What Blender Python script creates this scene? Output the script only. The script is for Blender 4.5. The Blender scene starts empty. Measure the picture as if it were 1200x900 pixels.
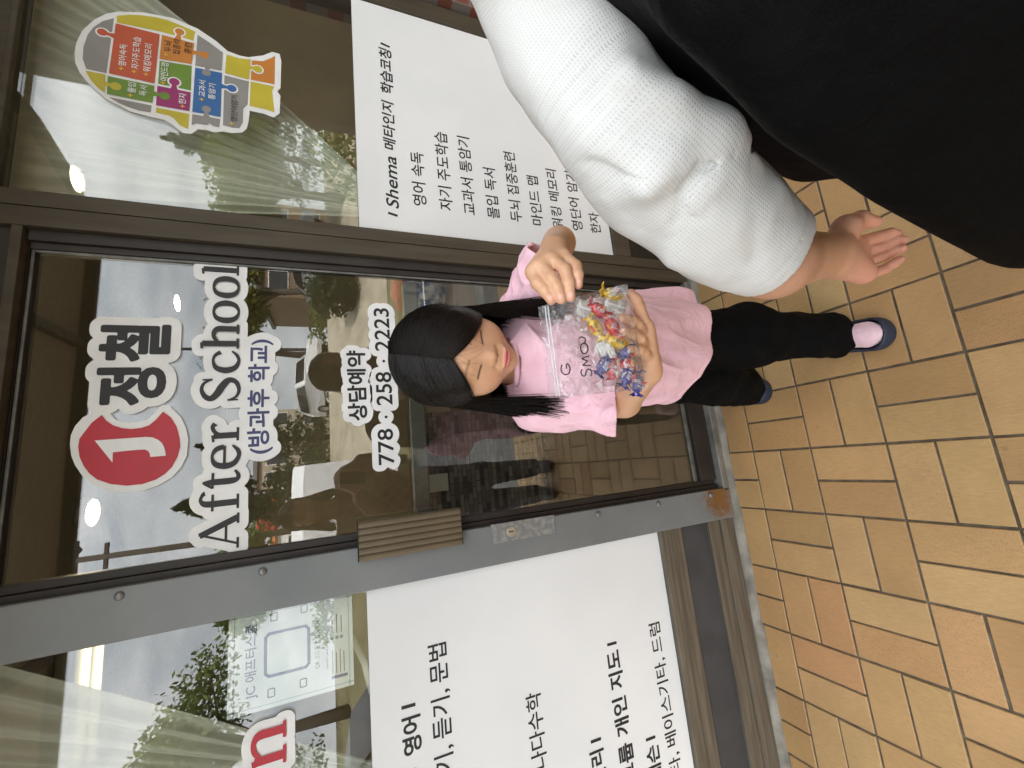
import bpy, bmesh, math, random
import numpy as np
from mathutils import Vector, Matrix

# ------------------------------------------------------------------ camera, sky, sun, exposure
scene = bpy.context.scene
COL = scene.collection
R_ = math.radians

cam_data = bpy.data.cameras.new("camera")
cam = bpy.data.objects.new("camera", cam_data)
COL.objects.link(cam)
CAM_AXES = np.array([[0.978464, 0.099943, -0.180608], [-0.204872, 0.363356, -0.908845], [-0.025208, 0.926274, 0.376007]])
CAM_POS = np.array([-0.14735, -1.1129, 1.39812])
# the phone was held upright and the picture is stored on its side: camera x = world down, camera y = world right
cam.matrix_world = Matrix((
    (-CAM_AXES[0][1], CAM_AXES[0][0], CAM_AXES[0][2], CAM_POS[0]),
    (-CAM_AXES[1][1], CAM_AXES[1][0], CAM_AXES[1][2], CAM_POS[1]),
    (-CAM_AXES[2][1], CAM_AXES[2][0], CAM_AXES[2][2], CAM_POS[2]),
    (0, 0, 0, 1)))
cam_data.sensor_fit = 'HORIZONTAL'
cam_data.sensor_width = 36.0
cam_data.lens = 36.0 * 480.341 / 1200.0
cam_data.clip_start = 0.01
cam_data.clip_end = 2000
scene.camera = cam

SUN_EL, SUN_AZ = R_(50), R_(20)       # the sun stands behind the building (+Y), a little to the right
world = bpy.data.worlds.new("World")
scene.world = world
world.use_nodes = True
wn, wl = world.node_tree.nodes, world.node_tree.links
wn.clear()
w_out = wn.new('ShaderNodeOutputWorld')
w_bg = wn.new('ShaderNodeBackground')
w_bg.inputs['Strength'].default_value = 0.10
w_sky = wn.new('ShaderNodeTexSky')
w_sky.sky_type = 'NISHITA'
w_sky.sun_disc = False
w_sky.sun_elevation = SUN_EL
w_sky.sun_rotation = SUN_AZ
w_sky.air_density = 1.2
w_sky.dust_density = 2.0
w_tc = wn.new('ShaderNodeTexCoord')
w_map = wn.new('ShaderNodeMapping')
w_map.inputs['Scale'].default_value = (1.6, 1.6, 4.2)
w_noise = wn.new('ShaderNodeTexNoise')
w_noise.inputs['Scale'].default_value = 2.1
w_noise.inputs['Detail'].default_value = 7
w_noise.inputs['Roughness'].default_value = 0.58
w_noise.inputs['Distortion'].default_value = 0.6
w_ramp = wn.new('ShaderNodeValToRGB')
w_ramp.color_ramp.elements[0].position = 0.15
w_ramp.color_ramp.elements[1].position = 0.45
w_noise2 = wn.new('ShaderNodeTexNoise')
w_noise2.inputs['Scale'].default_value = 4.0
w_noise2.inputs['Detail'].default_value = 6
w_ramp2 = wn.new('ShaderNodeValToRGB')
w_ramp2.color_ramp.elements[0].position = 0.3
w_ramp2.color_ramp.elements[0].color = (5.6, 6.0, 6.4, 1)
w_ramp2.color_ramp.elements[1].position = 0.7
w_ramp2.color_ramp.elements[1].color = (9.4, 9.6, 9.7, 1)
w_mix = wn.new('ShaderNodeMixRGB')
wl.new(w_tc.outputs['Generated'], w_map.inputs['Vector'])
wl.new(w_map.outputs['Vector'], w_noise.inputs['Vector'])
wl.new(w_map.outputs['Vector'], w_noise2.inputs['Vector'])
wl.new(w_noise.outputs['Fac'], w_ramp.inputs['Fac'])
wl.new(w_noise2.outputs['Fac'], w_ramp2.inputs['Fac'])
wl.new(w_ramp.outputs['Color'], w_mix.inputs['Fac'])
wl.new(w_sky.outputs['Color'], w_mix.inputs['Color1'])
wl.new(w_ramp2.outputs['Color'], w_mix.inputs['Color2'])
# overcast: the zenith is brighter than the rim of the sky
w_sep = wn.new('ShaderNodeSeparateXYZ')
w_gr = wn.new('ShaderNodeMapRange')
w_gr.inputs['From Min'].default_value = 0.25
w_gr.inputs['From Max'].default_value = 0.9
w_gr.inputs['To Min'].default_value = 1.0
w_gr.inputs['To Max'].default_value = 2.0
w_mul = wn.new('ShaderNodeMixRGB')
w_mul.blend_type = 'MULTIPLY'
w_mul.inputs['Fac'].default_value = 1.0
wl.new(w_tc.outputs['Generated'], w_sep.inputs[0])
wl.new(w_sep.outputs['Z'], w_gr.inputs['Value'])
wl.new(w_mix.outputs['Color'], w_mul.inputs['Color1'])
wl.new(w_gr.outputs['Result'], w_mul.inputs['Color2'])
wl.new(w_mul.outputs['Color'], w_bg.inputs['Color'])
wl.new(w_bg.outputs['Background'], w_out.inputs['Surface'])

sun_data = bpy.data.lights.new("sun", 'SUN')
sun_data.energy = 3.2
sun_data.angle = R_(0.5)
sun_data.color = (1.0, 0.95, 0.87)
sun = bpy.data.objects.new("sun", sun_data)
COL.objects.link(sun)
_sd = Vector((math.sin(SUN_AZ) * math.cos(SUN_EL), math.cos(SUN_AZ) * math.cos(SUN_EL), math.sin(SUN_EL)))
sun.rotation_euler = _sd.to_track_quat('Z', 'Y').to_euler()

vs = scene.view_settings
scene.display_settings.display_device = 'sRGB'
vs.view_transform = 'Standard'
vs.look = 'None'
vs.exposure = 1.7
vs.gamma = 1.0
vs.use_curve_mapping = False
scene.cycles.max_bounces = 10
scene.cycles.transparent_max_bounces = 24
scene.cycles.use_denoising = True
scene.cycles.caustics_reflective = False
scene.cycles.caustics_refractive = False

# ------------------------------------------------------------------ helpers
rng = random.Random(7)


def nrm(v):
    v = np.asarray(v, float)
    return v / np.linalg.norm(v)


def tag(o, label=None, cat=None, group=None, kind=None):
    if label: o['label'] = label
    if cat: o['category'] = cat
    if group: o['group'] = group
    if kind: o['kind'] = kind
    return o


def empty(name, loc, label=None, cat=None, group=None):
    o = bpy.data.objects.new(name, None)
    o.empty_display_size = 0.05
    o.location = loc
    COL.objects.link(o)
    return tag(o, label, cat, group)


def link_mesh(name, me, mats=None, parent=None, smooth=False):
    o = bpy.data.objects.new(name, me)
    COL.objects.link(o)
    for m in (mats if isinstance(mats, (list, tuple)) else [mats]):
        if m is not None: me.materials.append(m)
    if smooth:
        me.polygons.foreach_set('use_smooth', [True] * len(me.polygons))
    if parent is not None:
        o.parent = parent
        M = Matrix.Translation(parent.location) if parent.type == 'EMPTY' else Matrix.Identity(4)
        o.matrix_parent_inverse = M.inverted()
    return o


def np_mesh(name, V, F):
    """Mesh from arrays: V (n,3), F (m,k) all faces of one size, or a list of index lists."""
    me = bpy.data.meshes.new(name)
    if isinstance(F, np.ndarray):
        k = F.shape[1]
        me.vertices.add(len(V))
        me.vertices.foreach_set('co', np.ascontiguousarray(V, np.float32).ravel())
        me.loops.add(F.size)
        me.loops.foreach_set('vertex_index', np.ascontiguousarray(F, np.int32).ravel())
        me.polygons.add(len(F))
        me.polygons.foreach_set('loop_start', np.arange(0, F.size, k, dtype=np.int32))
        me.polygons.foreach_set('loop_total', np.full(len(F), k, np.int32))
        me.update(calc_edges=True)
    else:
        me.from_pydata([tuple(map(float, v)) for v in V], [], [list(map(int, f)) for f in F])
        me.update()
    return me


def set_attr(me, name, arr):
    arr = np.asarray(arr, np.float32)
    if arr.ndim == 1:
        a = me.attributes.new(name, 'FLOAT', 'POINT')
        a.data.foreach_set('value', arr)
    else:
        if arr.shape[1] == 3: arr = np.concatenate([arr, np.ones((len(arr), 1), np.float32)], 1)
        a = me.attributes.new(name, 'FLOAT_COLOR', 'POINT')
        a.data.foreach_set('color', np.ascontiguousarray(arr).ravel())


class MB:
    """Collects boxes, tubes and sheets in world coordinates, then links them as ONE mesh object."""
    def __init__(s): s.V, s.F = [], []

    def add(s, V, F):
        n = len(s.V)
        s.V.extend([tuple(map(float, v)) for v in V])
        s.F.extend([[i + n for i in f] for f in F])
        return s

    def box(s, x0, x1, y0, y1, z0, z1, bev=0.0, M=None):
        bm = bmesh.new()
        bmesh.ops.create_cube(bm, size=1.0)
        for v in bm.verts:
            v.co = Vector(((x0 + x1) / 2 + v.co.x * (x1 - x0), (y0 + y1) / 2 + v.co.y * (y1 - y0), (z0 + z1) / 2 + v.co.z * (z1 - z0)))
        if bev > 0:
            bmesh.ops.bevel(bm, geom=list(bm.edges), offset=bev, segments=2, profile=0.5, affect='EDGES')
        if M is not None: bm.transform(M)
        bm.verts.index_update()
        s.add([v.co[:] for v in bm.verts], [[v.index for v in f.verts] for f in bm.faces])
        bm.free()
        return s

    def tube(s, pts, r, seg=8, cap=True):
        pts = [np.asarray(p, float) for p in pts]
        n = len(pts)
        rr = r if hasattr(r, '__len__') else [r] * n
        V, F = [], []
        up = np.array([0, 0, 1.0])
        prev = None
        for i, p in enumerate(pts):
            t = nrm(pts[min(i + 1, n - 1)] - pts[max(i - 1, 0)])
            a = prev if prev is not None else (up if abs(t @ up) < .9 else np.array([1.0, 0, 0]))
            a = nrm(a - t * (a @ t))
            prev = a
            b = np.cross(t, a)
            for k in range(seg):
                th = 2 * math.pi * k / seg
                V.append(p + (a * math.cos(th) + b * math.sin(th)) * rr[i])
        for i in range(n - 1):
            for k in range(seg):
                k2 = (k + 1) % seg
                F.append([i * seg + k, i * seg + k2, (i + 1) * seg + k2, (i + 1) * seg + k])
        if cap:
            F.append(list(range(seg))[::-1])
            F.append([(n - 1) * seg + k for k in range(seg)])
        return s.add(V, F)

    def lathe(s, c, prof, seg=24, axis='z'):
        """prof: (radius, height) pairs; ends are capped."""
        V, F = [], []
        for r, h in prof:
            for k in range(seg):
                th = 2 * math.pi * k / seg
                x, y = r * math.cos(th), r * math.sin(th)
                V.append({'z': (c[0] + x, c[1] + y, c[2] + h), 'y': (c[0] + x, c[1] - h, c[2] + y), 'x': (c[0] + h, c[1] + x, c[2] + y)}[axis])
        n = len(prof)
        for i in range(n - 1):
            for k in range(seg):
                k2 = (k + 1) % seg
                F.append([i * seg + k, i * seg + k2, (i + 1) * seg + k2, (i + 1) * seg + k])
        F.append(list(range(seg))[::-1])
        F.append([(n - 1) * seg + k for k in range(seg)])
        return s.add(V, F)

    def prism(s, poly, y0, y1):
        """poly: (x,z) outline, extruded from y0 (front) to y1 (back); tessellated, so it may be concave."""
        from mathutils.geometry import tessellate_polygon
        n = len(poly)
        V = [(x, y0, z) for x, z in poly] + [(x, y1, z) for x, z in poly]
        tris = tessellate_polygon([[Vector((x, 0, z)) for x, z in poly]])
        F = []
        for t in tris:
            F.append(list(t)); F.append([i + n for i in t][::-1])
        for i in range(n):
            j = (i + 1) % n
            F.append([i, j, j + n, i + n])
        return s.add(V, F)

    def build(s, name, m, parent=None, smooth=False, recalc=True):
        me = np_mesh(name, s.V, s.F)
        if recalc:
            bm = bmesh.new(); bm.from_mesh(me)
            bmesh.ops.recalc_face_normals(bm, faces=bm.faces)
            bm.to_mesh(me); bm.free()
        return link_mesh(name, me, m, parent, smooth)


# ------------------------------------------------------------------ materials
def new_mat(name):
    m = bpy.data.materials.new(name)
    m.use_nodes = True
    nt = m.node_tree
    return m, nt, nt.nodes['Principled BSDF']


def N(nt, t, **kw):
    n = nt.nodes.new(t)
    for k, v in kw.items():
        if k in n.inputs: n.inputs[k].default_value = v
        else: setattr(n, k, v)
    return n


def noise_mat(name, c1, c2, scale=8.0, rough=0.6, metal=0.0, bump=0.0, bscale=60.0, spec=0.5, lo=0.35, hi=0.65, detail=5, stretch=None, attr=None, coat=0.0):
    """Principled surface whose own colour wanders between c1 and c2, with a fine bump."""
    m, nt, p = new_mat(name)
    L = nt.links
    tc = N(nt, 'ShaderNodeTexCoord')
    mp = N(nt, 'ShaderNodeMapping')
    if stretch: mp.inputs['Scale'].default_value = stretch
    L.new(tc.outputs['Object'], mp.inputs['Vector'])
    nz = N(nt, 'ShaderNodeTexNoise', Scale=scale, Detail=detail)
    L.new(mp.outputs['Vector'], nz.inputs['Vector'])
    rp = N(nt, 'ShaderNodeValToRGB')
    rp.color_ramp.elements[0].position = lo; rp.color_ramp.elements[0].color = (*c1, 1)
    rp.color_ramp.elements[1].position = hi; rp.color_ramp.elements[1].color = (*c2, 1)
    L.new(nz.outputs['Fac'], rp.inputs['Fac'])
    L.new(rp.outputs['Color'], p.inputs['Base Color'])
    p.inputs['Roughness'].default_value = rough
    p.inputs['Metallic'].default_value = metal
    p.inputs['Specular IOR Level'].default_value = spec
    if coat: p.inputs['Coat Weight'].default_value = coat
    if bump:
        nb = N(nt, 'ShaderNodeTexNoise', Scale=bscale, Detail=4)
        L.new(mp.outputs['Vector'], nb.inputs['Vector'])
        bp = N(nt, 'ShaderNodeBump', Strength=bump, Distance=0.002)
        L.new(nb.outputs['Fac'], bp.inputs['Height'])
        L.new(bp.outputs['Normal'], p.inputs['Normal'])
    return m


def plain(name, c, rough=0.5, metal=0.0, spec=0.5):
    return noise_mat(name, tuple(x * 0.94 for x in c), tuple(min(1, x * 1.05) for x in c), 14, rough, metal, 0.08, 120, spec)


def glass_mat(name, base=0.13, tint=(0.9, 0.93, 0.9)):
    m, nt, p = new_mat(name)
    nt.nodes.remove(p)
    L = nt.links
    out = nt.nodes['Material Output']
    lw = N(nt, 'ShaderNodeLayerWeight', Blend=0.5)
    pw = N(nt, 'ShaderNodeMath', operation='POWER'); pw.inputs[1].default_value = 4.0
    L.new(lw.outputs['Facing'], pw.inputs[0])
    ma = N(nt, 'ShaderNodeMath', operation='MULTIPLY_ADD')
    ma.inputs[1].default_value = 0.75; ma.inputs[2].default_value = base
    L.new(pw.outputs[0], ma.inputs[0])
    tr = N(nt, 'ShaderNodeBsdfTransparent'); tr.inputs['Color'].default_value = (*tint, 1)
    gl = N(nt, 'ShaderNodeBsdfGlossy'); gl.inputs['Roughness'].default_value = 0.0
    tc = N(nt, 'ShaderNodeTexCoord')
    nz = N(nt, 'ShaderNodeTexNoise', Scale=1.3, Detail=1)
    bp = N(nt, 'ShaderNodeBump', Strength=0.12, Distance=0.012)
    L.new(tc.outputs['Object'], nz.inputs['Vector'])
    L.new(nz.outputs['Fac'], bp.inputs['Height'])
    L.new(bp.outputs['Normal'], gl.inputs['Normal'])
    mx = N(nt, 'ShaderNodeMixShader')
    L.new(ma.outputs[0], mx.inputs['Fac'])
    L.new(tr.outputs[0], mx.inputs[1]); L.new(gl.outputs[0], mx.inputs[2])
    L.new(mx.outputs[0], out.inputs['Surface'])
    return m


def emit_mat(name, c, s):
    m, nt, p = new_mat(name)
    p.inputs['Base Color'].default_value = (*c, 1)
    p.inputs['Emission Color'].default_value = (*c, 1)
    p.inputs['Emission Strength'].default_value = s
    return m


# ------------------------------------------------------------------ value noise, SDF modelling
def vnoise(P, seed=0):
    """smooth value noise in [-1,1]; P (...,3)"""
    I = np.floor(P).astype(np.int64)
    f = (P - I).astype(np.float32)
    f = f * f * (3 - 2 * f)
    def h(ix, iy, iz):
        n = (ix * 374761393 + iy * 668265263 + iz * 2147483647 + seed * 1274126177) & 0xffffffff
        n = ((n ^ (n >> 13)) * 1274126177) & 0xffffffff
        return ((n ^ (n >> 16)) & 0xffff).astype(np.float32) / 32767.5 - 1
    x, y, z = I[..., 0], I[..., 1], I[..., 2]
    fx, fy, fz = f[..., 0], f[..., 1], f[..., 2]
    l = lambda a, b, t: a + (b - a) * t
    return l(l(l(h(x, y, z), h(x + 1, y, z), fx), l(h(x, y + 1, z), h(x + 1, y + 1, z), fx), fy),
             l(l(h(x, y, z + 1), h(x + 1, y, z + 1), fx), l(h(x, y + 1, z + 1), h(x + 1, y + 1, z + 1), fx), fy), fz)


def cone(a, b, r1, r2, k=0.01, sub=False): return ('c', np.array(a, float), np.array(b, float), r1, r2, k, sub)


def ball(a, r, k=0.01, sub=False): return ('c', np.array(a, float), np.array(a, float) + 1e-5, r, r, k, sub)


def ell(c, r, k=0.01, rot=None, sub=False): return ('e', np.array(c, float), np.array(r, float), np.eye(3) if rot is None else np.array(rot, float), None, k, sub)


def chain(pts, rad, k=0.006): return [cone(pts[i], pts[i + 1], rad[i], rad[i + 1], k) for i in range(len(pts) - 1)]


def pdist(pr, P):
    if pr[0] == 'c':
        _, a, b, r1, r2, k, sub = pr
        ba = (b - a).astype(np.float32)
        pa = P - a.astype(np.float32)
        h = np.clip((pa @ ba) / max(1e-12, float(ba @ ba)), 0, 1)
        return np.linalg.norm(pa - h[..., None] * ba, axis=-1) - (r1 + h * (r2 - r1))
    _, c, r, rot, _, k, sub = pr
    q = (P - c.astype(np.float32)) @ rot.T.astype(np.float32)      # rot rows = local axes
    k0 = np.linalg.norm(q / r.astype(np.float32), axis=-1)
    k1 = np.linalg.norm(q / (r * r).astype(np.float32), axis=-1)
    return np.where(k1 < 1e-6, -r.min(), k0 * (k0 - 1) / np.maximum(k1, 1e-6))


def sdf_eval(prims, P, select=None):
    D = np.full(P.shape[:-1], 1e3, np.float32)
    for i, pr in enumerate(prims):
        idx = slice(None) if select is None else select[i]
        if select is not None and len(idx) == 0: continue
        d = pdist(pr, P[idx])
        k = pr[5]
        cur = D[idx]
        if pr[6]:
            h = np.maximum(k - np.abs(cur + d), 0) / k
            D[idx] = np.maximum(cur, -d) + h * h * k * .25
        else:
            h = np.maximum(k - np.abs(cur - d), 0) / k
            D[idx] = np.minimum(cur, d) - h * h * k * .25
    return D


def pbounds(pr):
    if pr[0] == 'c':
        m = max(pr[3], pr[4])
        return np.minimum(pr[1], pr[2]) - m, np.maximum(pr[1], pr[2]) + m
    m = pr[2].max()
    return pr[1] - m, pr[1] + m


def sdf_mesh(prims, vox, post=None, margin=0.0):
    """Surface nets over a block-sparse grid: returns verts (n,3), quads (m,4) of ONE closed surface."""
    NB = 8
    bs = NB * vox
    pos = [p for p in prims if not p[6]]
    lo = np.min([pbounds(p)[0] for p in pos], 0) - 2 * vox - margin - 0.01
    hi = np.max([pbounds(p)[1] for p in pos], 0) + 2 * vox + margin + 0.01
    nb = np.ceil((hi - lo) / bs).astype(int) + 1
    g = np.stack(np.meshgrid(*[np.arange(n) for n in nb], indexing='ij'), -1).reshape(-1, 3)
    cen = (lo + (g + .5) * bs).astype(np.float32)
    rad = bs * 0.5 * 1.7321
    kmax = max(p[5] for p in prims)
    dp = [pdist(p, cen) for p in prims]
    d0 = sdf_eval(prims, cen)
    if post is not None: d1 = post(cen, d0)
    act = np.abs(d0) < rad * 1.4 + margin + 0.006
    if post is not None: act |= np.abs(d1) < rad * 1.4 + margin + 0.006
    ids = np.nonzero(act)[0]
    g = g[ids]
    Vs, Ids, Fs = [], [], []
    tot = nb * NB + 3
    c9 = np.stack(np.meshgrid(*[np.arange(NB + 1)] * 3, indexing='ij'), -1)
    CH = 600
    edges = [((0, 0, 0), a) for a in range(3)]
    for s in range(0, len(ids), CH):
        gi = g[s:s + CH]; ii = ids[s:s + CH]
        G = gi[:, None, None, None, :] * NB + c9[None]
        P = (lo + G * vox).astype(np.float32)
        sel = []
        for p, d in zip(prims, dp):
            sel.append(np.nonzero(d[ii] < 2.2 * rad + kmax + np.maximum(d0[ii], 0))[0])
        D = sdf_eval(prims, P, sel)
        if post is not None: D = post(P, D)
        S = D < 0
        cnt = np.zeros(D.shape[:1] + (NB,) * 3, np.int8)
        corners = [(a, b, c) for a in (0, 1) for b in (0, 1) for c in (0, 1)]
        for a, b, c in corners: cnt += S[:, a:NB + a, b:NB + b, c:NB + c]
        bi, ci, cj, ck = np.nonzero((cnt > 0) & (cnt < 8))
        if len(bi) == 0: continue
        acc = np.zeros((len(bi), 3)); num = np.zeros(len(bi))
        for ax in range(3):
            for u in (0, 1):
                for v in (0, 1):
                    o = [0, 0, 0]; o[(ax + 1) % 3] = u; o[(ax + 2) % 3] = v
                    e = list(o); e[ax] = 1
                    da = D[bi, ci + o[0], cj + o[1], ck + o[2]]; db = D[bi, ci + e[0], cj + e[1], ck + e[2]]
                    cr = (da < 0) != (db < 0)
                    t = np.where(cr, da / np.where(cr, da - db, 1), 0)
                    pos_ = np.array(o, float)[None].repeat(len(bi), 0)
                    pos_[:, ax] += t
                    acc += pos_ * cr[:, None]; num += cr
        base = gi[bi] * NB + np.stack([ci, cj, ck], -1)
        Vs.append(lo + (base + acc / num[:, None]) * vox)
        Ids.append((base[:, 0] * tot[1] + base[:, 1]) * tot[2] + base[:, 2])
        for ax in range(3):
            e = [0, 0, 0]; e[ax] = 1
            S0 = S[:, :NB, :NB, :NB]
            S1 = S[:, e[0]:NB + e[0], e[1]:NB + e[1], e[2]:NB + e[2]]
            bi, ci, cj, ck = np.nonzero(S0 != S1)
            if len(bi) == 0: continue
            b0 = gi[bi] * NB + np.stack([ci, cj, ck], -1)
            a1, a2 = (ax + 1) % 3, (ax + 2) % 3
            q = []
            for u, v in ((0, 0), (1, 0), (1, 1), (0, 1)):
                c_ = b0.copy(); c_[:, a1] -= u; c_[:, a2] -= v
                q.append((c_[:, 0] * tot[1] + c_[:, 1]) * tot[2] + c_[:, 2])
            q = np.stack(q, -1)
            fl = ~S0[bi, ci, cj, ck]
            q[fl] = q[fl][:, ::-1]
            Fs.append(q)
    V = np.concatenate(Vs); I = np.concatenate(Ids); F = np.concatenate(Fs)
    o = np.argsort(I); Is = I[o]
    k = np.clip(np.searchsorted(Is, F), 0, len(Is) - 1)
    ok = (Is[k] == F).all(1)
    F = o[k][ok]
    return V, F


def dents(segs):
    """soft grooves (depth>0) or ridges (depth<0) pressed into a surface along line segments: (a, b, depth, width)"""
    S = [(np.array(a, np.float32), np.array(b, np.float32), d, w) for a, b, d, w in segs]
    lo = np.min([np.minimum(a, b) - 3 * w for a, b, d, w in S], 0); hi = np.max([np.maximum(a, b) + 3 * w for a, b, d, w in S], 0)
    def post(P, d):
        k = ((P > lo) & (P < hi)).all(-1)
        if not k.any(): return d
        Q = P[k]; add = np.zeros(len(Q), np.float32)
        for a, b, dep, w in S:
            ba = b - a
            h = np.clip(((Q - a) @ ba) / max(1e-12, float(ba @ ba)), 0, 1)
            r2 = ((Q - a - h[:, None] * ba) ** 2).sum(-1)
            g = dep * np.exp(-r2 / (w * w))
            add = np.where(np.abs(g) > np.abs(add), g, add)
        d = d.copy(); d[k] += add
        return d
    return post


def sdf_object(name, prims, vox, mats, parent=None, post=None, margin=0.0, color=None, attrs=None, relax=1):
    V, F = sdf_mesh(prims, vox, post, margin)
    for _ in range(relax):                     # a light Laplacian pass takes the grid's facets out
        A = np.zeros_like(V); n = np.zeros(len(V))
        for a, b in ((0, 1), (1, 2), (2, 3), (3, 0)):
            np.add.at(A, F[:, a], V[F[:, b]]); np.add.at(A, F[:, b], V[F[:, a]])
            np.add.at(n, F[:, a], 1); np.add.at(n, F[:, b], 1)
        V = V * .5 + .5 * A / np.maximum(n, 1)[:, None]
    me = np_mesh(name, V, F)
    if color is not None: set_attr(me, 'col', color(V))
    for k, fn in (attrs or {}).items(): set_attr(me, k, fn(V))
    return link_mesh(name, me, mats, parent, True)


def attr_mat(name, rough=0.5, sss=0.0, spec=0.5, bump=0.0, bscale=400.0, tintvar=0.06, sheen=0.0):
    """Principled surface that takes its own colour from the point attribute 'col'."""
    m, nt, p = new_mat(name)
    L = nt.links
    at = N(nt, 'ShaderNodeAttribute', attribute_name='col')
    tc = N(nt, 'ShaderNodeTexCoord')
    nz = N(nt, 'ShaderNodeTexNoise', Scale=75.0, Detail=7, Roughness=.65)
    L.new(tc.outputs['Object'], nz.inputs['Vector'])
    hs = N(nt, 'ShaderNodeHueSaturation')
    mr = N(nt, 'ShaderNodeMapRange'); mr.inputs['To Min'].default_value = 1 - tintvar; mr.inputs['To Max'].default_value = 1 + tintvar
    L.new(nz.outputs['Fac'], mr.inputs['Value'])
    L.new(mr.outputs['Result'], hs.inputs['Value'])
    L.new(at.outputs['Color'], hs.inputs['Color'])
    L.new(hs.outputs['Color'], p.inputs['Base Color'])
    p.inputs['Roughness'].default_value = rough
    p.inputs['Specular IOR Level'].default_value = spec
    if sss:
        p.inputs['Subsurface Weight'].default_value = sss
        p.inputs['Subsurface Radius'].default_value = (0.008, 0.003, 0.0015)
        p.inputs['Subsurface Scale'].default_value = 1.0
    if sheen: p.inputs['Sheen Weight'].default_value = sheen
    if bump:
        nb = N(nt, 'ShaderNodeTexNoise', Scale=bscale, Detail=3)
        L.new(tc.outputs['Object'], nb.inputs['Vector'])
        bp = N(nt, 'ShaderNodeBump', Strength=bump, Distance=0.001)
        L.new(nb.outputs['Fac'], bp.inputs['Height'])
        L.new(bp.outputs['Normal'], p.inputs['Normal'])
    return m
# ------------------------------------------------------------------ materials of the place
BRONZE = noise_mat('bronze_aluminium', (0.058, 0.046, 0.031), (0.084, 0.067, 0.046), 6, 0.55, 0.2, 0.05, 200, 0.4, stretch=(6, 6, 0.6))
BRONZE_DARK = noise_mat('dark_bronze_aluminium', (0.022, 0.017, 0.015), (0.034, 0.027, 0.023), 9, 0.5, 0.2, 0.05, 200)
GASKET = plain('black_rubber', (0.012, 0.012, 0.012), 0.7)
PANEL_GREY = noise_mat('charcoal_panel', (0.038, 0.038, 0.042), (0.05, 0.05, 0.054), 12, 0.6, 0, 0.1, 300)
GRANITE = noise_mat('black_granite', (0.006, 0.006, 0.006), (0.05, 0.05, 0.05), 260, 0.22, 0, 0.0, 10, 0.5, 0.58, 0.75, 2)
GLASS = glass_mat('window_glass', 0.115, (.965, .975, .96))
BRICKRED = None
SOFFIT = noise_mat('stained_soffit_boards', (0.44, 0.385, 0.295), (0.56, 0.50, 0.39), 5, 0.7, 0, 0.2, 50, stretch=(0.6, 9, 1))
STUCCO = noise_mat('beige_render', (0.42, 0.36, 0.27), (0.5, 0.43, 0.33), 3, 0.9, 0, 0.4, 60)
WHITE_PAINT = plain('white_paint', (0.78, 0.78, 0.76), 0.45)
ALU = noise_mat('bare_aluminium', (0.5, 0.5, 0.5), (0.62, 0.62, 0.6), 20, 0.35, 0.9, 0.05, 200)


def brick_mat(name, c1, c2, mortar, scale=1.0, w=0.2, h=0.065, rot=(R_(90), 0, 0)):
    m, nt, p = new_mat(name)
    L = nt.links
    tc = N(nt, 'ShaderNodeTexCoord')
    mp = N(nt, 'ShaderNodeMapping'); mp.inputs['Rotation'].default_value = rot
    L.new(tc.outputs['Object'], mp.inputs['Vector'])
    br = N(nt, 'ShaderNodeTexBrick', Scale=scale)
    br.inputs['Color1'].default_value = (*c1, 1); br.inputs['Color2'].default_value = (*c2, 1); br.inputs['Mortar'].default_value = (*mortar, 1)
    br.inputs['Brick Width'].default_value = w; br.inputs['Row Height'].default_value = h
    br.inputs['Mortar Size'].default_value = h * 0.09
    L.new(mp.outputs['Vector'], br.inputs['Vector'])
    L.new(br.outputs['Color'], p.inputs['Base Color'])
    bp = N(nt, 'ShaderNodeBump', Strength=0.6, Distance=0.004); bp.invert = True
    L.new(br.outputs['Fac'], bp.inputs['Height']); L.new(bp.outputs['Normal'], p.inputs['Normal'])
    p.inputs['Roughness'].default_value = 0.85
    return m


BRICKRED = brick_mat('red_brick', (0.19, 0.055, 0.035), (0.13, 0.045, 0.03), (0.16, 0.14, 0.12))
MOSAIC = brick_mat('stone_mosaic', (0.30, 0.25, 0.20), (0.05, 0.04, 0.034), (0.10, 0.085, 0.07), 1.0, 0.075, 0.03)

# ------------------------------------------------------------------ ground: tiles, kerb, road, terrain
BL = 0.2075            # one basket-weave block: two tiles side by side
YW = 0.104             # where the tiling meets the shop front


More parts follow.
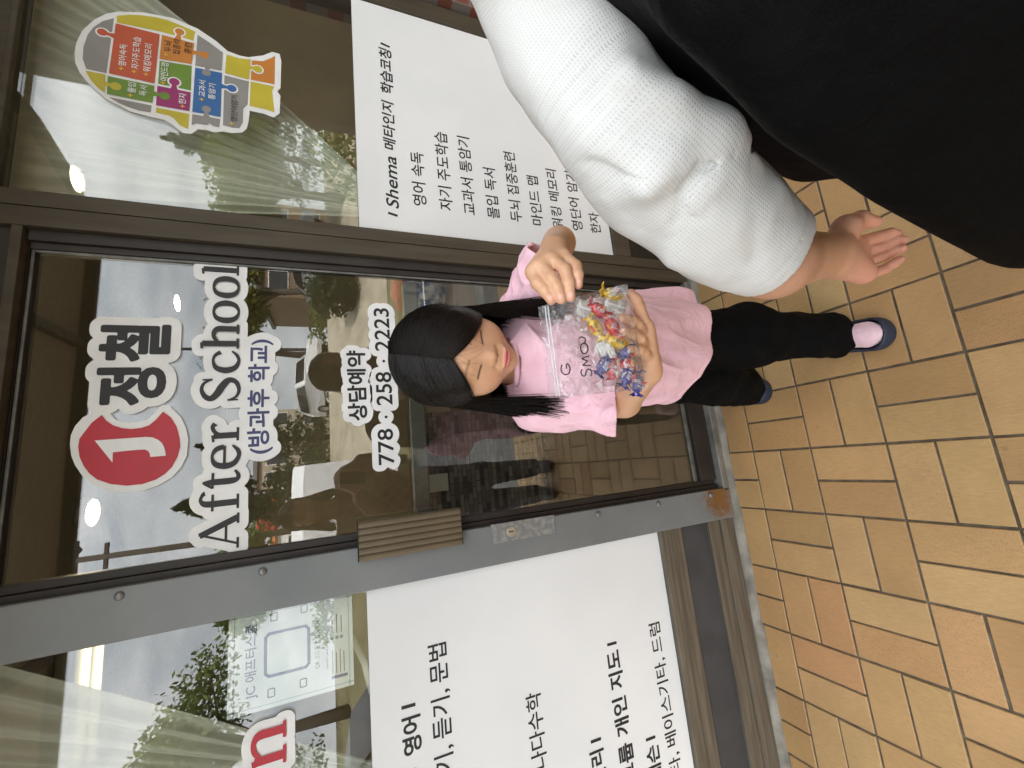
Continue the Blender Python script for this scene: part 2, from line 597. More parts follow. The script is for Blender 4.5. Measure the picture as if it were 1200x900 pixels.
def tile_material():
    m, nt, p = new_mat('ochre_quarry_tile')
    L = nt.links
    at = N(nt, 'ShaderNodeAttribute', attribute_name='tone')
    rp = N(nt, 'ShaderNodeValToRGB')
    els = rp.color_ramp.elements
    els[0].position = 0; els[0].color = (0.355, 0.216, 0.090, 1)
    els[1].position = 1; els[1].color = (0.455, 0.305, 0.138, 1)
    e = els.new(0.25); e.color = (0.405, 0.254, 0.106, 1)
    e = els.new(0.62); e.color = (0.435, 0.279, 0.119, 1)
    L.new(at.outputs['Fac'], rp.inputs['Fac'])
    at2 = N(nt, 'ShaderNodeAttribute', attribute_name='red')
    mr = N(nt, 'ShaderNodeMixRGB'); mr.inputs['Color2'].default_value = (0.44, 0.222, 0.100, 1)
    L.new(at2.outputs['Fac'], mr.inputs['Fac']); L.new(rp.outputs['Color'], mr.inputs['Color1'])
    tc = N(nt, 'ShaderNodeTexCoord')
    big = N(nt, 'ShaderNodeTexNoise', Scale=5.0, Detail=6, Roughness=0.6)
    L.new(tc.outputs['Object'], big.inputs['Vector'])
    mb = N(nt, 'ShaderNodeMapRange'); mb.inputs['To Min'].default_value = 0.74; mb.inputs['To Max'].default_value = 1.2
    L.new(big.outputs['Fac'], mb.inputs['Value'])
    hs = N(nt, 'ShaderNodeHueSaturation')
    L.new(mr.outputs['Color'], hs.inputs['Color']); L.new(mb.outputs['Result'], hs.inputs['Value'])
    # iron flecks and scuffs baked into the tile body
    sp = N(nt, 'ShaderNodeTexNoise', Scale=330.0, Detail=3, Roughness=0.7)
    L.new(tc.outputs['Object'], sp.inputs['Vector'])
    sr = N(nt, 'ShaderNodeValToRGB'); sr.color_ramp.elements[0].position = 0.57; sr.color_ramp.elements[1].position = 0.72
    L.new(sp.outputs['Fac'], sr.inputs['Fac'])
    at3 = N(nt, 'ShaderNodeAttribute', attribute_name='fleck')
    fm = N(nt, 'ShaderNodeMath', operation='MULTIPLY'); L.new(sr.outputs['Color'], fm.inputs[0]); L.new(at3.outputs['Fac'], fm.inputs[1])
    m2 = N(nt, 'ShaderNodeMixRGB'); m2.inputs['Color2'].default_value = (0.12, 0.055, 0.025, 1)
    L.new(fm.outputs[0], m2.inputs['Fac']); L.new(hs.outputs['Color'], m2.inputs['Color1'])
    st = N(nt, 'ShaderNodeTexNoise', Scale=23.0, Detail=2)
    L.new(tc.outputs['Object'], st.inputs['Vector'])
    s2 = N(nt, 'ShaderNodeValToRGB'); s2.color_ramp.elements[0].position = 0.72; s2.color_ramp.elements[1].position = 0.8
    L.new(st.outputs['Fac'], s2.inputs['Fac'])
    m3 = N(nt, 'ShaderNodeMixRGB'); m3.inputs['Color2'].default_value = (0.10, 0.055, 0.03, 1)
    sm = N(nt, 'ShaderNodeMath', operation='MULTIPLY'); sm.inputs[1].default_value = 0.45
    L.new(s2.outputs['Color'], sm.inputs[0]); L.new(sm.outputs[0], m3.inputs['Fac']); L.new(m2.outputs['Color'], m3.inputs['Color1'])
    L.new(m3.outputs['Color'], p.inputs['Base Color'])
    rr = N(nt, 'ShaderNodeMapRange'); rr.inputs['To Min'].default_value = 0.42; rr.inputs['To Max'].default_value = 0.68
    L.new(big.outputs['Fac'], rr.inputs['Value']); L.new(rr.outputs['Result'], p.inputs['Roughness'])
    # the dragged, streaky skin of extruded quarry tile
    rot = N(nt, 'ShaderNodeMapping'); rot.inputs['Rotation'].default_value = (0, 0, R_(28)); rot.inputs['Scale'].default_value = (1, .22, 1)
    L.new(tc.outputs['Object'], rot.inputs['Vector'])
    bp = N(nt, 'ShaderNodeBump', Strength=0.6, Distance=0.0014)
    ripple = N(nt, 'ShaderNodeTexNoise', Scale=210.0, Detail=5, Roughness=.65)
    L.new(rot.outputs['Vector'], ripple.inputs['Vector'])
    rm = N(nt, 'ShaderNodeMapRange'); rm.inputs['From Min'].default_value = .3; rm.inputs['From Max'].default_value = .7; rm.inputs['To Min'].default_value = .90; rm.inputs['To Max'].default_value = 1.09
    L.new(ripple.outputs['Fac'], rm.inputs['Value'])
    hs2 = N(nt, 'ShaderNodeHueSaturation'); L.new(rm.outputs['Result'], hs2.inputs['Value']); L.new(m3.outputs['Color'], hs2.inputs['Color'])
    L.new(hs2.outputs['Color'], p.inputs['Base Color'])
    L.new(ripple.outputs['Fac'], bp.inputs['Height']); L.new(bp.outputs['Normal'], p.inputs['Normal'])
    return m


def build_tiles():
    r = random.Random(3)
    V, F, tone, red, fleck = [], [], [], [], []
    j = 0.0032                                          # half a joint
    e = 0.0015
    def tile(x0, x1, y0, y1):
        y1 = min(y1, YW + 0.004)
        if y1 - y0 < 0.02: return
        x0 += j; x1 -= j; y0 += j; y1 -= j
        n = len(V)
        zt = r.uniform(-0.0008, 0.0008)
        dx, dy = r.uniform(-.0006, .0006), r.uniform(-.0006, .0006)
        for z, d in ((-0.006, 0.0), (zt - 0.0018, 0.0), (zt, e)):
            for x, y in ((x0 + d, y0 + d), (x1 - d, y0 + d), (x1 - d, y1 - d), (x0 + d, y1 - d)):
                V.append((x + dx, y + dy, z))
        for a in (0, 4):
            for q in range(4):
                q2 = (q + 1) % 4
                F.append([n + a + q, n + a + q2, n + a + 4 + q2, n + a + 4 + q])
        F.append([n + 8, n + 9, n + 10, n + 11])
        t = r.random()
        cx, cy = (x0 + x1) / 2, (y0 + y1) / 2
        rd = r.uniform(0, .32)
        if r.random() < 0.22: rd = r.uniform(.12, .5)
        if -1.05 < cx < -.7 and -.25 < cy < .05: rd = max(rd, r.uniform(.2, .8))
        if cy > -.1 and -.9 < cx < -.2: rd = max(rd, r.uniform(0, .35))
        fl = r.choice([0.15, 0.2, 0.3, 0.45, 0.9])
        for _ in range(12): tone.append(t); red.append(rd); fleck.append(fl)
    for ci in range(-18, 20):                           # blocks along X, C line j at X = -j*BL
        for ri in range(-1, 10):                        # blocks along -Y, L line i at Y = -i*BL
            x1, x0 = -ci * BL, -(ci + 1) * BL
            y1, y0 = -ri * BL, -(ri + 1) * BL
            if (ci + ri) % 2 == 0:
                tile(x0, (x0 + x1) / 2, y0, y1); tile((x0 + x1) / 2, x1, y0, y1)
            else:
                tile(x0, x1, y0, (y0 + y1) / 2); tile(x0, x1, (y0 + y1) / 2, y1)
    me = np_mesh('tile_paving', V, F)
    set_attr(me, 'tone', tone); set_attr(me, 'red', red); set_attr(me, 'fleck', fleck)
    tag(link_mesh('tile_paving', me, tile_material()), kind='structure')
    g = noise_mat('dark_grout', (0.080, 0.062, 0.042), (0.15, 0.12, 0.085), 30, 0.95, 0, 0.5, 300)
    tag(MB().box(-4.1, 3.8, -10 * BL + .0, YW + .02, -.2, -0.0045).build('tile_joints', g), kind='structure')


build_tiles()


def kerb():
    """uneven strip of mortar that closes the gap between shop front and tiles"""
    r = np.random.RandomState(2)
    xs = np.linspace(-3.4, 3.4, 340)
    V, F = [], []
    P = np.stack([xs, xs * 0, xs * 0], -1).astype(np.float32)
    n1 = vnoise(P * 9, 3); n2 = vnoise(P * 31, 4); n3 = vnoise(P * 14, 9)
    for i, x in enumerate(xs):
        a = 0.006 * n1[i] + 0.003 * n2[i]
        b = 0.004 * n3[i]
        for y, z in ((.1015 + a * .7, -.004), (.1025 + a * .7, .004), (.1055 + a * .4, .012 + b * .4), (.111, .020 + b * .7), (.118, .026 + b * .5), (.16, .030)):
            V.append((x, y, z))
    for i in range(len(xs) - 1):
        for k in range(5):
            F.append([i * 6 + k, (i + 1) * 6 + k, (i + 1) * 6 + k + 1, i * 6 + k + 1])
    m = noise_mat('pale_mortar', (0.13, 0.12, 0.10), (0.27, 0.252, 0.215), 13, 0.9, 0, 0.8, 160, lo=.3, hi=.6)
    me = np_mesh('kerb_strip', V, F)
    tag(link_mesh('kerb_strip', me, m, None, True), kind='structure')


kerb()

ASPHALT = noise_mat('asphalt', (0.024, 0.024, 0.025), (0.042, 0.041, 0.04), 3, 0.9, 0, 0.5, 200)
CONC = noise_mat('concrete', (0.13, 0.12, 0.105), (0.19, 0.18, 0.16), 4, 0.9, 0, 0.4, 90)
LOT = noise_mat('pale_gravel_lot', (0.30, 0.26, 0.19), (0.42, 0.37, 0.28), 1.5, 0.95, 0, 0.5, 60)
EARTH = noise_mat('dry_grass_ground', (0.10, 0.10, 0.04), (0.20, 0.17, 0.09), 0.6, 0.95, 0, 0.4, 20)
tag(MB().box(-60, 60, -3.6, -10 * BL, -.25, -.006).build('pavement', CONC), kind='structure')
tag(MB().box(-60, 60, -3.75, -3.6, -.25, .0).build('kerb', CONC), kind='structure')


def terrain():
    prof = [(12, -.26), (-2, -.26), (-3.7, -.14), (-9.5, -.14), (-9.6, .0), (-11.5, .05), (-14, .9), (-17.5, 2.05), (-40, 2.3), (-60, 2.6), (-500, 3.0)]
    xs = [-500, -60, -30, -15, -8, -4, 0, 4, 8, 15, 30, 60, 500]
    V = [(x, y, z) for y, z in prof for x in xs]
    n = len(xs)
    F = [[i * n + k, i * n + k + 1, (i + 1) * n + k + 1, (i + 1) * n + k] for i in range(len(prof) - 1) for k in range(n - 1)]
    tag(link_mesh('ground', np_mesh('ground', V, F), EARTH), kind='structure')
    tag(MB().box(-60, 60, -9.4, -3.75, -.13, -.12).build('road', ASPHALT), kind='structure')
    m = MB()
    m.add([(x, y, z + .02) for y, z in ((-11.5, .05), (-14, .9), (-17.5, 2.05), (-27, 2.16)) for x in (-4, 3, 14)],
          [[i * 3 + k, i * 3 + k + 1, i * 3 + k + 4, i * 3 + k + 3] for i in range(3) for k in range(2)])
    tag(m.build('parking_lot', LOT), kind='structure')
    m = MB()
    for x in range(-40, 40, 6): m.box(x, x + 3, -6.5, -6.38, -.119, -.116)
    tag(m.build('road_markings', WHITE_PAINT), kind='structure')


terrain()

# ------------------------------------------------------------------ the shop building
FY = 0.12              # front of the aluminium frames
GY = 0.155             # front of the glass
shop = empty('shop_building', (0, 0.3, 0), 'single storey shop with bronze aluminium glass front under a deep boarded overhang', 'building')


def part(name, m, mb, parent=shop, smooth=False): return mb.build(name, m, parent, smooth)


part('brick_wall', BRICKRED, MB().box(1.60, 4.2, .10, .3, -.1, 5.0))
part('brick_wall', BRICKRED, MB().box(-5.0, -1.62, .10, .3, -.1, 5.0))
part('wing_wall', noise_mat('brown_stucco', (.085, .07, .055), (.11, .092, .072), 4, .9, 0, .4, 70), MB().box(2.22, 2.44, -1.2, .098, -.1, 4.6))
part('upper_wall', STUCCO, MB().box(-1.62, 1.60, .11, .3, 2.63, 5.0))
OV = [(-5.0, .098), (-5.0, -1.15), (1.12, -1.15), (1.35, -.94), (1.44, -.63), (1.46, .098)]      # outline of the overhang
def slab(poly, z0, z1):
    n = len(poly)
    return MB().add([(x, y, z0) for x, y in poly] + [(x, y, z1) for x, y in poly], [list(range(n)), [i + n for i in range(n)][::-1]] + [[i, (i + 1) % n, (i + 1) % n + n, i + n] for i in range(n)])
part('soffit', SOFFIT, slab(OV, 2.62, 2.66))
part('overhang_roof', BRONZE_DARK, slab([(x, y) for x, y in OV], 2.663, 2.98))
m = MB()
for (xa, ya), (xb, yb) in zip(OV[1:-1], OV[2:]):
    d = nrm((xb - xa, yb - ya, 0)); o_ = np.array([d[1], -d[0], 0]) * .03
    P_ = [np.array((xa, ya, 0)) + o_ * .1, np.array((xb, yb, 0)) + o_ * .1, np.array((xb, yb, 0)) + o_, np.array((xa, ya, 0)) + o_]
    m.add([(p_[0], p_[1], z) for z in (2.57, 3.0) for p_ in P_], [[0, 1, 2, 3], [4, 7, 6, 5], [0, 4, 5, 1], [1, 5, 6, 2], [2, 6, 7, 3], [3, 7, 4, 0]])
part('fascia', noise_mat('dark_fascia', (0.06, .05, .04), (.09, .075, .06), 5, .6), m)
m = MB()
for x in (-3.6, -2.2, -.8, .6): m.box(x, x + .045, -1.13, .09, 2.585, 2.619, .003)
part('soffit_batten', BRONZE_DARK, m)
part('roof', ASPHALT, MB().box(-5.0, 4.2, .3, 5.3, 4.6, 4.9))
# room behind the glass
INT_WALL = noise_mat('interior_cream_wall', (0.30, 0.27, 0.22), (0.36, 0.33, 0.27), 3, .9, 0, .1, 80)
part('interior_wall', INT_WALL, MB().box(-2.9, 2.9, 4.6, 4.7, -.1, 2.7))
part('interior_wall', INT_WALL, MB().box(-3.0, -2.9, .3, 4.7, -.1, 2.7))
part('interior_wall', INT_WALL, MB().box(2.9, 3.0, .3, 4.7, -.1, 2.7))
part('side_wall', STUCCO, MB().box(-5.0, -4.8, .3, 5.3, -.1, 4.6))
part('side_wall', STUCCO, MB().box(4.0, 4.2, .3, 5.3, -.1, 4.6))
part('back_wall', STUCCO, MB().box(-4.8, 4.0, 5.1, 5.3, -.1, 4.6))
part('ceiling', noise_mat('ceiling_tile', (.42, .41, .38), (.48, .47, .44), 40, .9, 0, .3, 200), MB().box(-2.9, 2.9, .3, 4.6, 2.72, 2.76))
FLOOR_IN = noise_mat('dark_vinyl_floor', (.045, .035, .026), (.08, .062, .045), 6, .35, 0, .1, 60)
tag(MB().box(-2.9, 2.9, .19, 4.6, -.1, .03).build('interior_floor', FLOOR_IN), kind='structure')

# frames
m = MB()
m.box(.517, .5675, FY, .20, .03, 2.60, .0015); m.box(.5705, .612, FY + .002, .20, .03, 2.60, .0015)
part('mullion', BRONZE, m)
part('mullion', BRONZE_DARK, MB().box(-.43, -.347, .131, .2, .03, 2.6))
part('end_frame', BRONZE, MB().box(1.515, 1.585, FY + .003, .2, .03, 2.60, .0015))
part('end_frame', BRONZE, MB().box(-1.60, -1.53, FY + .003, .2, .03, 2.60, .0015))
m = MB(); m.box(-1.53, -.4305, FY + .015, .2, 2.34, 2.62, .002); m.box(.613, 1.514, FY + .015, .2, 2.34, 2.62, .002); m.box(-.346, .5165, FY + .015, .2, 2.124, 2.62, .002)
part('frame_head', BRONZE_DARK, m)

WEATHERED = noise_mat('weathered_bronze', (.085, .068, .048), (.15, .125, .092), 7, .6, .1, .15, 120, stretch=(.6, 6, 9))
# windows: frame with its pane
for s, (x0, x1) in enumerate(((.6125, 1.5145), (-1.5295, -.447))):
    m = MB()
    m.box(x0, x1, FY + .016, .19, 2.174, 2.338, .001)
    m.box(x0, x1, GY - .016, .175, .30, .384, .0015)
    if s == 1:
        ms = MB(); ms.box(x0, x1, FY - .006, GY - .017, .342, .382, .002); ms.box(x0, x1, FY + .002, GY - .017, .285, .3405, .002)
        part('sill', WEATHERED, ms)
    else:
        m.box(x0, x1, FY + .003, GY - .017, .306, .383, .002)
    for xs_ in (x0 + .0005, x1 - .0055): m.box(xs_, xs_ + .005, FY + .018, .172, .3845, 2.1735)
    w = m.build('window', BRONZE, shop)
    MB().box(x0, x1, FY - .004, FY + .012, 2.158, 2.172, .002).build('head_trim', BRONZE, w)
    MB().box(x0 + .001, x1 - .001, GY, GY + .006, .385, 2.34).build('glass', GLASS, w)
    if s == 1:
        part('bottom_panel', PANEL_GREY, MB().box(x0, x1, FY + .012, .19, .154, .284, .001))
        m = MB(); m.box(x0, x1, FY + .001, .19, .10, .153, .002); m.box(x0, x1, FY - .006, .19, .034, .099, .002)
        part('bottom_rail', WEATHERED, m)
    else:
        part('bottom_panel', GRANITE, MB().box(x0, x1, FY + .006, .19, .034, .305, .001))

# door
m = MB()
m.box(-.346, .5165, FY, .2, 2.101, 2.121, .0015)
part('door_header', BRONZE, m)
dark = MB()
dark.box(-.346, -.3205, FY + .014, .2, .03, 2.1, .0015)
dark.box(.488, .5165, FY + .016, .2, .03, 2.1, .0015)
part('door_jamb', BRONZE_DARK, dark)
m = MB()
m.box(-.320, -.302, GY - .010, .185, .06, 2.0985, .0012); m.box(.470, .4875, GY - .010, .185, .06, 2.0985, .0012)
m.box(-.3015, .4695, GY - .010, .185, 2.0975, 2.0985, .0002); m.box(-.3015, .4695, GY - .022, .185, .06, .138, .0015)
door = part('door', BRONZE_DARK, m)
MB().box(-.3015, .4695, GY, GY + .006, .1385, 2.097).build('glass', GLASS, door)
m = MB()
m.box(-.3015, .4695, GY - .008, GY - .001, .142, .158, .0025)
m.box(.4635, .4695, GY - .006, GY - .001, .16, 2.09, .001); m.box(-.3015, .4695, GY - .006, GY - .001, 2.0905, 2.0965, .001)
m.build('glazing_bead', noise_mat('dull_grey_bead', (.10, .10, .095), (.2, .2, .19), 20, .45, .4, .1, 200), door)
m = MB(); m.box(-.3, .468, .195, .225, 1.165, 1.215, .004); m.box(-.29, -.26, .178, .194, 1.17, 1.21); m.box(.43, .46, .178, .194, 1.17, 1.21)
m.build('push_bar', noise_mat('grey_bronze_bar', (.10, .10, .08), (.13, .125, .1), 9, .4, .4), door)
part('threshold', noise_mat('worn_threshold', (.16, .155, .14), (.30, .29, .27), 14, .5, .5, .3, 90), MB().box(-.346, .5165, FY - .012, .2, .030, .058, .003))

# handle: a ribbed block that sticks out from the left stile
rib = noise_mat('ribbed_bronze_handle', (.12, .092, .056), (.155, .12, .075), 5, .42, .3, .04, 200)
V, F = [], []
prof = []
nr = 6
x0, x1 = -.366, -.268
for i in range(nr * 8 + 1):
    t = i / (nr * 8)
    prof.append((x0 + (x1 - x0) * t, .070 + .0045 * (1 - abs(math.sin(math.pi * nr * t)) ** .6)))
prof += [(x1, .112), (x0, .112)]
n = len(prof)
for z in (1.106, 1.377):
    for x, y in prof: V.append((x, y, z))
F = [[i, (i + 1) % n, n + (i + 1) % n, n + i] for i in range(n)] + [list(range(n)), list(range(n, 2 * n))[::-1]]
mb = MB(); mb.add(V, F)
handle = mb.build('handle', rib, door)
m = MB(); m.box(-.3655, -.2685, .074, .112, 1.1030, 1.1055, .0005); m.box(-.3655, -.2685, .074, .112, 1.3775, 1.3800, .0005)
m.build('end_cap', GASKET, handle)

# grey steel cover plate over the joint between door and window
m, nt, p = new_mat('grey_painted_steel')
L = nt.links
tc = N(nt, 'ShaderNodeTexCoord')
nz = N(nt, 'ShaderNodeTexNoise', Scale=5.0, Detail=6)
L.new(tc.outputs['Object'], nz.inputs['Vector'])
rp = N(nt, 'ShaderNodeValToRGB')
rp.color_ramp.elements[0].color = (.165, .178, .184, 1); rp.color_ramp.elements[1].color = (.21, .22, .224, 1)
rp.color_ramp.elements[0].position = .3; rp.color_ramp.elements[1].position = .7
L.new(nz.outputs['Fac'], rp.inputs['Fac'])
sx = N(nt, 'ShaderNodeSeparateXYZ'); L.new(tc.outputs['Object'], sx.inputs[0])
mr = N(nt, 'ShaderNodeMapRange'); mr.inputs['From Min'].default_value = .46; mr.inputs['From Max'].default_value = .03; mr.inputs['To Min'].default_value = 0; mr.inputs['To Max'].default_value = 1
L.new(sx.outputs['Z'], mr.inputs['Value'])
rn = N(nt, 'ShaderNodeTexNoise', Scale=60.0, Detail=8, Roughness=.75); L.new(tc.outputs['Object'], rn.inputs['Vector'])
ad = N(nt, 'ShaderNodeMath', operation='MULTIPLY_ADD'); ad.inputs[1].default_value = .23
L.new(mr.outputs['Result'], ad.inputs[0]); L.new(rn.outputs['Fac'], ad.inputs[2])
# rust patch round the lowest bolt
vd = N(nt, 'ShaderNodeVectorMath', operation='DISTANCE'); vd.inputs[1].default_value = (-.372, .11, .10)
L.new(tc.outputs['Object'], vd.inputs[0])
vr = N(nt, 'ShaderNodeMapRange'); vr.inputs['From Min'].default_value = .085; vr.inputs['From Max'].default_value = .02; vr.inputs['To Min'].default_value = 0; vr.inputs['To Max'].default_value = .30
L.new(vd.outputs['Value'], vr.inputs['Value'])
ad2 = N(nt, 'ShaderNodeMath', operation='ADD'); L.new(ad.outputs[0], ad2.inputs[0]); L.new(vr.outputs['Result'], ad2.inputs[1])
rr = N(nt, 'ShaderNodeValToRGB'); rr.color_ramp.elements[0].position = .68; rr.color_ramp.elements[1].position = .92
L.new(ad2.outputs[0], rr.inputs['Fac'])
rust = N(nt, 'ShaderNodeValToRGB'); rust.color_ramp.elements[0].color = (.09, .035, .012, 1); rust.color_ramp.elements[1].color = (.28, .14, .045, 1)
L.new(nz.outputs['Fac'], rust.inputs['Fac'])
mx = N(nt, 'ShaderNodeMixRGB'); L.new(rr.outputs['Color'], mx.inputs['Fac']); L.new(rp.outputs['Color'], mx.inputs['Color1']); L.new(rust.outputs['Color'], mx.inputs['Color2'])
L.new(mx.outputs['Color'], p.inputs['Base Color'])
p.inputs['Roughness'].default_value = .48; p.inputs['Metallic'].default_value = .15
bp = N(nt, 'ShaderNodeBump', Strength=.25, Distance=.002); L.new(rn.outputs['Fac'], bp.inputs['Height']); L.new(bp.outputs['Normal'], p.inputs['Normal'])
STEEL = m
plate = part('cover_plate', STEEL, MB().box(-.4465, -.335, .108, .130, .031, 2.60, .003))
BOLT = noise_mat('bolt_head', (.17, .18, .185), (.24, .24, .235), 60, .4, .4, .1, 200)
for z in (1.868, 1.597, .634, .381, .131):
    MB().lathe((-.353, .1085, z), [(.0095, 0), (.0095, .002), (.0082, .0048), (.005, .0066), (.0015, .0072)], 20, 'y').build('bolt', BOLT, plate, True)
LOCKM = noise_mat('scratched_steel', (.20, .21, .215), (.34, .34, .33), 70, .42, .3, .1, 150, lo=.45, hi=.7, detail=9)
lock = MB().box(-.386, -.331, .1035, .1085, .798, 1.008, .0012).build('lock_plate', LOCKM, plate)
cyl = part('lock_cylinder', noise_mat('worn_brass', (.45, .40, .30), (.58, .53, .42), 30, .3, .7),
           MB().lathe((-.359, .1035, .947), [(.0150, 0), (.0150, .0025), (.0138, .0036), (.0105, .0040), (.0100, .0028), (.001, .0028)], 32, 'y'), shop, False)
MB().box(-.3605, -.3575, .0996, .1008, .9395, .9545).build('keyway', GASKET, cyl)
# ------------------------------------------------------------------ across the street (what the glass mirrors)
def leaf_mat(name, c1, c2):
    m, nt, p = new_mat(name)
    L = nt.links
    at = N(nt, 'ShaderNodeAttribute', attribute_name='tone')
    rp = N(nt, 'ShaderNodeValToRGB')
    rp.color_ramp.elements[0].color = (*c1, 1); rp.color_ramp.elements[1].color = (*c2, 1)
    L.new(at.outputs['Fac'], rp.inputs['Fac'])
    L.new(rp.outputs['Color'], p.inputs['Base Color'])
    p.inputs['Roughness'].default_value = .6
    p.inputs['Specular IOR Level'].default_value = .3
    tr = N(nt, 'ShaderNodeBsdfTranslucent'); L.new(rp.outputs['Color'], tr.inputs['Color'])
    mx = N(nt, 'ShaderNodeMixShader'); mx.inputs['Fac'].default_value = .3
    L.new(p.outputs[0], mx.inputs[1]); L.new(tr.outputs[0], mx.inputs[2])
    L.new(mx.outputs[0], nt.nodes['Material Output'].inputs['Surface'])
    return m


LEAF_G = leaf_mat('broadleaf_foliage', (.06, .10, .02), (.17, .21, .05))
LEAF_D = leaf_mat('conifer_foliage', (.015, .03, .012), (.05, .075, .025))
LEAF_Y = leaf_mat('yellow_green_foliage', (.08, .10, .015), (.20, .20, .04))
BARK = noise_mat('bark', (.05, .04, .03), (.10, .08, .06), 12, .95, 0, .8, 40)


def leaves(blobs, n, size, seed, name, m, parent):
    r = np.random.RandomState(seed)
    V, T = [], []
    for k in range(n):
        c, rad = blobs[r.randint(len(blobs))]
        d = nrm(r.randn(3)); rr = r.rand() ** .45
        if r.rand() < .2: rr *= 1.15
        p = np.array(c) + d * np.array(rad) * rr
        a = nrm(r.randn(3)); b = nrm(np.cross(a, r.randn(3)))
        s = size * r.uniform(.6, 1.3)
        V += [p - a * s, p - b * s * .5, p + a * s, p + b * s * .5]
        T += [np.clip(r.normal(.5, .25), 0, 1)] * 4
    V = np.array(V); F = np.arange(len(V)).reshape(-1, 4)
    me = np_mesh(name, V, F)
    set_attr(me, 'tone', T)
    return link_mesh(name, me, m, parent)


def tree(loc, h, rad, seed, m, label, conifer=False, n=3600, name='tree', group='trees across the street'):
    r = np.random.RandomState(seed)
    x, y, z = loc
    t = empty(name, loc, label, 'tree', group)
    mb = MB()
    if conifer:
        mb.tube([(x, y, z - .2), (x + .05, y, z + h * .5), (x, y, z + h * .97)], [.17, .11, .02], 8)
        blobs = []
        for i in range(26):
            f_ = i / 25
            zz = z + h * (.12 + .86 * f_); w = rad * (1 - f_) ** .8 + .1
            for k in range(3):
                th = r.uniform(0, 6.3)
                e = (x + math.cos(th) * w * .6, y + math.sin(th) * w * .6, zz - .1 * w)
                blobs.append((e, (w * .5, w * .5, .22)))
                mb.tube([(x, y, zz), e], [.03, .01], 5)
    else:
        top = np.array([x + r.uniform(-.2, .2), y, z + h * .55])
        mb.tube([(x, y, z - .2), (x + r.uniform(-.1, .1), y, z + h * .25), top], [.22, .17, .11], 10)
        blobs = []
        for i in range(15):
            d = nrm(r.randn(3)); d[2] = abs(d[2]) * .8
            c = np.array([x, y, z + h * .62]) + d * np.array([rad, rad, h * .34]) * r.uniform(.45, .85)
            blobs.append((c, np.array([rad * .42, rad * .42, h * .14]) * r.uniform(.7, 1.2)))
            mid = (top + c) / 2 + r.randn(3) * .15
            mb.tube([top - (0, 0, r.uniform(0, h * .2)), mid, c], [.08, .05, .015], 6)
    mb.build('trunk', BARK, t, True)
    leaves(blobs, int(n * 1.9), (.105 if not conifer else .10), seed + 1, 'crown', m, t)
    return t


tree((11.2, -15.0, .7), 5.6, 2.6, 11, LEAF_G, 'big round green maple standing farthest along the street to the right', n=5200)
tree((8.8, -19.5, 2.1), 5.0, 1.9, 12, LEAF_Y, 'yellow green tree behind the clipped round bush')
tree((6.4, -22.0, 2.2), 6.0, 2.2, 13, LEAF_G, 'spreading green tree just right of the white suv')
tree((2.2, -24.5, 2.2), 6.4, 1.7, 14, LEAF_D, 'dark conifer rising behind the beige office', True)
tree((-.6, -17.5, 2.05), 5.2, 1.5, 15, LEAF_D, 'dark conifer between beige office and orange roofed shop', True)
tree((-3.0, -15.0, 1.2), 4.9, 1.7, 16, LEAF_G, 'leafy green tree nearest the utility pole')
tree((-8.2, -16.0, 1.6), 6.5, 2.6, 17, LEAF_G, 'large green tree left of the utility pole')
tree((-13.0, -19.0, 2.1), 7.5, 2.6, 18, LEAF_D, 'tall dark conifer at the far left of the street', True)
tree((16.5, -20.0, 2.1), 7.0, 2.4, 19, LEAF_D, 'tall dark conifer beyond the big round maple', True)
for i_, (tx, ty, th_, tr_) in enumerate([(13.5, -21, 5.0, 2.0), (16.0, -16.5, 4.6, 2.0), (19.5, -18, 5.2, 2.3), (22.5, -22, 6, 2.6)]):
    tree((tx, ty, 2.0 if ty < -17 else 1.5), th_, tr_, 40 + i_, (LEAF_G, LEAF_Y, LEAF_G, LEAF_D)[i_], ('small green tree tucked behind the big round maple', 'low yellow green tree right of the big round maple', 'mid green tree second from the right end of the street', 'broad dark tree at the right end of the street')[i_], n=2600)
bu = empty('round_bush', (6.6, -14.0, .9), 'clipped round dark bush on the bank of the parking lot', 'bush')
MB().tube([(6.6, -14.0, .7), (6.6, -14, 1.5)], [.08, .05], 6).build('stem', BARK, bu)
leaves([((6.6, -14.0, 1.75), (.95, .95, .9))], 2600, .10, 31, 'foliage', LEAF_D, bu)
hd = empty('hedge', (-3, -27.4, 2.2), 'long low green hedge along the back of the parking lot', 'hedge')
MB().tube([(-9, -27.6, 2.3), (14, -27.6, 2.3)], .05, 6).build('stem', BARK, hd)
leaves([((x, -27.6, 2.9), (.9, .5, .75)) for x in np.arange(-9, 14.5, .9)], 5200, .13, 33, 'foliage', LEAF_G, hd)

hd = empty('hedge', (18, -12.2, .3), 'tall bushy hedge along the road to the right of the parking lot', 'hedge')
MB().tube([(10.2, -12.2, .3), (40, -12.2, .3)], .05, 6).build('stem', BARK, hd)
leaves([((x, -12.2 + .3 * math.sin(x), 1.2 + .3 * math.sin(x * 1.7)), (1.0, .8, 1.25)) for x in np.arange(10.2, 40, 1.1)], 9000, .12, 37, 'foliage', LEAF_G, hd)

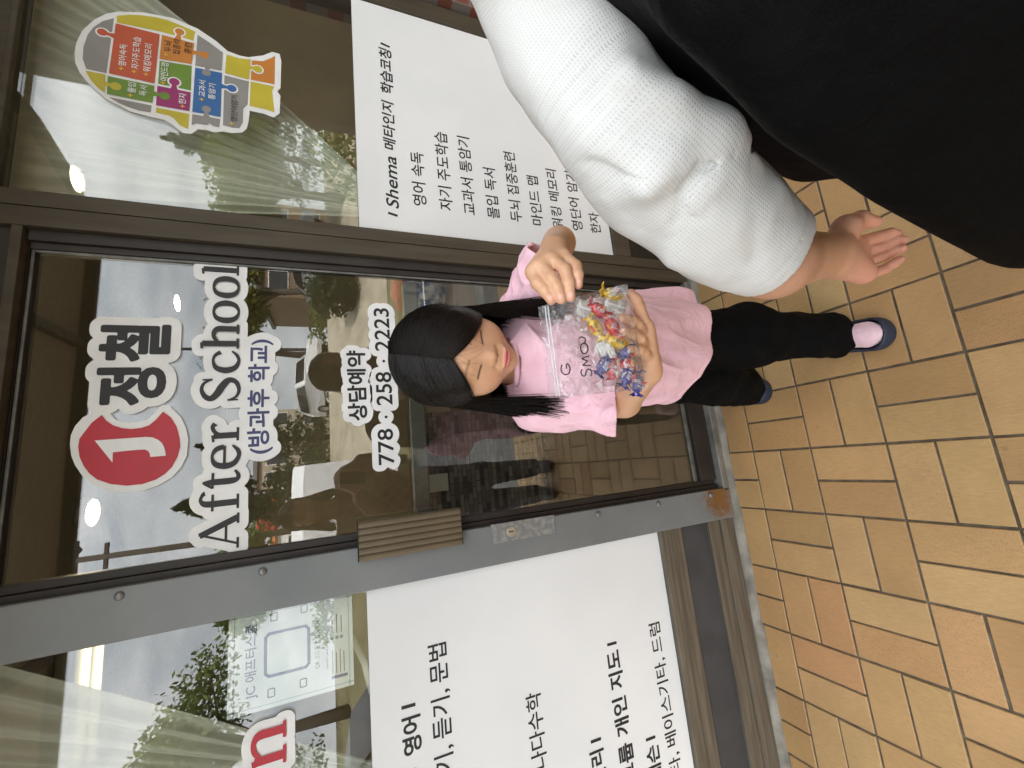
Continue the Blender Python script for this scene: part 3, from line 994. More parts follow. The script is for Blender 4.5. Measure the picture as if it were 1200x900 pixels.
# buildings
WIN_D = plain('dark_window', (.05, .055, .06), .15)
def block(name, label, x0, x1, y0, y1, z0, z1, wall, rows, cols, roofm, cat='building'):
    b = empty(name, ((x0 + x1) / 2, (y0 + y1) / 2, z0), label, cat)
    MB().box(x0, x1, y0, y1, z0 - .3, z1, .02).build('wall', wall, b)
    MB().box(x0 - .2, x1 + .2, y0 - .2, y1 + .2, z1 + .003, z1 + .25, .03).build('roof', roofm, b)
    for rr in range(rows):
        for c in range(cols):
            w = (x1 - x0) / cols
            a = x0 + w * (c + .2); e = x0 + w * (c + .8)
            h = (z1 - z0) / rows
            q = z0 + h * (rr + .25); t = z0 + h * (rr + .78)
            f_ = MB().box(a - .06, e + .06, y1 + .003, y1 + .05, q - .06, t + .06, .01).build('window', WHITE_PAINT, b)
            MB().box(a, e, y1 + .052, y1 + .06, q, t).build('pane', WIN_D, f_)
    return b


block('office_building', 'beige rendered office with two rows of windows behind the parked suv', -.4, 4.6, -36, -28.8, 2.3, 6.6, STUCCO, 2, 4, plain('grey_roof', (.2, .19, .18), .8))
orange = plain('orange_roof', (.62, .20, .06), .6)
block('corner_shop', 'low white shop with an orange roof band across the street', -5.2, -1.0, -27, -22.5, 2.2, 4.7, WHITE_PAINT, 1, 3, orange)
block('brown_house', 'brown house with a grey roof beyond the big maple', 12, 19, -34, -28, 2.3, 6.4, noise_mat('brown_siding', (.16, .10, .06), (.2, .13, .08), 4, .8), 2, 3, plain('slate_roof', (.12, .12, .13), .8))
MB_sign = MB().box(-2.35, -1.15, -22.28, -22.18, 4.72, 5.5, .03)
tag(MB_sign.build('shop_signboard', plain('red_sign', (.55, .03, .03), .4)), 'plain red signboard on top of the orange shop roof', 'sign')

block('added_sky_blocker', 'plain brown stucco block added beyond the wing wall to cut sky light', 4.0, 11.0, -3.3, -.4, -.1, 4.6, noise_mat('blocker_stucco', (.10, .085, .07), (.13, .11, .09), 3, .9, 0, .3, 60), 1, 3, plain('tar_roof', (.05, .05, .05), .9))  # added block, out of view, keeps sky light off the right board

# utility pole and lamp post
pl = empty('utility_pole', (-2.22, -20, 2.1), 'tall dark utility pole with a lamp head near the top', 'pole')
MB().tube([(-2.22, -20, 1.9), (-2.22, -20, 12.4)], [.15, .10], 10).build('pole', BARK, pl, True)
m = MB(); m.box(-2.95, -1.5, -20.06, -19.94, 11.0, 11.14); m.box(-2.7, -1.7, -20.05, -19.95, 10.1, 10.22)
m.build('crossarm', BARK, pl)
MB().lathe((-1.85, -20, 10.9), [(.05, 0), (.16, .1), (.16, .55), (.05, .62)], 12).build('transformer', PANEL_GREY, pl, True)
lp = empty('lamp_post', (6.2, -20.5, 2.1), 'slim grey lamp post beside the white suv', 'lamp post')
MB().tube([(6.2, -20.5, 2.0), (6.2, -20.5, 10.6), (5.9, -20.4, 10.9), (5.0, -20.2, 11.0)], [.09, .06, .05, .04], 10).build('post', PANEL_GREY, lp, True)
MB().box(4.5, 5.1, -20.3, -20.1, 10.92, 11.04, .03).build('lamp_head', PANEL_GREY, lp)


# vehicles: side profile extruded and narrowed towards the roof
CARGLASS = plain('car_glass', (.02, .022, .025), .08)
TYRE = plain('tyre_rubber', (.02, .02, .02), .8)
def vehicle(name, label, cat, loc, prof, width, paint, wheels, wr, windows, lampz, length, yaw=0.0, tumble=.16, zroof=1.0):
    t = empty(name, loc, label, cat)
    M = Matrix.Translation(loc) @ Matrix.Rotation(yaw, 4, 'Z')
    n = len(prof)
    V, F = [], []
    hw = width / 2
    zmax = max(z for _, z in prof)
    rows = [-1, -.93, -.6, 0, .6, .93, 1]
    for q in rows:
        for x, z in prof:
            k = max(0, (z - zroof) / max(.01, zmax - zroof))
            yy = q * (hw - tumble * k)
            sh = 1 - .02 * abs(q) ** 6
            V.append((x * sh, yy, z if z < .3 else z - .03 * abs(q) ** 8))
    for i in range(len(rows) - 1):
        for k in range(n):
            F.append([i * n + k, i * n + (k + 1) % n, (i + 1) * n + (k + 1) % n, (i + 1) * n + k])
    F.append(list(range(n))[::-1]); F.append([(len(rows) - 1) * n + k for k in range(n)])
    tr = lambda mb: MB().add([(M @ Vector(v))[:] for v in mb.V], mb.F)
    body = tr(MB().add(V, F)).build('body', paint, t, False)
    for s in (-1, 1):
        for poly in windows:
            mb = MB()
            P = []
            for x, z in poly:
                k = max(0, (z - zroof) / max(.01, zmax - zroof))
                P.append((x, s * (hw - tumble * k + .006), z))
            mb.add(P + [(a, b - s * .02, c) for a, b, c in P], [list(range(len(P))), [i + len(P) for i in range(len(P))][::-1]] + [[i, (i + 1) % len(P), len(P) + (i + 1) % len(P), len(P) + i] for i in range(len(P))])
            tr(mb).build('side_window', CARGLASS, t)
        for wx in wheels:
            y0 = s * (hw - .10)
            mb = MB()
            mb.tube([(wx, y0 - s * .1, wr), (wx, y0 + s * .11, wr)], wr, 24)
            w = tr(mb).build('wheel', TYRE, t)
            tr(MB().tube([(wx, y0 + s * .10, wr), (wx, y0 + s * .118, wr)], wr * .62, 18)).build('rim', ALU, w)
        for xe, nm, mm in ((length / 2 + .004, 'headlight', WHITE_PAINT), (-length / 2 - .004, 'tail_light', plain('red_lens', (.5, .02, .02), .2))):
            tr(MB().box(min(xe, xe * .985), max(xe, xe * .985), min(s * hw * .55, s * hw * .9), max(s * hw * .55, s * hw * .9), lampz, lampz + .14, .02)).build(nm, mm, t)
    return t, tr


CARWHITE = noise_mat('white_car_paint', (.74, .75, .76), (.80, .80, .80), 2, .25, 0, 0, 10, .5, coat=.6)
suv = [(-2.2, .35), (-2.25, .75), (-2.2, 1.05), (-2.05, 1.55), (-1.75, 1.66), (.1, 1.66), (.55, 1.58), (1.05, 1.12), (1.9, 1.0), (2.2, .85), (2.25, .5), (2.15, .32)]
swin = [[(-1.85, 1.12), (-1.75, 1.5), (-1.0, 1.54), (-1.0, 1.12)], [(-.95, 1.12), (-.95, 1.54), (-.05, 1.54), (-.05, 1.12)], [(0, 1.12), (0, 1.54), (.4, 1.52), (.85, 1.12)]]
t, tr = vehicle('parked_suv', 'white suv parked on the sloping lot in front of the office', 'car', (4.9, -21.5, 2.12), suv, 1.85, CARWHITE, (-1.35, 1.4), .35, swin, .78, 4.5, R_(68), .16, 1.05)
tr(MB().add([(1.03, -.7, 1.16), (1.03, .7, 1.16), (.6, .62, 1.56), (.6, -.62, 1.56)], [[0, 1, 2, 3]])).build('windscreen', CARGLASS, t)
sed = [(-2.2, .35), (-2.25, .8), (-2.1, .98), (-1.5, 1.02), (-1.0, 1.40), (.2, 1.42), (.9, 1.0), (1.9, .9), (2.2, .72), (2.22, .35)]
cwin = [[(-1.2, 1.02), (-.9, 1.34), (-.3, 1.36), (-.3, 1.02)], [(-.25, 1.02), (-.25, 1.36), (.2, 1.35), (.65, 1.02)]]
t, tr = vehicle('parked_car', 'silver saloon parked on the lot below the yellow green tree', 'car', (9.6, -17.6, 2.07), sed, 1.78, plain('silver_paint', (.45, .47, .5), .25, .5), (-1.4, 1.4), .32, cwin, .68, 4.45, R_(80), .2, 1.0)
t, tr = vehicle('parked_car', 'black suv parked alone at the near kerb of the road', 'car', (-4.2, -5.3, -.12), suv, 1.85, plain('black_car_paint', (.012, .012, .014), .15), (-1.35, 1.4), .35, swin, .78, 4.5, R_(4), .16, 1.05)
tr(MB().add([(1.03, -.7, 1.16), (1.03, .7, 1.16), (.6, .62, 1.56), (.6, -.62, 1.56)], [[0, 1, 2, 3]])).build('windscreen', CARGLASS, t)
van = [(-2.6, .35), (-2.65, 2.2), (-2.5, 2.42), (1.2, 2.42), (1.75, 1.75), (2.4, 1.35), (2.65, 1.1), (2.7, .4)]
vwin = [[(1.0, 1.45), (1.0, 2.05), (1.25, 2.05), (1.85, 1.5)]]
t, tr = vehicle('delivery_van', 'tall white delivery van parked at the far kerb seen end on', 'van', (-.75, -10.6, .03), van, 1.95, CARWHITE, (-1.6, 1.7), .36, vwin, .95, 5.35, R_(-90), .08, 1.3)
# ------------------------------------------------------------------ lettering and signs
INK = plain('black_vinyl_ink', (.012, .012, .013), .6)
INK_SOFT = plain('charcoal_vinyl', (.024, .024, .027), .6)
NAVY = plain('navy_vinyl', (.045, .048, .15), .5)
RED_V = plain('red_vinyl', (.47, .015, .032), .45)
BOARD = noise_mat('white_sign_board', (.72, .738, .755), (.79, .80, .81), 2.2, .42, 0, .05, 300)
_nt = BOARD.node_tree; _p = _nt.nodes['Principled BSDF']; _lk = _p.inputs['Base Color'].links[0].from_socket
_sc = N(_nt, 'ShaderNodeTexNoise', Scale=19.0, Detail=9, Roughness=.8, Distortion=2.5)
_tc = N(_nt, 'ShaderNodeTexCoord'); _nt.links.new(_tc.outputs['Object'], _sc.inputs['Vector'])
_rp = N(_nt, 'ShaderNodeValToRGB'); _rp.color_ramp.elements[0].position = .66; _rp.color_ramp.elements[1].position = .80
_rp.color_ramp.elements[1].color = (.35, .35, .35, 1)
_mx = N(_nt, 'ShaderNodeMixRGB'); _mx.inputs['Color2'].default_value = (.40, .40, .40, 1)          # scuffs and grime on the board
_nt.links.new(_sc.outputs['Fac'], _rp.inputs['Fac']); _nt.links.new(_rp.outputs['Color'], _mx.inputs['Fac']); _nt.links.new(_lk, _mx.inputs['Color1']); _nt.links.new(_mx.outputs['Color'], _p.inputs['Base Color'])
STICK = plain('white_vinyl', (.80, .81, .82), .45)


def text_mesh(body, offset=0.0, shear=0.0):
    c = bpy.data.curves.new('lettering', 'FONT')
    c.body = body
    c.offset = offset
    c.shear = shear
    c.resolution_u = 4
    o = bpy.data.objects.new('lettering', c)
    COL.objects.link(o)
    bpy.context.view_layer.update()
    me = bpy.data.meshes.new_from_object(o.evaluated_get(bpy.context.evaluated_depsgraph_get()))
    V = np.array([v.co[:] for v in me.vertices]); F = [list(p.vertices) for p in me.polygons]
    bpy.data.objects.remove(o); bpy.data.curves.remove(c); bpy.data.meshes.remove(me)
    return V, F


def outline(F):
    cnt = {}
    for f in F:
        for i in range(len(f)):
            e = (f[i], f[(i + 1) % len(f)])
            k = (min(e), max(e))
            cnt[k] = cnt.get(k, 0) + 1
    return [k for k, v in cnt.items() if v == 1]


class Flat:
    """flat lettering in the facade plane: (x,z) points, faces and outline segments"""
    def __init__(s): s.V, s.F, s.S, s.lay = [], [], [], []

    def text(s, body, x0, x1, z0, z1, bold=0.0, shear=0.0, lay=0):
        V, F = text_mesh(body, 0, shear)
        a, b = V.min(0), V.max(0)
        if bold:                                     # heavier strokes: everything within r of the regular letter
            r = bold * (z1 - z0)
            P = [(x0 + r + (v[0] - a[0]) / (b[0] - a[0]) * (x1 - x0 - 2 * r), z0 + r + (v[1] - a[1]) / (b[1] - a[1]) * (z1 - z0 - 2 * r)) for v in V]
            loops = halo([(P[i], P[j]) for i, j in outline(F)], r, max(r * .45, .0005), (P, F))
            for P2, F2 in loop_faces(loops, .0002): s.raw(P2, F2, lay)
            return s
        P = [(x0 + (v[0] - a[0]) / (b[0] - a[0]) * (x1 - x0), z0 + (v[1] - a[1]) / (b[1] - a[1]) * (z1 - z0)) for v in V]
        return s.raw(P, F, lay)

    def raw(s, P, F, lay=0):
        n = len(s.V)
        s.V += [tuple(map(float, p)) for p in P]; s.lay += [lay] * len(P)
        s.F += [[i + n for i in f] for f in F]
        s.S += [(P[a], P[b]) for a, b in outline(F)]
        return s

    def poly(s, P, lay=0):
        from mathutils.geometry import tessellate_polygon
        return s.raw(P, [list(t) for t in tessellate_polygon([[Vector((x, z, 0)) for x, z in P]])], lay)

    def disc(s, x, z, r, lay=0, seg=20):
        return s.poly([(x + r * math.cos(2 * math.pi * k / seg), z + r * math.sin(2 * math.pi * k / seg)) for k in range(seg)], lay)

    def stroke(s, pts, lay=0, sub=8, closed=False):
        """pts: (x,z,half width); a smooth brush stroke through them"""
        p = np.array(pts, float); n = len(p)
        if n > 2:
            out = []
            rng_ = range(n if closed else n - 1)
            for i in rng_:
                p0, p1, p2, p3 = (p[(i - 1) % n], p[i], p[(i + 1) % n], p[(i + 2) % n]) if closed else (p[max(i - 1, 0)], p[i], p[i + 1], p[min(i + 2, n - 1)])
                for k in range(sub):
                    t = k / sub
                    out.append(.5 * (2 * p1 + (p2 - p0) * t + (2 * p0 - 5 * p1 + 4 * p2 - p3) * t * t + (3 * p1 - p0 - 3 * p2 + p3) * t ** 3))
            if not closed: out.append(p[-1])
            p = np.array(out); n = len(p)
        P = []
        for i in range(n):
            a = p[(i + 1) % n] if closed or i < n - 1 else p[i]
            b = p[(i - 1) % n] if closed or i > 0 else p[i]
            d = a[:2] - b[:2]; d = d / max(1e-9, np.linalg.norm(d))
            w = p[i, 2]
            P += [(p[i, 0] - d[1] * w, p[i, 1] + d[0] * w), (p[i, 0] + d[1] * w, p[i, 1] - d[0] * w)]
        m = n if closed else n - 1
        F = [[2 * i, 2 * i + 1, (2 * i + 3) % (2 * n), (2 * i + 2) % (2 * n)] for i in range(m)]
        return s.raw(P, F, lay)

    def build(s, name, m, y, parent=None, step=.00012):
        V = [(x, y - l * step, z) for (x, z), l in zip(s.V, s.lay)]
        return link_mesh(name, np_mesh(name, V, face_front(V, s.F)), m, parent)


def face_front(V, F):
    out = []
    for f in F:
        a, b, c = (np.array(V[f[0]]), np.array(V[f[1]]), np.array(V[f[2]]))
        nn = np.cross(b - a, c - a)
        out.append(f if nn[1] < 0 else f[::-1])
    return out


def halo(segs, r, step=.0028, extra=None):
    """outline loops of everything within r of the segments (plus polygons in extra): the white cut line of a sticker"""
    A = np.array([s[0] for s in segs], np.float32); B = np.array([s[1] for s in segs], np.float32)
    lo = np.minimum(A.min(0), B.min(0)) - r - 3 * step; hi = np.maximum(A.max(0), B.max(0)) + r + 3 * step
    nx, nz = (np.ceil((hi - lo) / step)).astype(int) + 1
    gx = lo[0] + np.arange(nx) * step; gz = lo[1] + np.arange(nz) * step
    D = np.full((nx, nz), 1e3, np.float32)
    for a, b in zip(A, B):
        i0, i1 = np.clip(((np.array([min(a[0], b[0]) - r - 2 * step, max(a[0], b[0]) + r + 2 * step]) - lo[0]) / step).astype(int), 0, nx)
        j0, j1 = np.clip(((np.array([min(a[1], b[1]) - r - 2 * step, max(a[1], b[1]) + r + 2 * step]) - lo[1]) / step).astype(int), 0, nz)
        X, Z = np.meshgrid(gx[i0:i1 + 1], gz[j0:j1 + 1], indexing='ij')
        d = b - a; l2 = max(1e-12, float(d @ d))
        t = np.clip(((X - a[0]) * d[0] + (Z - a[1]) * d[1]) / l2, 0, 1)
        q = np.hypot(X - a[0] - t * d[0], Z - a[1] - t * d[1])
        D[i0:i1 + 1, j0:j1 + 1] = np.minimum(D[i0:i1 + 1, j0:j1 + 1], q)
    D = np.minimum(D, r + 3 * step) - r
    if extra is not None:                            # inside of the letter itself
        P0, F0 = extra
        for f in F0:
            for k in range(1, len(f) - 1):
                a, b, c = (np.array(P0[f[q]]) for q in (0, k, k + 1))
                i0, i1 = np.clip(((np.array([min(a[0], b[0], c[0]), max(a[0], b[0], c[0])]) - lo[0]) / step).astype(int), 0, nx - 1)
                j0, j1 = np.clip(((np.array([min(a[1], b[1], c[1]), max(a[1], b[1], c[1])]) - lo[1]) / step).astype(int), 0, nz - 1)
                X, Z = np.meshgrid(gx[i0:i1 + 2], gz[j0:j1 + 2], indexing='ij')
                cr = lambda p, q: (q[0] - p[0]) * (Z - p[1]) - (q[1] - p[1]) * (X - p[0])
                s1, s2, s3 = cr(a, b), cr(b, c), cr(c, a)
                ins = ((s1 >= 0) & (s2 >= 0) & (s3 >= 0)) | ((s1 <= 0) & (s2 <= 0) & (s3 <= 0))
                sl = D[i0:i1 + 2, j0:j1 + 2]
                sl[ins] = np.minimum(sl[ins], -r * .5)
    # marching squares
    nxt = {}
    def ep(i, j, i2, j2):
        a, b = D[i, j], D[i2, j2]; t = a / (a - b)
        return (float(gx[i] + (gx[i2] - gx[i]) * t), float(gz[j] + (gz[j2] - gz[j]) * t))
    tbl = {1: ['lb'], 2: ['br'], 3: ['lr'], 4: ['rt'], 5: ['lt', 'rb'], 6: ['bt'], 7: ['lt'], 8: ['tl'], 9: ['tb'], 10: ['bl', 'tr'], 11: ['tr'], 12: ['rl'], 13: ['rb'], 14: ['bl']}
    S = D < 0
    code = S[:-1, :-1] * 1 + S[1:, :-1] * 2 + S[1:, 1:] * 4 + S[:-1, 1:] * 8
    P = {}
    for i, j in zip(*np.nonzero((code > 0) & (code < 15))):
        E = {'l': (('v', i, j), (i, j, i, j + 1)), 'r': (('v', i + 1, j), (i + 1, j, i + 1, j + 1)), 'b': (('h', i, j), (i, j, i + 1, j)), 't': (('h', i, j + 1), (i, j + 1, i + 1, j + 1))}
        for sgm in tbl[int(code[i, j])]:
            k0, k1 = E[sgm[0]][0], E[sgm[1]][0]
            for q in sgm:
                if E[q][0] not in P: P[E[q][0]] = ep(*E[q][1])
            nxt.setdefault(k0, []).append(k1); nxt.setdefault(k1, []).append(k0)
    loops, seen = [], set()
    for k in list(nxt):
        if k in seen: continue
        lp, cur, prev = [], k, None
        while cur not in seen:
            seen.add(cur); lp.append(P[cur])
            c = [q for q in nxt[cur] if q not in seen]
            if not c: break
            cur = c[0]
        if len(lp) > 8: loops.append(lp)
    return loops


def loop_faces(loops, min_hole):
    from mathutils.geometry import tessellate_polygon
    area = lambda l: .5 * sum(l[i][0] * l[(i + 1) % len(l)][1] - l[(i + 1) % len(l)][0] * l[i][1] for i in range(len(l)))
    def inside(p, l):
        c = False
        for i in range(len(l)):
            (x1, z1), (x2, z2) = l[i], l[i - 1]
            if (z1 > p[1]) != (z2 > p[1]) and p[0] < (x2 - x1) * (p[1] - z1) / (z2 - z1) + x1: c = not c
        return c
    big = sorted(loops, key=lambda l: -abs(area(l)))
    depth = [sum(inside(l[0], o) for o in big if o is not l) for l in big]
    for l, d in zip(big, depth):
        if d % 2: continue
        hs = [h for h, dh in zip(big, depth) if dh == d + 1 and inside(h[0], l) and abs(area(h)) > min_hole ** 2]
        flat = [p for q in [l] + hs for p in q]
        yield flat, [list(t) for t in tessellate_polygon([[Vector((x, z, 0)) for x, z in q] for q in [l] + hs])]


def plate_from_loops(name, loops, m, y0, y1, parent=None, holes=True, min_hole=.012):
    def area(l): return .5 * sum(l[i][0] * l[(i + 1) % len(l)][1] - l[(i + 1) % len(l)][0] * l[i][1] for i in range(len(l)))
    def inside(p, l):
        c = False
        for i in range(len(l)):
            (x1, z1), (x2, z2) = l[i], l[i - 1]
            if (z1 > p[1]) != (z2 > p[1]) and p[0] < (x2 - x1) * (p[1] - z1) / (z2 - z1) + x1: c = not c
        return c
    big = sorted(loops, key=lambda l: -abs(area(l)))
    outer, hole = [], []
    for l in big:
        if any(inside(l[0], o) for o in outer): hole.append(l)
        else: outer.append(l)
    from mathutils.geometry import tessellate_polygon
    V, F = [], []
    for o in outer:
        hs = [h for h in hole if inside(h[0], o) and abs(area(h)) > min_hole ** 2] if holes else []
        ls = [o] + hs
        flat = [p for l in ls for p in l]
        tris = tessellate_polygon([[Vector((x, z, 0)) for x, z in l] for l in ls])
        n = len(V); k = len(flat)
        V += [(x, y0, z) for x, z in flat] + [(x, y1, z) for x, z in flat]
        for t in tris: F.append([i + n for i in t]); F.append([i + n + k for i in t][::-1])
        b = 0
        for l in ls:
            for i in range(len(l)):
                j = (i + 1) % len(l)
                F.append([n + b + i, n + b + j, n + b + j + k, n + b + i + k])
            b += len(l)
    mb = MB(); mb.add(V, F)
    return mb.build(name, m, parent)


SY = GY - .0025         # front of the stickers on the glass


def sticker(name, label, backing_segs, r, layers, holes=True):
    b = plate_from_loops('backing', halo(backing_segs, r), STICK, SY, GY - .0006, None, holes)
    root = empty(name, (float(np.mean([s[0][0] for s in backing_segs])), SY, float(np.min([s[0][1] for s in backing_segs]))), label, 'sticker')
    b.parent = root; b.matrix_parent_inverse = Matrix.Translation(root.location).inverted()
    for nm, fl, mm, dy in layers: fl.build(nm, mm, SY - .0006 - dy, root)
    return root


# serif letters, drawn in units of the cap height
def serif(fl, ch, x, z, h, w):
    """ch at left x, baseline z, cap height h, width w"""
    X = lambda u: x + u * w
    Z = lambda v: z + v * h
    T, t = .096 * h, .035 * h                       # thick and thin half strokes
    xh = .70
    lay = [int(x * 1000) % 7 * 6]
    def st(pts, closed=False):
        lay[0] += 1
        fl.stroke([(X(a), Z(b), c) for a, b, c in pts], lay[0], closed=closed)
    def bar(u0, u1, v): st([(u0, v, t), (u1, v, t)])
    def stem(u, v0, v1, k=1.0): st([(u, v0, T * k), (u, v1, T * k)])
    def bowl(): st([(.5, xh + .005, t), (.2, xh * .86, T * .8), (.1, xh * .5, T * 1.05), (.2, xh * .14, T * .8), (.5, -.005, t), (.8, xh * .14, T * .8), (.9, xh * .5, T * 1.05), (.8, xh * .86, T * .8)], True)
    if ch == 'A':
        st([(.50, 1.02, t), (.13, .03, t)]); st([(.46, 1.0, T * .9), (.87, .03, T)])
        bar(.24, .70, .33); bar(.0, .30, .02); bar(.70, 1.0, .02)
    elif ch == 'f':
        stem(.42, .02, .72); st([(.42, .68, T), (.46, .88, T * .9), (.66, .99, t * 1.3), (.92, .93, T * .55), (.96, .88, T * .75)])
        bar(.08, .88, .68); bar(.1, .8, .02)
    elif ch == 't':
        st([(.40, .94, t), (.40, .70, T * .9), (.40, .2, T), (.50, .03, T * .7), (.72, .01, t * 1.6), (.98, .10, t)])
        bar(.05, .92, .68); st([(.08, .68, t), (.36, .90, t)])
    elif ch == 'e':
        st([(.94, .17, t * .8), (.72, .02, t * 1.7), (.48, -.005, T * .6), (.2, .12, T * .85), (.10, xh * .5, T), (.2, xh * .87, T * .8), (.52, xh + .005, t), (.80, xh * .86, T * .75), (.89, xh * .56, T * .8)])
        bar(.12, .93, xh * .54)
    elif ch == 'r':
        stem(.32, .02, xh - .03); st([(.32, xh * .6, t), (.50, xh * .9, t * 1.6), (.76, xh, T * .6), (.93, xh * .9, T * .85)])
        bar(.03, .70, .02); st([(.02, xh - .03, t), (.36, xh - .0, t)])
    elif ch == 'S':
        st([(.90, .78, t), (.76, .95, t * 1.2), (.50, 1.005, t * 1.5), (.22, .90, T * .8), (.14, .74, T * .95), (.34, .58, T * 1.1), (.62, .46, T * 1.15), (.88, .28, T * .98), (.80, .08, T * .75), (.48, -.01, t * 1.5), (.20, .06, t * 1.2), (.06, .24, t)])
        st([(.91, .72, t), (.91, .99, t * .7)]); st([(.06, .01, t * .7), (.06, .30, t)])
    elif ch == 'c':
        st([(.92, xh * .72, T * .75), (.78, xh * .93, T * .5), (.54, xh + .005, t), (.22, xh * .87, T * .8), (.10, xh * .5, T * 1.05), (.22, .10, T * .85), (.52, -.005, T * .5), (.78, .05, t * 1.4), (.97, .19, t * .8)])
    elif ch in 'hn':
        stem(.20, .02, 1.0 if ch == 'h' else xh - .03); st([(.20, xh * .72, t), (.42, xh * .95, t * 1.6), (.64, xh * .99, T * .6), (.80, xh * .82, T), (.81, .3, T), (.81, .02, T)])
        bar(.0, .42, .02); bar(.60, 1.0, .02)
        st([(.0, 1.0 if ch == 'h' else xh - .03, t), (.24, 1.02 if ch == 'h' else xh, t)])
    elif ch == 'o': bowl()
    elif ch == 'l':
        stem(.5, .02, 1.0); bar(.05, .95, .02); st([(.04, 1.0, t), (.56, 1.02, t)])


# "After School (방과후 학교)"
fa, fb = Flat(), Flat()
for ch, x0, x1 in (('A', -.294, -.209), ('f', -.203, -.152), ('t', -.146, -.101), ('e', -.096, -.034), ('r', -.028, .024), ('S', .078, .143), ('c', .156, .217), ('h', .222, .290), ('o', .296, .358), ('o', .368, .429), ('l', .434, .466)):
    zb = 1.657 + (x0 + .294) / .76 * .013
    serif(fa if x0 < .05 else fb, ch, x0, zb, .0815, x1 - x0)
fk = Flat().text('(방과후 학교)', -.066, .250, 1.583, 1.643, .022)
sticker('school_lettering_sticker', 'wide white edged sticker with serif english words over smaller blue korean text', fa.S + fb.S + fk.S, .0195,
        [('serif_word', fa, INK_SOFT, 0), ('serif_word', fb, INK_SOFT, 0), ('korean_lettering', fk, NAVY, 0)])

# telephone number and the two words above it
fps = [Flat().text('778', -.125, -.021, 1.271, 1.3155, .018), Flat().text('258', .050, .152, 1.268, 1.3145, .018), Flat().text('2223', .218, .357, 1.2665, 1.3125, .018)]
fpd = [Flat().disc(.0145, 1.289, .0042), Flat().disc(.186, 1.2885, .0042)]
sticker('phone_number_sticker', 'white edged phone number sticker just above the girl\'s head on the door glass', sum([f_.S for f_ in fps + fpd], []), .0175, [('digits', f_, INK, 0) for f_ in fps] + [('dot', f_, INK, 0) for f_ in fpd])
fs = Flat().text('상담예약', .008, .219, 1.341, 1.394, .03)
sticker('korean_words_sticker', 'short white edged sticker of four black korean characters above the phone number', fs.S, .0165, [('korean_lettering', fs, INK, 0)])

BACK = [(1.0588, 2.0609), (1.0938, 2.0591), (1.1336, 2.0507), (1.1804, 2.0286), (1.2102, 2.0047), (1.2284, 1.9794), (1.2486, 1.9195), (1.2541, 1.8489), (1.2379, 1.7895), (1.2101, 1.7432), (1.1821, 1.7117), (1.176, 1.6802), (1.1772, 1.6563), (1.1975, 1.6159), (1.2196, 1.5911), (1.2186, 1.57), (1.1913, 1.5649), (1.0882, 1.5672), (1.0743, 1.5763), (1.0602, 1.5672), (0.9934, 1.5695), (0.9751, 1.5858), (0.9818, 1.614), (0.9831, 1.6497), (0.9454, 1.6523), (0.9181, 1.6565), (0.9018, 1.6678), (0.8935, 1.6942), (0.8932, 1.7166), (0.8849, 1.7385), (0.8886, 1.7568), (0.8864, 1.7783), (0.8673, 1.7918), (0.8653, 1.8127), (0.8878, 1.8412), (0.8982, 1.8587), (0.899, 1.8823), (0.9056, 1.9352), (0.9317, 1.9876), (0.9538, 2.0108), (0.9766, 2.0308), (1.0006, 2.0465), (1.0262, 2.0568)]
GREY1 = [(1.2018, 1.9858), (1.0131, 1.9907), (1.0144, 2.0333), (1.0453, 2.0428), (1.0844, 2.0436), (1.1263, 2.0377), (1.1555, 2.027), (1.1825, 2.0094)]
YEL1 = [(1.2125, 1.9798), (1.2272, 1.9526), (1.2355, 1.9257), (1.2412, 1.8912), (1.2412, 1.8628), (1.2339, 1.83), (1.2248, 1.795), (1.1904, 1.7991), (1.1943, 1.8786), (1.189, 1.9785)]
RED = [(1.1852, 1.9802), (1.1831, 1.8802), (1.0107, 1.8841), (1.0148, 1.9851)]
ORG = [(1.183, 1.8745), (1.1805, 1.7965), (1.1041, 1.7998), (1.0981, 1.8764)]
GRN1 = [(1.092, 1.8761), (1.0989, 1.7997), (1.0122, 1.7989), (1.0131, 1.876)]
YEL2 = [(1.0073, 2.0341), (1.0077, 1.9923), (0.9502, 1.99), (0.9602, 2.005), (0.9821, 2.0219)]
GRN2 = [(1.0044, 1.987), (1.0027, 1.8837), (0.9452, 1.8858), (0.9467, 1.9854)]
MAG = [(1.0047, 1.877), (1.005, 1.7986), (0.9403, 1.8), (0.9396, 1.8774)]
GREY2 = [(0.9385, 1.9805), (0.9369, 1.8874), (0.9131, 1.8883), (0.9125, 1.9128), (0.917, 1.9358), (0.9253, 1.9588)]
YEL3 = [(0.9328, 1.8771), (0.9313, 1.7997), (0.88, 1.8007), (0.888, 1.8205), (0.9072, 1.8351), (0.9134, 1.8457), (0.9162, 1.8764)]
GREY3 = [(1.2138, 1.7887), (1.1961, 1.7581), (1.1706, 1.7231), (1.1042, 1.7253), (1.1016, 1.791)]
BLUE = [(1.0943, 1.7908), (1.0961, 1.7236), (0.9397, 1.7237), (0.9402, 1.7929)]
GREY4 = [(0.9321, 1.7926), (0.9322, 1.725), (0.9041, 1.7265), (0.9046, 1.7412), (0.9125, 1.7502), (0.9037, 1.7572), (0.9045, 1.7824), (0.8949, 1.7927)]
YEL4 = [(1.1671, 1.7137), (1.1638, 1.68), (1.1693, 1.6498), (1.0936, 1.6536), (1.0984, 1.716)]
GREY5 = [(1.0904, 1.7174), (1.087, 1.6535), (1.003, 1.6554), (0.9839, 1.6668), (0.9364, 1.6669), (0.9134, 1.6757), (0.9109, 1.6946), (0.9136, 1.7171)]
ORG2 = [(1.1681, 1.6465), (1.1748, 1.6157), (1.1929, 1.5951), (1.2062, 1.5826), (1.0967, 1.5839), (1.095, 1.6488)]
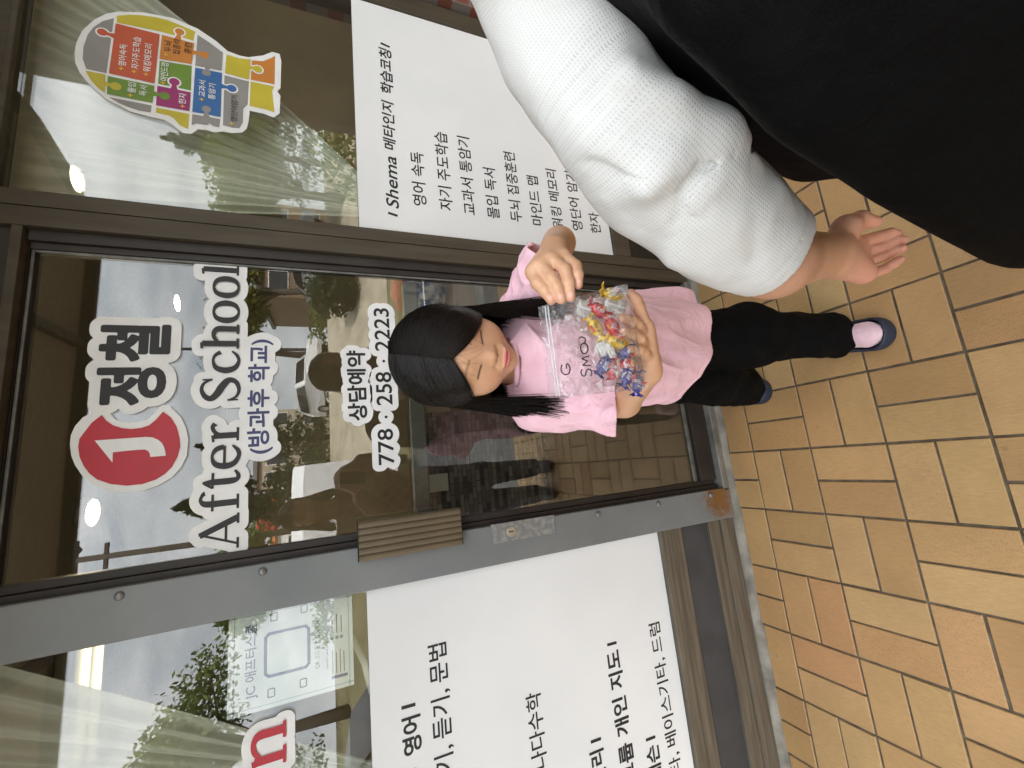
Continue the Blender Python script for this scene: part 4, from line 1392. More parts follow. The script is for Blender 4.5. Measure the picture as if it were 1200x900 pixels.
YEL5 = [(1.0884, 1.6487), (1.0889, 1.5838), (1.0703, 1.5903), (0.9931, 1.5834), (0.9979, 1.6061), (0.9989, 1.6507)]
LOGO_W = [(-0.0104, 1.9941), (0.0106, 1.994), (0.0314, 1.9883), (0.052, 1.9757), (0.063, 1.958), (0.0642, 1.9499), (0.0676, 1.9397), (0.0603, 1.9266), (0.0431, 1.9151), (0.037, 1.9041), (0.0344, 1.8889), (0.0349, 1.8694), (0.0396, 1.8542), (0.053, 1.8415), (0.068, 1.8332), (0.0745, 1.8244), (0.0716, 1.8105), (0.0414, 1.7861), (0.0119, 1.7748), (-0.0171, 1.7691), (-0.0565, 1.7709), (-0.0834, 1.7814), (-0.1063, 1.7987), (-0.1223, 1.8246), (-0.1321, 1.8545), (-0.1317, 1.8883), (-0.1225, 1.9218), (-0.1026, 1.9513), (-0.0827, 1.9685), (-0.0582, 1.982), (-0.0368, 1.9898)]
LOGO_R = [(-0.0169, 1.9786), (0.0015, 1.9775), (0.0142, 1.9711), (0.0375, 1.9584), (0.0556, 1.941), (0.0414, 1.9318), (0.0296, 1.9185), (0.0214, 1.9011), (0.018, 1.8837), (0.0195, 1.8642), (0.0253, 1.8491), (0.0386, 1.8363), (0.0578, 1.8236), (0.0426, 1.807), (0.019, 1.7945), (-0.01, 1.787), (-0.0328, 1.7847), (-0.0576, 1.7893), (-0.0815, 1.7997), (-0.0966, 1.8125), (-0.1083, 1.8296), (-0.1161, 1.8553), (-0.1164, 1.885), (-0.1094, 1.9144), (-0.0962, 1.9397), (-0.0806, 1.9547), (-0.0623, 1.9659), (-0.0407, 1.9746)]
LOGO_J = [(-0.0049, 1.9496), (-0.0041, 1.9039), (-0.0034, 1.8543), (-0.0055, 1.841), (-0.0124, 1.8295), (-0.0214, 1.8215), (-0.0301, 1.8176), (-0.0415, 1.8144), (-0.0527, 1.813), (-0.0527, 1.8432), (-0.0444, 1.8445), (-0.0375, 1.8483), (-0.0336, 1.855), (-0.0338, 1.8852), (-0.0355, 1.9147), (-0.0595, 1.9141)]
# red oval logo with the two big characters
fl_w = Flat().poly(LOGO_W)
fj = Flat().text('정', .076, .173, 1.820, 1.957, .036).text('철', .187, .286, 1.815, 1.957, .036)
fr = Flat().poly(LOGO_R, 0)
fjj = Flat().poly(LOGO_J, 0)
b = plate_from_loops('backing', [LOGO_W], STICK, SY, GY - .0006, None, False)
lg = empty('logo_sticker', (0, SY, 1.78), 'red oval logo with two big korean characters at the top of the door glass', 'sticker')
b.parent = lg; b.matrix_parent_inverse = Matrix.Translation(lg.location).inverted()
plate_from_loops('character_backing', halo(fj.S, .0215), STICK, SY - .0004, GY - .0006, lg, False)
fr.build('red_oval', RED_V, SY - .0012, lg)
fjj.build('white_emblem', STICK, SY - .0018, lg)
fj.build('korean_lettering', INK_SOFT, SY - .0012, lg)

# puzzle head on the right window
PC = {'GREY': plain('grey_vinyl', (.26, .25, .24), .5), 'YEL': plain('mustard_vinyl', (.52, .43, .03), .5), 'RED': plain('brick_red_vinyl', (.50, .085, .03), .5),
      'ORG': plain('orange_vinyl', (.54, .20, .03), .5), 'GRN': plain('green_vinyl', (.14, .25, .025), .5), 'MAG': plain('magenta_vinyl', (.30, .02, .14), .5), 'BLUE': plain('blue_vinyl', (.03, .13, .36), .5)}
ph = empty('puzzle_head_sticker', (1.06, SY, 1.56), 'colourful jigsaw sticker shaped like a head in profile on right window', 'sticker')
b = plate_from_loops('backing', [BACK], STICK, SY, GY - .0006, ph, False)
pieces = {'GREY1': GREY1, 'YEL1': YEL1, 'RED': RED, 'ORG': ORG, 'GRN1': GRN1, 'YEL2': YEL2, 'GRN2': GRN2, 'MAG': MAG, 'GREY2': GREY2, 'YEL3': YEL3, 'GREY3': GREY3, 'BLUE': BLUE, 'GREY4': GREY4, 'YEL4': YEL4, 'GREY5': GREY5, 'ORG2': ORG2, 'YEL5': YEL5}
knob = {'RED': [(1.1445, 2.0071, .0115, 1.140, 1.978)], 'ORG': [(1.2089, 1.8327, .0115, 1.178, 1.836), (1.146, 1.7702, .0125, 1.147, 1.802)], 'YEL2': [(.9759, 1.9681, .0125, .978, 1.998)],
        'GRN2': [(.9748, 1.8586, .0125, .976, 1.888)], 'MAG': [(1.0294, 1.8386, .0125, 1.0, 1.838)], 'BLUE': [(1.048, 1.6973, .0125, 1.048, 1.728)], 'GREY3': [(1.084, 1.7624, .0115, 1.108, 1.760)],
        'GREY4': [(.9573, 1.7588, .0115, .929, 1.758)], 'YEL4': [(1.1386, 1.63, .0125, 1.139, 1.656)]}
names = {'GREY': 'grey_piece', 'YEL': 'yellow_piece', 'RED': 'red_piece', 'ORG': 'orange_piece', 'GRN': 'green_piece', 'MAG': 'magenta_piece', 'BLUE': 'blue_piece'}
for k, P in pieces.items():
    kk = k.rstrip('0123456789')
    f_ = Flat().poly(P)
    hw = Flat()
    for kx, kz, kr, bx, bz in knob.get(k, []):
        f_.disc(kx, kz, kr, 3)
        f_.stroke([(kx, kz, kr * .55), ((kx + bx) / 2, (kz + bz) / 2, kr * .45), (bx, bz, kr * .8)], 4)
        hw.disc(kx, kz, kr + .0042, 0).stroke([(kx, kz, kr * .55 + .004), ((kx + bx) / 2, (kz + bz) / 2, kr * .5 + .004), (bx, bz, kr * .8 + .0035)], 1)
    o = f_.build(names[kk], PC[kk], SY - (.0016 if k in knob else .0006), ph)
    if hw.V: hw.build('white_edge', STICK, SY - .0011, o)
wt, bt = Flat(), Flat()
for i, (t_, (xa, za), (xb, zb)) in enumerate([('영어속독', (1.0497, 1.9626), (1.1232, 1.9549)), ('자기주도학습', (1.0485, 1.935), (1.1585, 1.9253)), ('워킹메모리', (1.0464, 1.9095), (1.1433, 1.8971)), ('마인드맵', (1.0288, 1.8678), (1.0907, 1.8585)), ('몰입', (.9679, 1.9386), (1.0021, 1.9281)), ('독서', (.9652, 1.9134), (.9992, 1.9012)), ('한자', (.9623, 1.8233), (.9992, 1.8122)), ('교과서', (1.0005, 1.7783), (1.0568, 1.7648)), ('통암기', (.9973, 1.7526), (1.0523, 1.7417))]):
    z = (za + zb) / 2
    wt.text(t_, xa - .004, xb - .004, z - .0095, z + .0085, .012, 0, i)
for i, (t_, xa, xb, z) in enumerate([('두뇌', 1.127, 1.165, 1.859), ('집중력', 1.125, 1.178, 1.838), ('훈련', 1.137, 1.176, 1.811), ('영단어암기', .932, 1.024, 1.6905)]):
    bt.text(t_, xa, xb, z - .0095, z + .0085, .006, 0, i)
wt.build('white_lettering', STICK, SY - .0026, ph)
bt.build('black_lettering', INK, SY - .0026, ph)
pt = Flat()
for x, z in ((1.036, 1.959), (1.035, 1.9305), (1.034, 1.904), (1.017, 1.864), (1.115, 1.862), (.955, 1.935), (.951, 1.816), (.987, 1.771), (.923, 1.695)):
    pt.stroke([(x - .0055, z, .0013), (x + .0055, z, .0013)], 1).stroke([(x, z - .0055, .0013), (x, z + .0055, .0013)], 2)
pt.build('plus_marks', plain('gold_ink', (.75, .48, .05), .5), SY - .0028, ph)

# the two big white boards at the foot of the windows
BY = .1335
def board(label, x0, x1, z0, z1, items, bars):
    t = empty('sign_board', ((x0 + x1) / 2, BY, z0), label, 'sign')
    MB().box(x0, x1, BY, BY + .006, z0, z1, .0008).build('board', BOARD, t)
    for a in items: Flat().text(*a).build('text_line', INK, BY - .0006, t)
    for x, z_0, z_1, sl in bars: Flat().stroke([(x - sl, z_0, .0042), (x + sl, z_1, .0042)]).build('title_bar', INK, BY - .0006, t)
    return t
board('white sign board with bold title and nine korean lines under the right window', .6135, 1.5135, .3855, 1.346, [
    ('Shema', .699, .893, 1.2195, 1.2605, .02, .2), ('메타인지', .918, 1.112, 1.2185, 1.2605, .024, .12), ('학습코칭', 1.143, 1.331, 1.2165, 1.2605, .024, .12),
    ('영어 속독', .721, .928, 1.1265, 1.1735, .013), ('자기 주도학습', .718, 1.030, 1.036, 1.0845, .013), ('교과서 통암기', .713, 1.030, .9525, 1.0005, .013), ('몰입 독서', .711, .917, .8625, .9115, .013),
    ('두뇌 집중훈련', .711, 1.004, .774, .8235, .013), ('마인드 맵', .707, .917, .687, .736, .013), ('워킹 메모리', .705, .963, .6005, .649, .013), ('영단어 암기', .707, .969, .512, .562, .013), ('한자', .706, .798, .4275, .477, .013)],
    [(.6765, 1.226, 1.256, .0035), (1.3455, 1.2215, 1.2525, .0035)])
board('white sign board lettered in korean with music lesson lines under the left window', -1.40, -.4485, .384, 1.3605, [
    ('초등', -1.02, -.895, 1.232, 1.286, .03), ('영어', -.864, -.776, 1.2375, 1.2865, .03), ('쓰기, 듣기, 문법', -.985, -.622, 1.155, 1.2095, .013), ('캐나다수학', -1.062, -.8165, .8915, .941, .013),
    ('관리', -1.115, -1.022, .706, .757, .03), ('그룹 개인 지도', -1.145, -.776, .6035, .658, .03), ('레슨', -1.168, -1.072, .508, .56, .03), ('기타, 베이스기타, 드럼', -1.225, -.733, .4315, .4805, .013)],
    [(-.7515, 1.249, 1.285, .0005), (-.997, .711, .747, .0005), (-.7555, .612, .648, .0005), (-1.052, .516, .553, .0005)])

# red letter of a sticker that runs out of the picture on the left window
fn = Flat(); serif(fn, 'n', -.795, 1.553, .095, .088)
sticker('red_letter_sticker', 'red serif letter with a white edge low on the left window glass', fn.S, .019, [('red_letter', fn, RED_V, 0)])

# paper poster taped inside the left window
PY = GY + .009
po = empty('window_poster', (-.565, PY, 1.397), 'pale paper poster with a rounded blue square taped inside the left window', 'poster')
PAPER = plain('pale_blue_paper', (.80, .86, .88), .7)
MB().box(-.678, -.452, PY, PY + .0006, 1.397, 1.676).build('paper', PAPER, po)
BLU_INK = plain('blue_print', (.03, .05, .17), .6)
f_ = Flat().text('JC 애프터스쿨', -.648, -.482, 1.613, 1.642, .01)
f_.build('title', BLU_INK, PY - .0006, po)
f_ = Flat()
def rrect(fl, x0, x1, z0, z1, r, w, lay=0):
    pts = []
    for cx, cz, a in ((x1 - r, z1 - r, 0), (x0 + r, z1 - r, 90), (x0 + r, z0 + r, 180), (x1 - r, z0 + r, 270)):
        for k in range(5): pts.append((cx + r * math.cos(R_(a + k * 22.5)), cz + r * math.sin(R_(a + k * 22.5)), w))
    fl.stroke(pts, lay, 2, True)
rrect(f_, -.608, -.512, 1.502, 1.598, .012, .0034)
f_.build('blue_square', BLU_INK, PY - .0006, po)
f_ = Flat().text('QR 코드를 스캔하세요', -.618, -.505, 1.476, 1.489, .004)
f_.text('Summer Camp 2025', -.625, -.560, 1.456, 1.463, .01, 0, 1)
for i in range(4): f_.stroke([(-.640, 1.447 - i * .009, .0008), (-.585 - .006 * (i % 2), 1.447 - i * .009, .0008)], 2)
for i in range(3): f_.stroke([(-.545, 1.447 - i * .011, .0008), (-.505 + .006 * (i % 2), 1.447 - i * .011, .0008)], 3)
for x, z in ((-.645, 1.585), (-.475, 1.58), (-.642, 1.515), (-.470, 1.512)):
    rrect(f_, x - .009, x + .009, z - .007, z + .007, .002, .0012, 4)
f_.build('small_print', INK_SOFT, PY - .0006, po)
f_ = Flat()
for i, z in enumerate((1.447, 1.436, 1.425)): f_.disc(-.556, z, .0042, i)
f_.build('dots', plain('print_grey', (.25, .32, .36), .6), PY - .0007, po)
f_ = Flat().poly([(-.652, 1.412), (-.645, 1.412), (-.645, 1.450), (-.652, 1.450)])
f_.build('colour_band', plain('violet_print', (.08, .09, .30), .6), PY - .0006, po)
f_ = Flat(); rrect(f_, -.668, -.462, 1.407, 1.664, .004, .0009); f_.build('border_line', plain('pale_grey_print', (.42, .5, .54), .6), PY - .0006, po)

# ------------------------------------------------------------------ things inside the shop
def curtain(name, label, rail, tie, zt, y, nf, amp, seed, lean):
    r = np.random.RandomState(seed)
    nu, nv = 260, 46
    V = []
    xr0, xr1 = rail
    for i in range(nu):
        u = i / (nu - 1)
        for k in range(nv):
            v = k / (nv - 1)
            top = np.array([xr0 + (xr1 - xr0) * u, zt])
            tp = np.array([tie[0] + lean * .10 * (u - .5), tie[1] + .05 * (u - .5)])
            ctl = top * .45 + tp * .55 + np.array([0, -.10 * u])
            p = top * (1 - v) ** 2 + 2 * ctl * v * (1 - v) + tp * v * v
            g = (1 - v) ** .6
            ph_ = u * nf * 2 * math.pi + 1.2 * math.sin(u * 9 + seed) + .5 * math.sin(v * 4 + u * 31)
            d = amp * math.sin(ph_) * (.25 + .75 * g) + .35 * amp * math.sin(ph_ * 2.3 + 1)
            V.append((p[0], y + d, p[1]))
    F = [[i * nv + k, (i + 1) * nv + k, (i + 1) * nv + k + 1, i * nv + k + 1] for i in range(nu - 1) for k in range(nv - 1)]
    me = np_mesh(name, V, np.array(F))
    m, nt, p = new_mat('sheer_curtain')
    L = nt.links
    p.inputs['Base Color'].default_value = (.80, .82, .74, 1); p.inputs['Roughness'].default_value = .9
    tr = N(nt, 'ShaderNodeBsdfTranslucent'); tr.inputs['Color'].default_value = (.80, .82, .74, 1)
    tt = N(nt, 'ShaderNodeBsdfTransparent')
    m1 = N(nt, 'ShaderNodeMixShader'); m1.inputs['Fac'].default_value = .22
    m2 = N(nt, 'ShaderNodeMixShader'); m2.inputs['Fac'].default_value = .06
    L.new(p.outputs[0], m1.inputs[1]); L.new(tr.outputs[0], m1.inputs[2])
    L.new(m1.outputs[0], m2.inputs[1]); L.new(tt.outputs[0], m2.inputs[2])
    L.new(m2.outputs[0], nt.nodes['Material Output'].inputs['Surface'])
    o = link_mesh(name, me, m, None, True)
    return tag(o, label, 'curtain', 'sheer curtains tied back inside the windows')


curtain('curtain', 'sheer pale curtain gathered to one side behind the jigsaw head sticker', (.63, 1.72), (.80, 1.26), 2.33, .26, 15, .014, 1, 1)
curtain('curtain', 'sheer pale curtain swept aside behind the paper poster in the left window', (-.36, -1.52), (-1.06, 1.22), 2.33, .26, 15, .014, 4, -1)
m = MB()
pts = [(-.455, .235, 1.49), (-.49, .232, 1.475), (-.53, .23, 1.44), (-.58, .23, 1.40), (-.66, .232, 1.368), (-.74, .24, 1.35)]
m.tube(pts, [.010, .0095, .009, .009, .010, .011], 10)
tag(m.build('white_rope', WHITE_PAINT, None, True), 'thick white rope tieback looping behind the paper poster', 'rope')

lampm = emit_mat('warm_lamp', (1.0, .80, .48), 75)
for x, y, wh in ((1.40, 2.85, 'deep in the room behind the lettering'), (-.20, 1.85, 'nearest above the red oval logo'), (1.52, 1.45, 'glimpsed through the right window curtain'), (-1.15, 3.6, 'glimpsed beside the poster')):
    cl = empty('ceiling_light', (x, y, 2.70), 'small round warm ceiling light ' + wh, 'ceiling light', 'round ceiling lights')
    MB().lathe((x, y, 2.675), [(.075, .045), (.085, .03), (.085, 0), (.066, -.002), (.064, .012)], 24).build('trim', WHITE_PAINT, cl, True)
    MB().lathe((x, y, 2.672), [(.001, 0), (.045, .003), (.062, .012), (.062, .016)], 20).build('bulb', lampm, cl, True)
fl_ = empty('strip_light', (-1.0, 1.85, 2.62), 'long yellow fluorescent ceiling fitting seen through the left window', 'ceiling light')
MB().box(-1.45, -.60, 1.72, 1.98, 2.64, 2.715, .006).build('housing', WHITE_PAINT, fl_)
for dy in (1.79, 1.91):
    MB().tube([(-1.42, dy, 2.625), (-.63, dy, 2.625)], .014, 12).build('tube', emit_mat('fluorescent_tube', (1.0, .86, .45), .55), fl_, True)

rc = empty('reception_counter', (-.15, 1.8, .03), 'reception counter faced with brown stone mosaic inside the shop', 'counter')
MB().box(-.52, .215, 1.62, 1.9, .03, .955).build('mosaic_front', MOSAIC, rc)
MB().box(-.56, .25, 1.58, 1.95, .956, .99, .004).build('counter_top', noise_mat('dark_laminate', (.03, .025, .02), (.05, .04, .03), 9, .35), rc)
MB().box(-.56, -.525, 1.60, 1.9, .03, .955, .002).build('end_panel', noise_mat('dark_laminate_panel', (.03, .025, .02), (.05, .04, .03), 9, .35), rc)
m = MB(); m.box(-.30, -.19, 1.575, 1.577, .80, .93)
tag(m.build('paper_notice', plain('cream_paper', (.6, .56, .45), .8)), 'small cream paper hanging on the mosaic counter front', 'paper')
tb = empty('side_table', (.78, 1.05, .03), 'dark side table with a pale top inside the door', 'table')
MB().box(.56, 1.12, .84, 1.32, .70, .725, .003).build('table_top', plain('pale_table_edge', (.55, .56, .55), .5), tb)
for x in (.59, 1.09):
    for y in (.87, 1.29): MB().box(x - .018, x + .018, y - .018, y + .018, .03, .699, .002).build('leg', BRONZE_DARK, tb)
cb = empty('cardboard_box', (.79, 1.05, .726), 'brown cardboard box on the side table inside the door', 'box')
CARD = noise_mat('cardboard', (.36, .22, .11), (.44, .28, .15), 6, .85, 0, .1, 90)
MB().box(.62, .98, .90, 1.2, .727, .885, .003).build('body', CARD, cb)
MB().box(.625, .975, 1.04, 1.06, .8855, .8875).build('tape', plain('tape', (.4, .3, .16), .3), cb)
def blob_obj(name, label, cat, c, r, m, seed, amp=.03, fr=14, vox=.008):
    c = np.array(c)
    o = sdf_object(name, [ell(c, r)], vox, m, None, lambda P, d: d + amp * vnoise(P * fr, seed) + amp * .4 * vnoise(P * fr * 2.7, seed + 1), amp * 1.5)
    return tag(o, label, cat)
bagm = noise_mat('printed_plastic', (.05, .07, .22), (.82, .78, .74), 17, .25, 0, .4, 60, lo=.42, hi=.56)
blob_obj('carrier_bag', 'crumpled blue and white plastic carrier bag on top of the cardboard box', 'bag', (.77, 1.0, .985), (.14, .10, .10), bagm, 5)
blob_obj('folded_cloth', 'bunched red cloth lying over the plastic carrier bag', 'cloth', (.80, 1.02, 1.115), (.10, .08, .035), plain('red_cloth', (.62, .03, .06), .9), 8, .018, 20)
# ------------------------------------------------------------------ people
SKIN = attr_mat('skin', .42, .10, .5, .22, 420.0, .13)


def mixc(a, b, t): return a[None] * (1 - t[:, None]) + b[None] * t[:, None]


def sstep(x, a, b):
    t = np.clip((x - a) / (b - a), 0, 1)
    return t * t * (3 - 2 * t)


class Frame:
    """local axes of a head: x to the picture's right, y out of the face, z up"""
    def __init__(s, c, face, up, roll=0.0):
        s.c = np.array(c, float)
        s.y = nrm(face)
        up = np.array(up, float)
        s.z = nrm(up - s.y * (up @ s.y))
        s.x = np.cross(s.z, s.y) * -1.0
        s.x = np.cross(s.y, s.z)
        ca, sa = math.cos(roll), math.sin(roll)
        s.x, s.z = s.x * ca + s.z * sa, s.z * ca - s.x * sa
        s.R = np.stack([s.x, s.y, s.z])            # rows
    def w(s, p, k=1.0): return s.c + k * (np.asarray(p, float) @ s.R)
    def l(s, P): return (np.asarray(P) - s.c) @ s.R.T


def head_prims(H, k=1.0, child=True):
    e = lambda c, r, kk=.012, sub=False, rot=None: ell(H.w(np.array(c) * k), np.array(r) * k, kk * k, H.R if rot is None else rot @ H.R, sub)
    c = lambda a, b, r1, r2, kk=.01: cone(H.w(np.array(a) * k), H.w(np.array(b) * k), r1 * k, r2 * k, kk * k)
    P = [e((0, -.012, .020), (.071, .088, .0725)),
         e((0, .018, .010), (.064, .066, .062), .05),                      # forehead and brow block
         e((0, .020, -.042), (.057, .058, .060), .05),                     # jaw
         e((0, .056, -.092), (.021, .018, .014), .022),                    # chin
         e((.032, .050, -.043), (.026, .023, .026), .03), e((-.032, .050, -.043), (.026, .023, .026), .03),   # cheeks
         e((.026, .068, .016), (.020, .010, .007), .03), e((-.026, .068, .016), (.020, .010, .007), .03),     # brow ridge
         e((.0285, .0665, -.006), (.0145, .0105, .0085), .006), e((-.0285, .0665, -.006), (.0145, .0105, .0085), .006),   # closed lids
         c((0, .078, .004), (0, .0915, -.031), .0055, .0088, .012),        # nose
         e((.0095, .0845, -.036), (.0068, .0075, .006), .005), e((-.0095, .0845, -.036), (.0068, .0075, .006), .005),
         e((0, .0775, -.056), (.022, .013, .012), .012),                   # muzzle
         e((0, .0885, -.0595), (.0185, .0062, .0036), .003), e((0, .0868, -.0672), (.0155, .0068, .0046), .003),    # lips
         c((0, -.005, -.06), (0, -.012, -.15), .044, .040, .03)]           # neck
    return P


def face_dents(H, k=1.0):
    w = lambda p: H.w(np.array(p) * k)
    D = [((-.020, .0840, -.0638), (0, .0940, -.0632), .0016, .0016), ((0, .0940, -.0632), (.020, .0840, -.0638), .0016, .0016)]
    for s in (-1, 1):
        D.append(((s * .0050, .090, -.0415), (s * .0075, .088, -.0405), .0028, .0024))                    # nostril
        D += [((s * .0165, .0765, -.0118), (s * .0290, .0770, -.0104), .0016, .0017), ((s * .0290, .0770, -.0104), (s * .0420, .0715, -.0122), .0016, .0017)]   # slit of the lids
        D += [((s * .0170, .0780, .0005), (s * .0290, .0775, .0022), .0012, .0024), ((s * .0290, .0775, .0022), (s * .0410, .0715, .0005), .0012, .0024)]      # lid fold
        D += [((s * .0165, .0850, -.040), (s * .0260, .0790, -.058), .0016, .0045)]                        # smile fold
        D += [((s * .0150, .0790, -.0195), (s * .0350, .0760, -.0225), .0014, .0028), ((s * .0180, .0790, -.0155), (s * .0390, .0745, -.0160), -.0012, .0024)]
        D += [((s * .0045, .083, .018), (s * .0052, .084, .008), .0010, .0022)]                       # under-eye crease
    return [(w(a), w(b), d * k, r * k) for a, b, d, r in D]


def face_color(H, k, base, cheek, lip):
    def f(V):
        l = H.l(V) / k
        x, y, z = l[:, 0], l[:, 1], l[:, 2]
        col = np.tile(base[None], (len(V), 1))
        inhead = sstep(z, -.115, -.10) * (y > -.02)
        for s in (-1, 1):
            d = np.hypot((x - s * .036) / .022, (z + .038) / .018)
            col = mixc_rows(col, cheek, .45 * np.clip(1 - d, 0, 1) * inhead)
        d = np.hypot(x / .012, (z + .034) / .012)
        col = mixc_rows(col, cheek, .3 * np.clip(1 - d, 0, 1) * inhead)
        lipm = np.maximum(1 - np.hypot(x / .0195, (z + .0600) / .0048) ** 2, 1 - np.hypot(x / .0165, (z + .0672) / .0056) ** 2)
        col = mixc_rows(col, lip, np.clip(lipm * 2.2, 0, 1) * (y > .072))
        for s in (-1, 1):                                      # lash line and shadowed crease of the lids
            xx = (np.abs(x - s * .0290)) / .0135
            zz = z + .0105 + .0016 * xx ** 2
            m_ = np.clip(1 - (zz / .0027) ** 2, 0, 1) * np.clip((1.05 - xx) * 5, 0, 1) * (y > .05)
            col = mixc_rows(col, np.array([.025, .015, .012]), .95 * m_)
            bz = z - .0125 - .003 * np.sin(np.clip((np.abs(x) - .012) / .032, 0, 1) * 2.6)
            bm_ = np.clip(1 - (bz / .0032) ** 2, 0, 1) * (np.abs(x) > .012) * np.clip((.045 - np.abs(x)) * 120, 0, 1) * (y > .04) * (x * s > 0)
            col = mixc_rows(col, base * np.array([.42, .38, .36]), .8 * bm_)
        seam = np.clip(1 - ((z + .0636) / .0012) ** 2, 0, 1) * (np.abs(x) < .0195) * (y > .075)
        col = mixc_rows(col, lip * .42, .8 * seam)
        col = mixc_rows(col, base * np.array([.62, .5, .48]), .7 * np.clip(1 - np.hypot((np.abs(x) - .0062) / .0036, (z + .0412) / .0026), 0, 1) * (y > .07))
        return col
    return f


def mixc_rows(A, b, t): return A * (1 - t[:, None]) + np.asarray(b)[None] * t[:, None]


def strands(name, paths, r, m, parent, seg=3):
    """paths (n,k,3): one mesh of thin tapering hairs"""
    n, k, _ = paths.shape
    t = np.zeros_like(paths)
    t[:, 1:-1] = paths[:, 2:] - paths[:, :-2]; t[:, 0] = paths[:, 1] - paths[:, 0]; t[:, -1] = paths[:, -1] - paths[:, -2]
    t /= np.maximum(np.linalg.norm(t, axis=-1, keepdims=True), 1e-9)
    a = np.cross(t, np.array([.31, .83, .12])); a /= np.maximum(np.linalg.norm(a, axis=-1, keepdims=True), 1e-9)
    b = np.cross(t, a)
    w = np.full(k, 1.0); w[-2:] = np.linspace(.9, .35, 2) if k >= 8 else 1
    V = np.stack([paths + (a * math.cos(2 * math.pi * s / seg) + b * math.sin(2 * math.pi * s / seg)) * (np.asarray(r).reshape(-1, 1, 1) * w[None, :, None]) for s in range(seg)], 2)
    idx = np.arange(n * k * seg).reshape(n, k, seg)
    F = np.concatenate([np.stack([idx[:, :-1, s], idx[:, :-1, (s + 1) % seg], idx[:, 1:, (s + 1) % seg], idx[:, 1:, s]], -1).reshape(-1, 4) for s in range(seg)])
    me = np_mesh(name, V.reshape(-1, 3), F)
    tone = np.repeat(np.random.RandomState(4).rand(n), k * seg)
    set_attr(me, 'tone', tone)
    return link_mesh(name, me, m, parent, True)


def hair_mat(name, c1, c2, rough=.34):
    m, nt, p = new_mat(name)
    at = N(nt, 'ShaderNodeAttribute', attribute_name='tone')
    rp = N(nt, 'ShaderNodeValToRGB'); rp.color_ramp.elements[0].color = (*c1, 1); rp.color_ramp.elements[1].color = (*c2, 1)
    nt.links.new(at.outputs['Fac'], rp.inputs['Fac']); nt.links.new(rp.outputs['Color'], p.inputs['Base Color'])
    p.inputs['Roughness'].default_value = rough
    p.inputs['Specular IOR Level'].default_value = .30
    return m


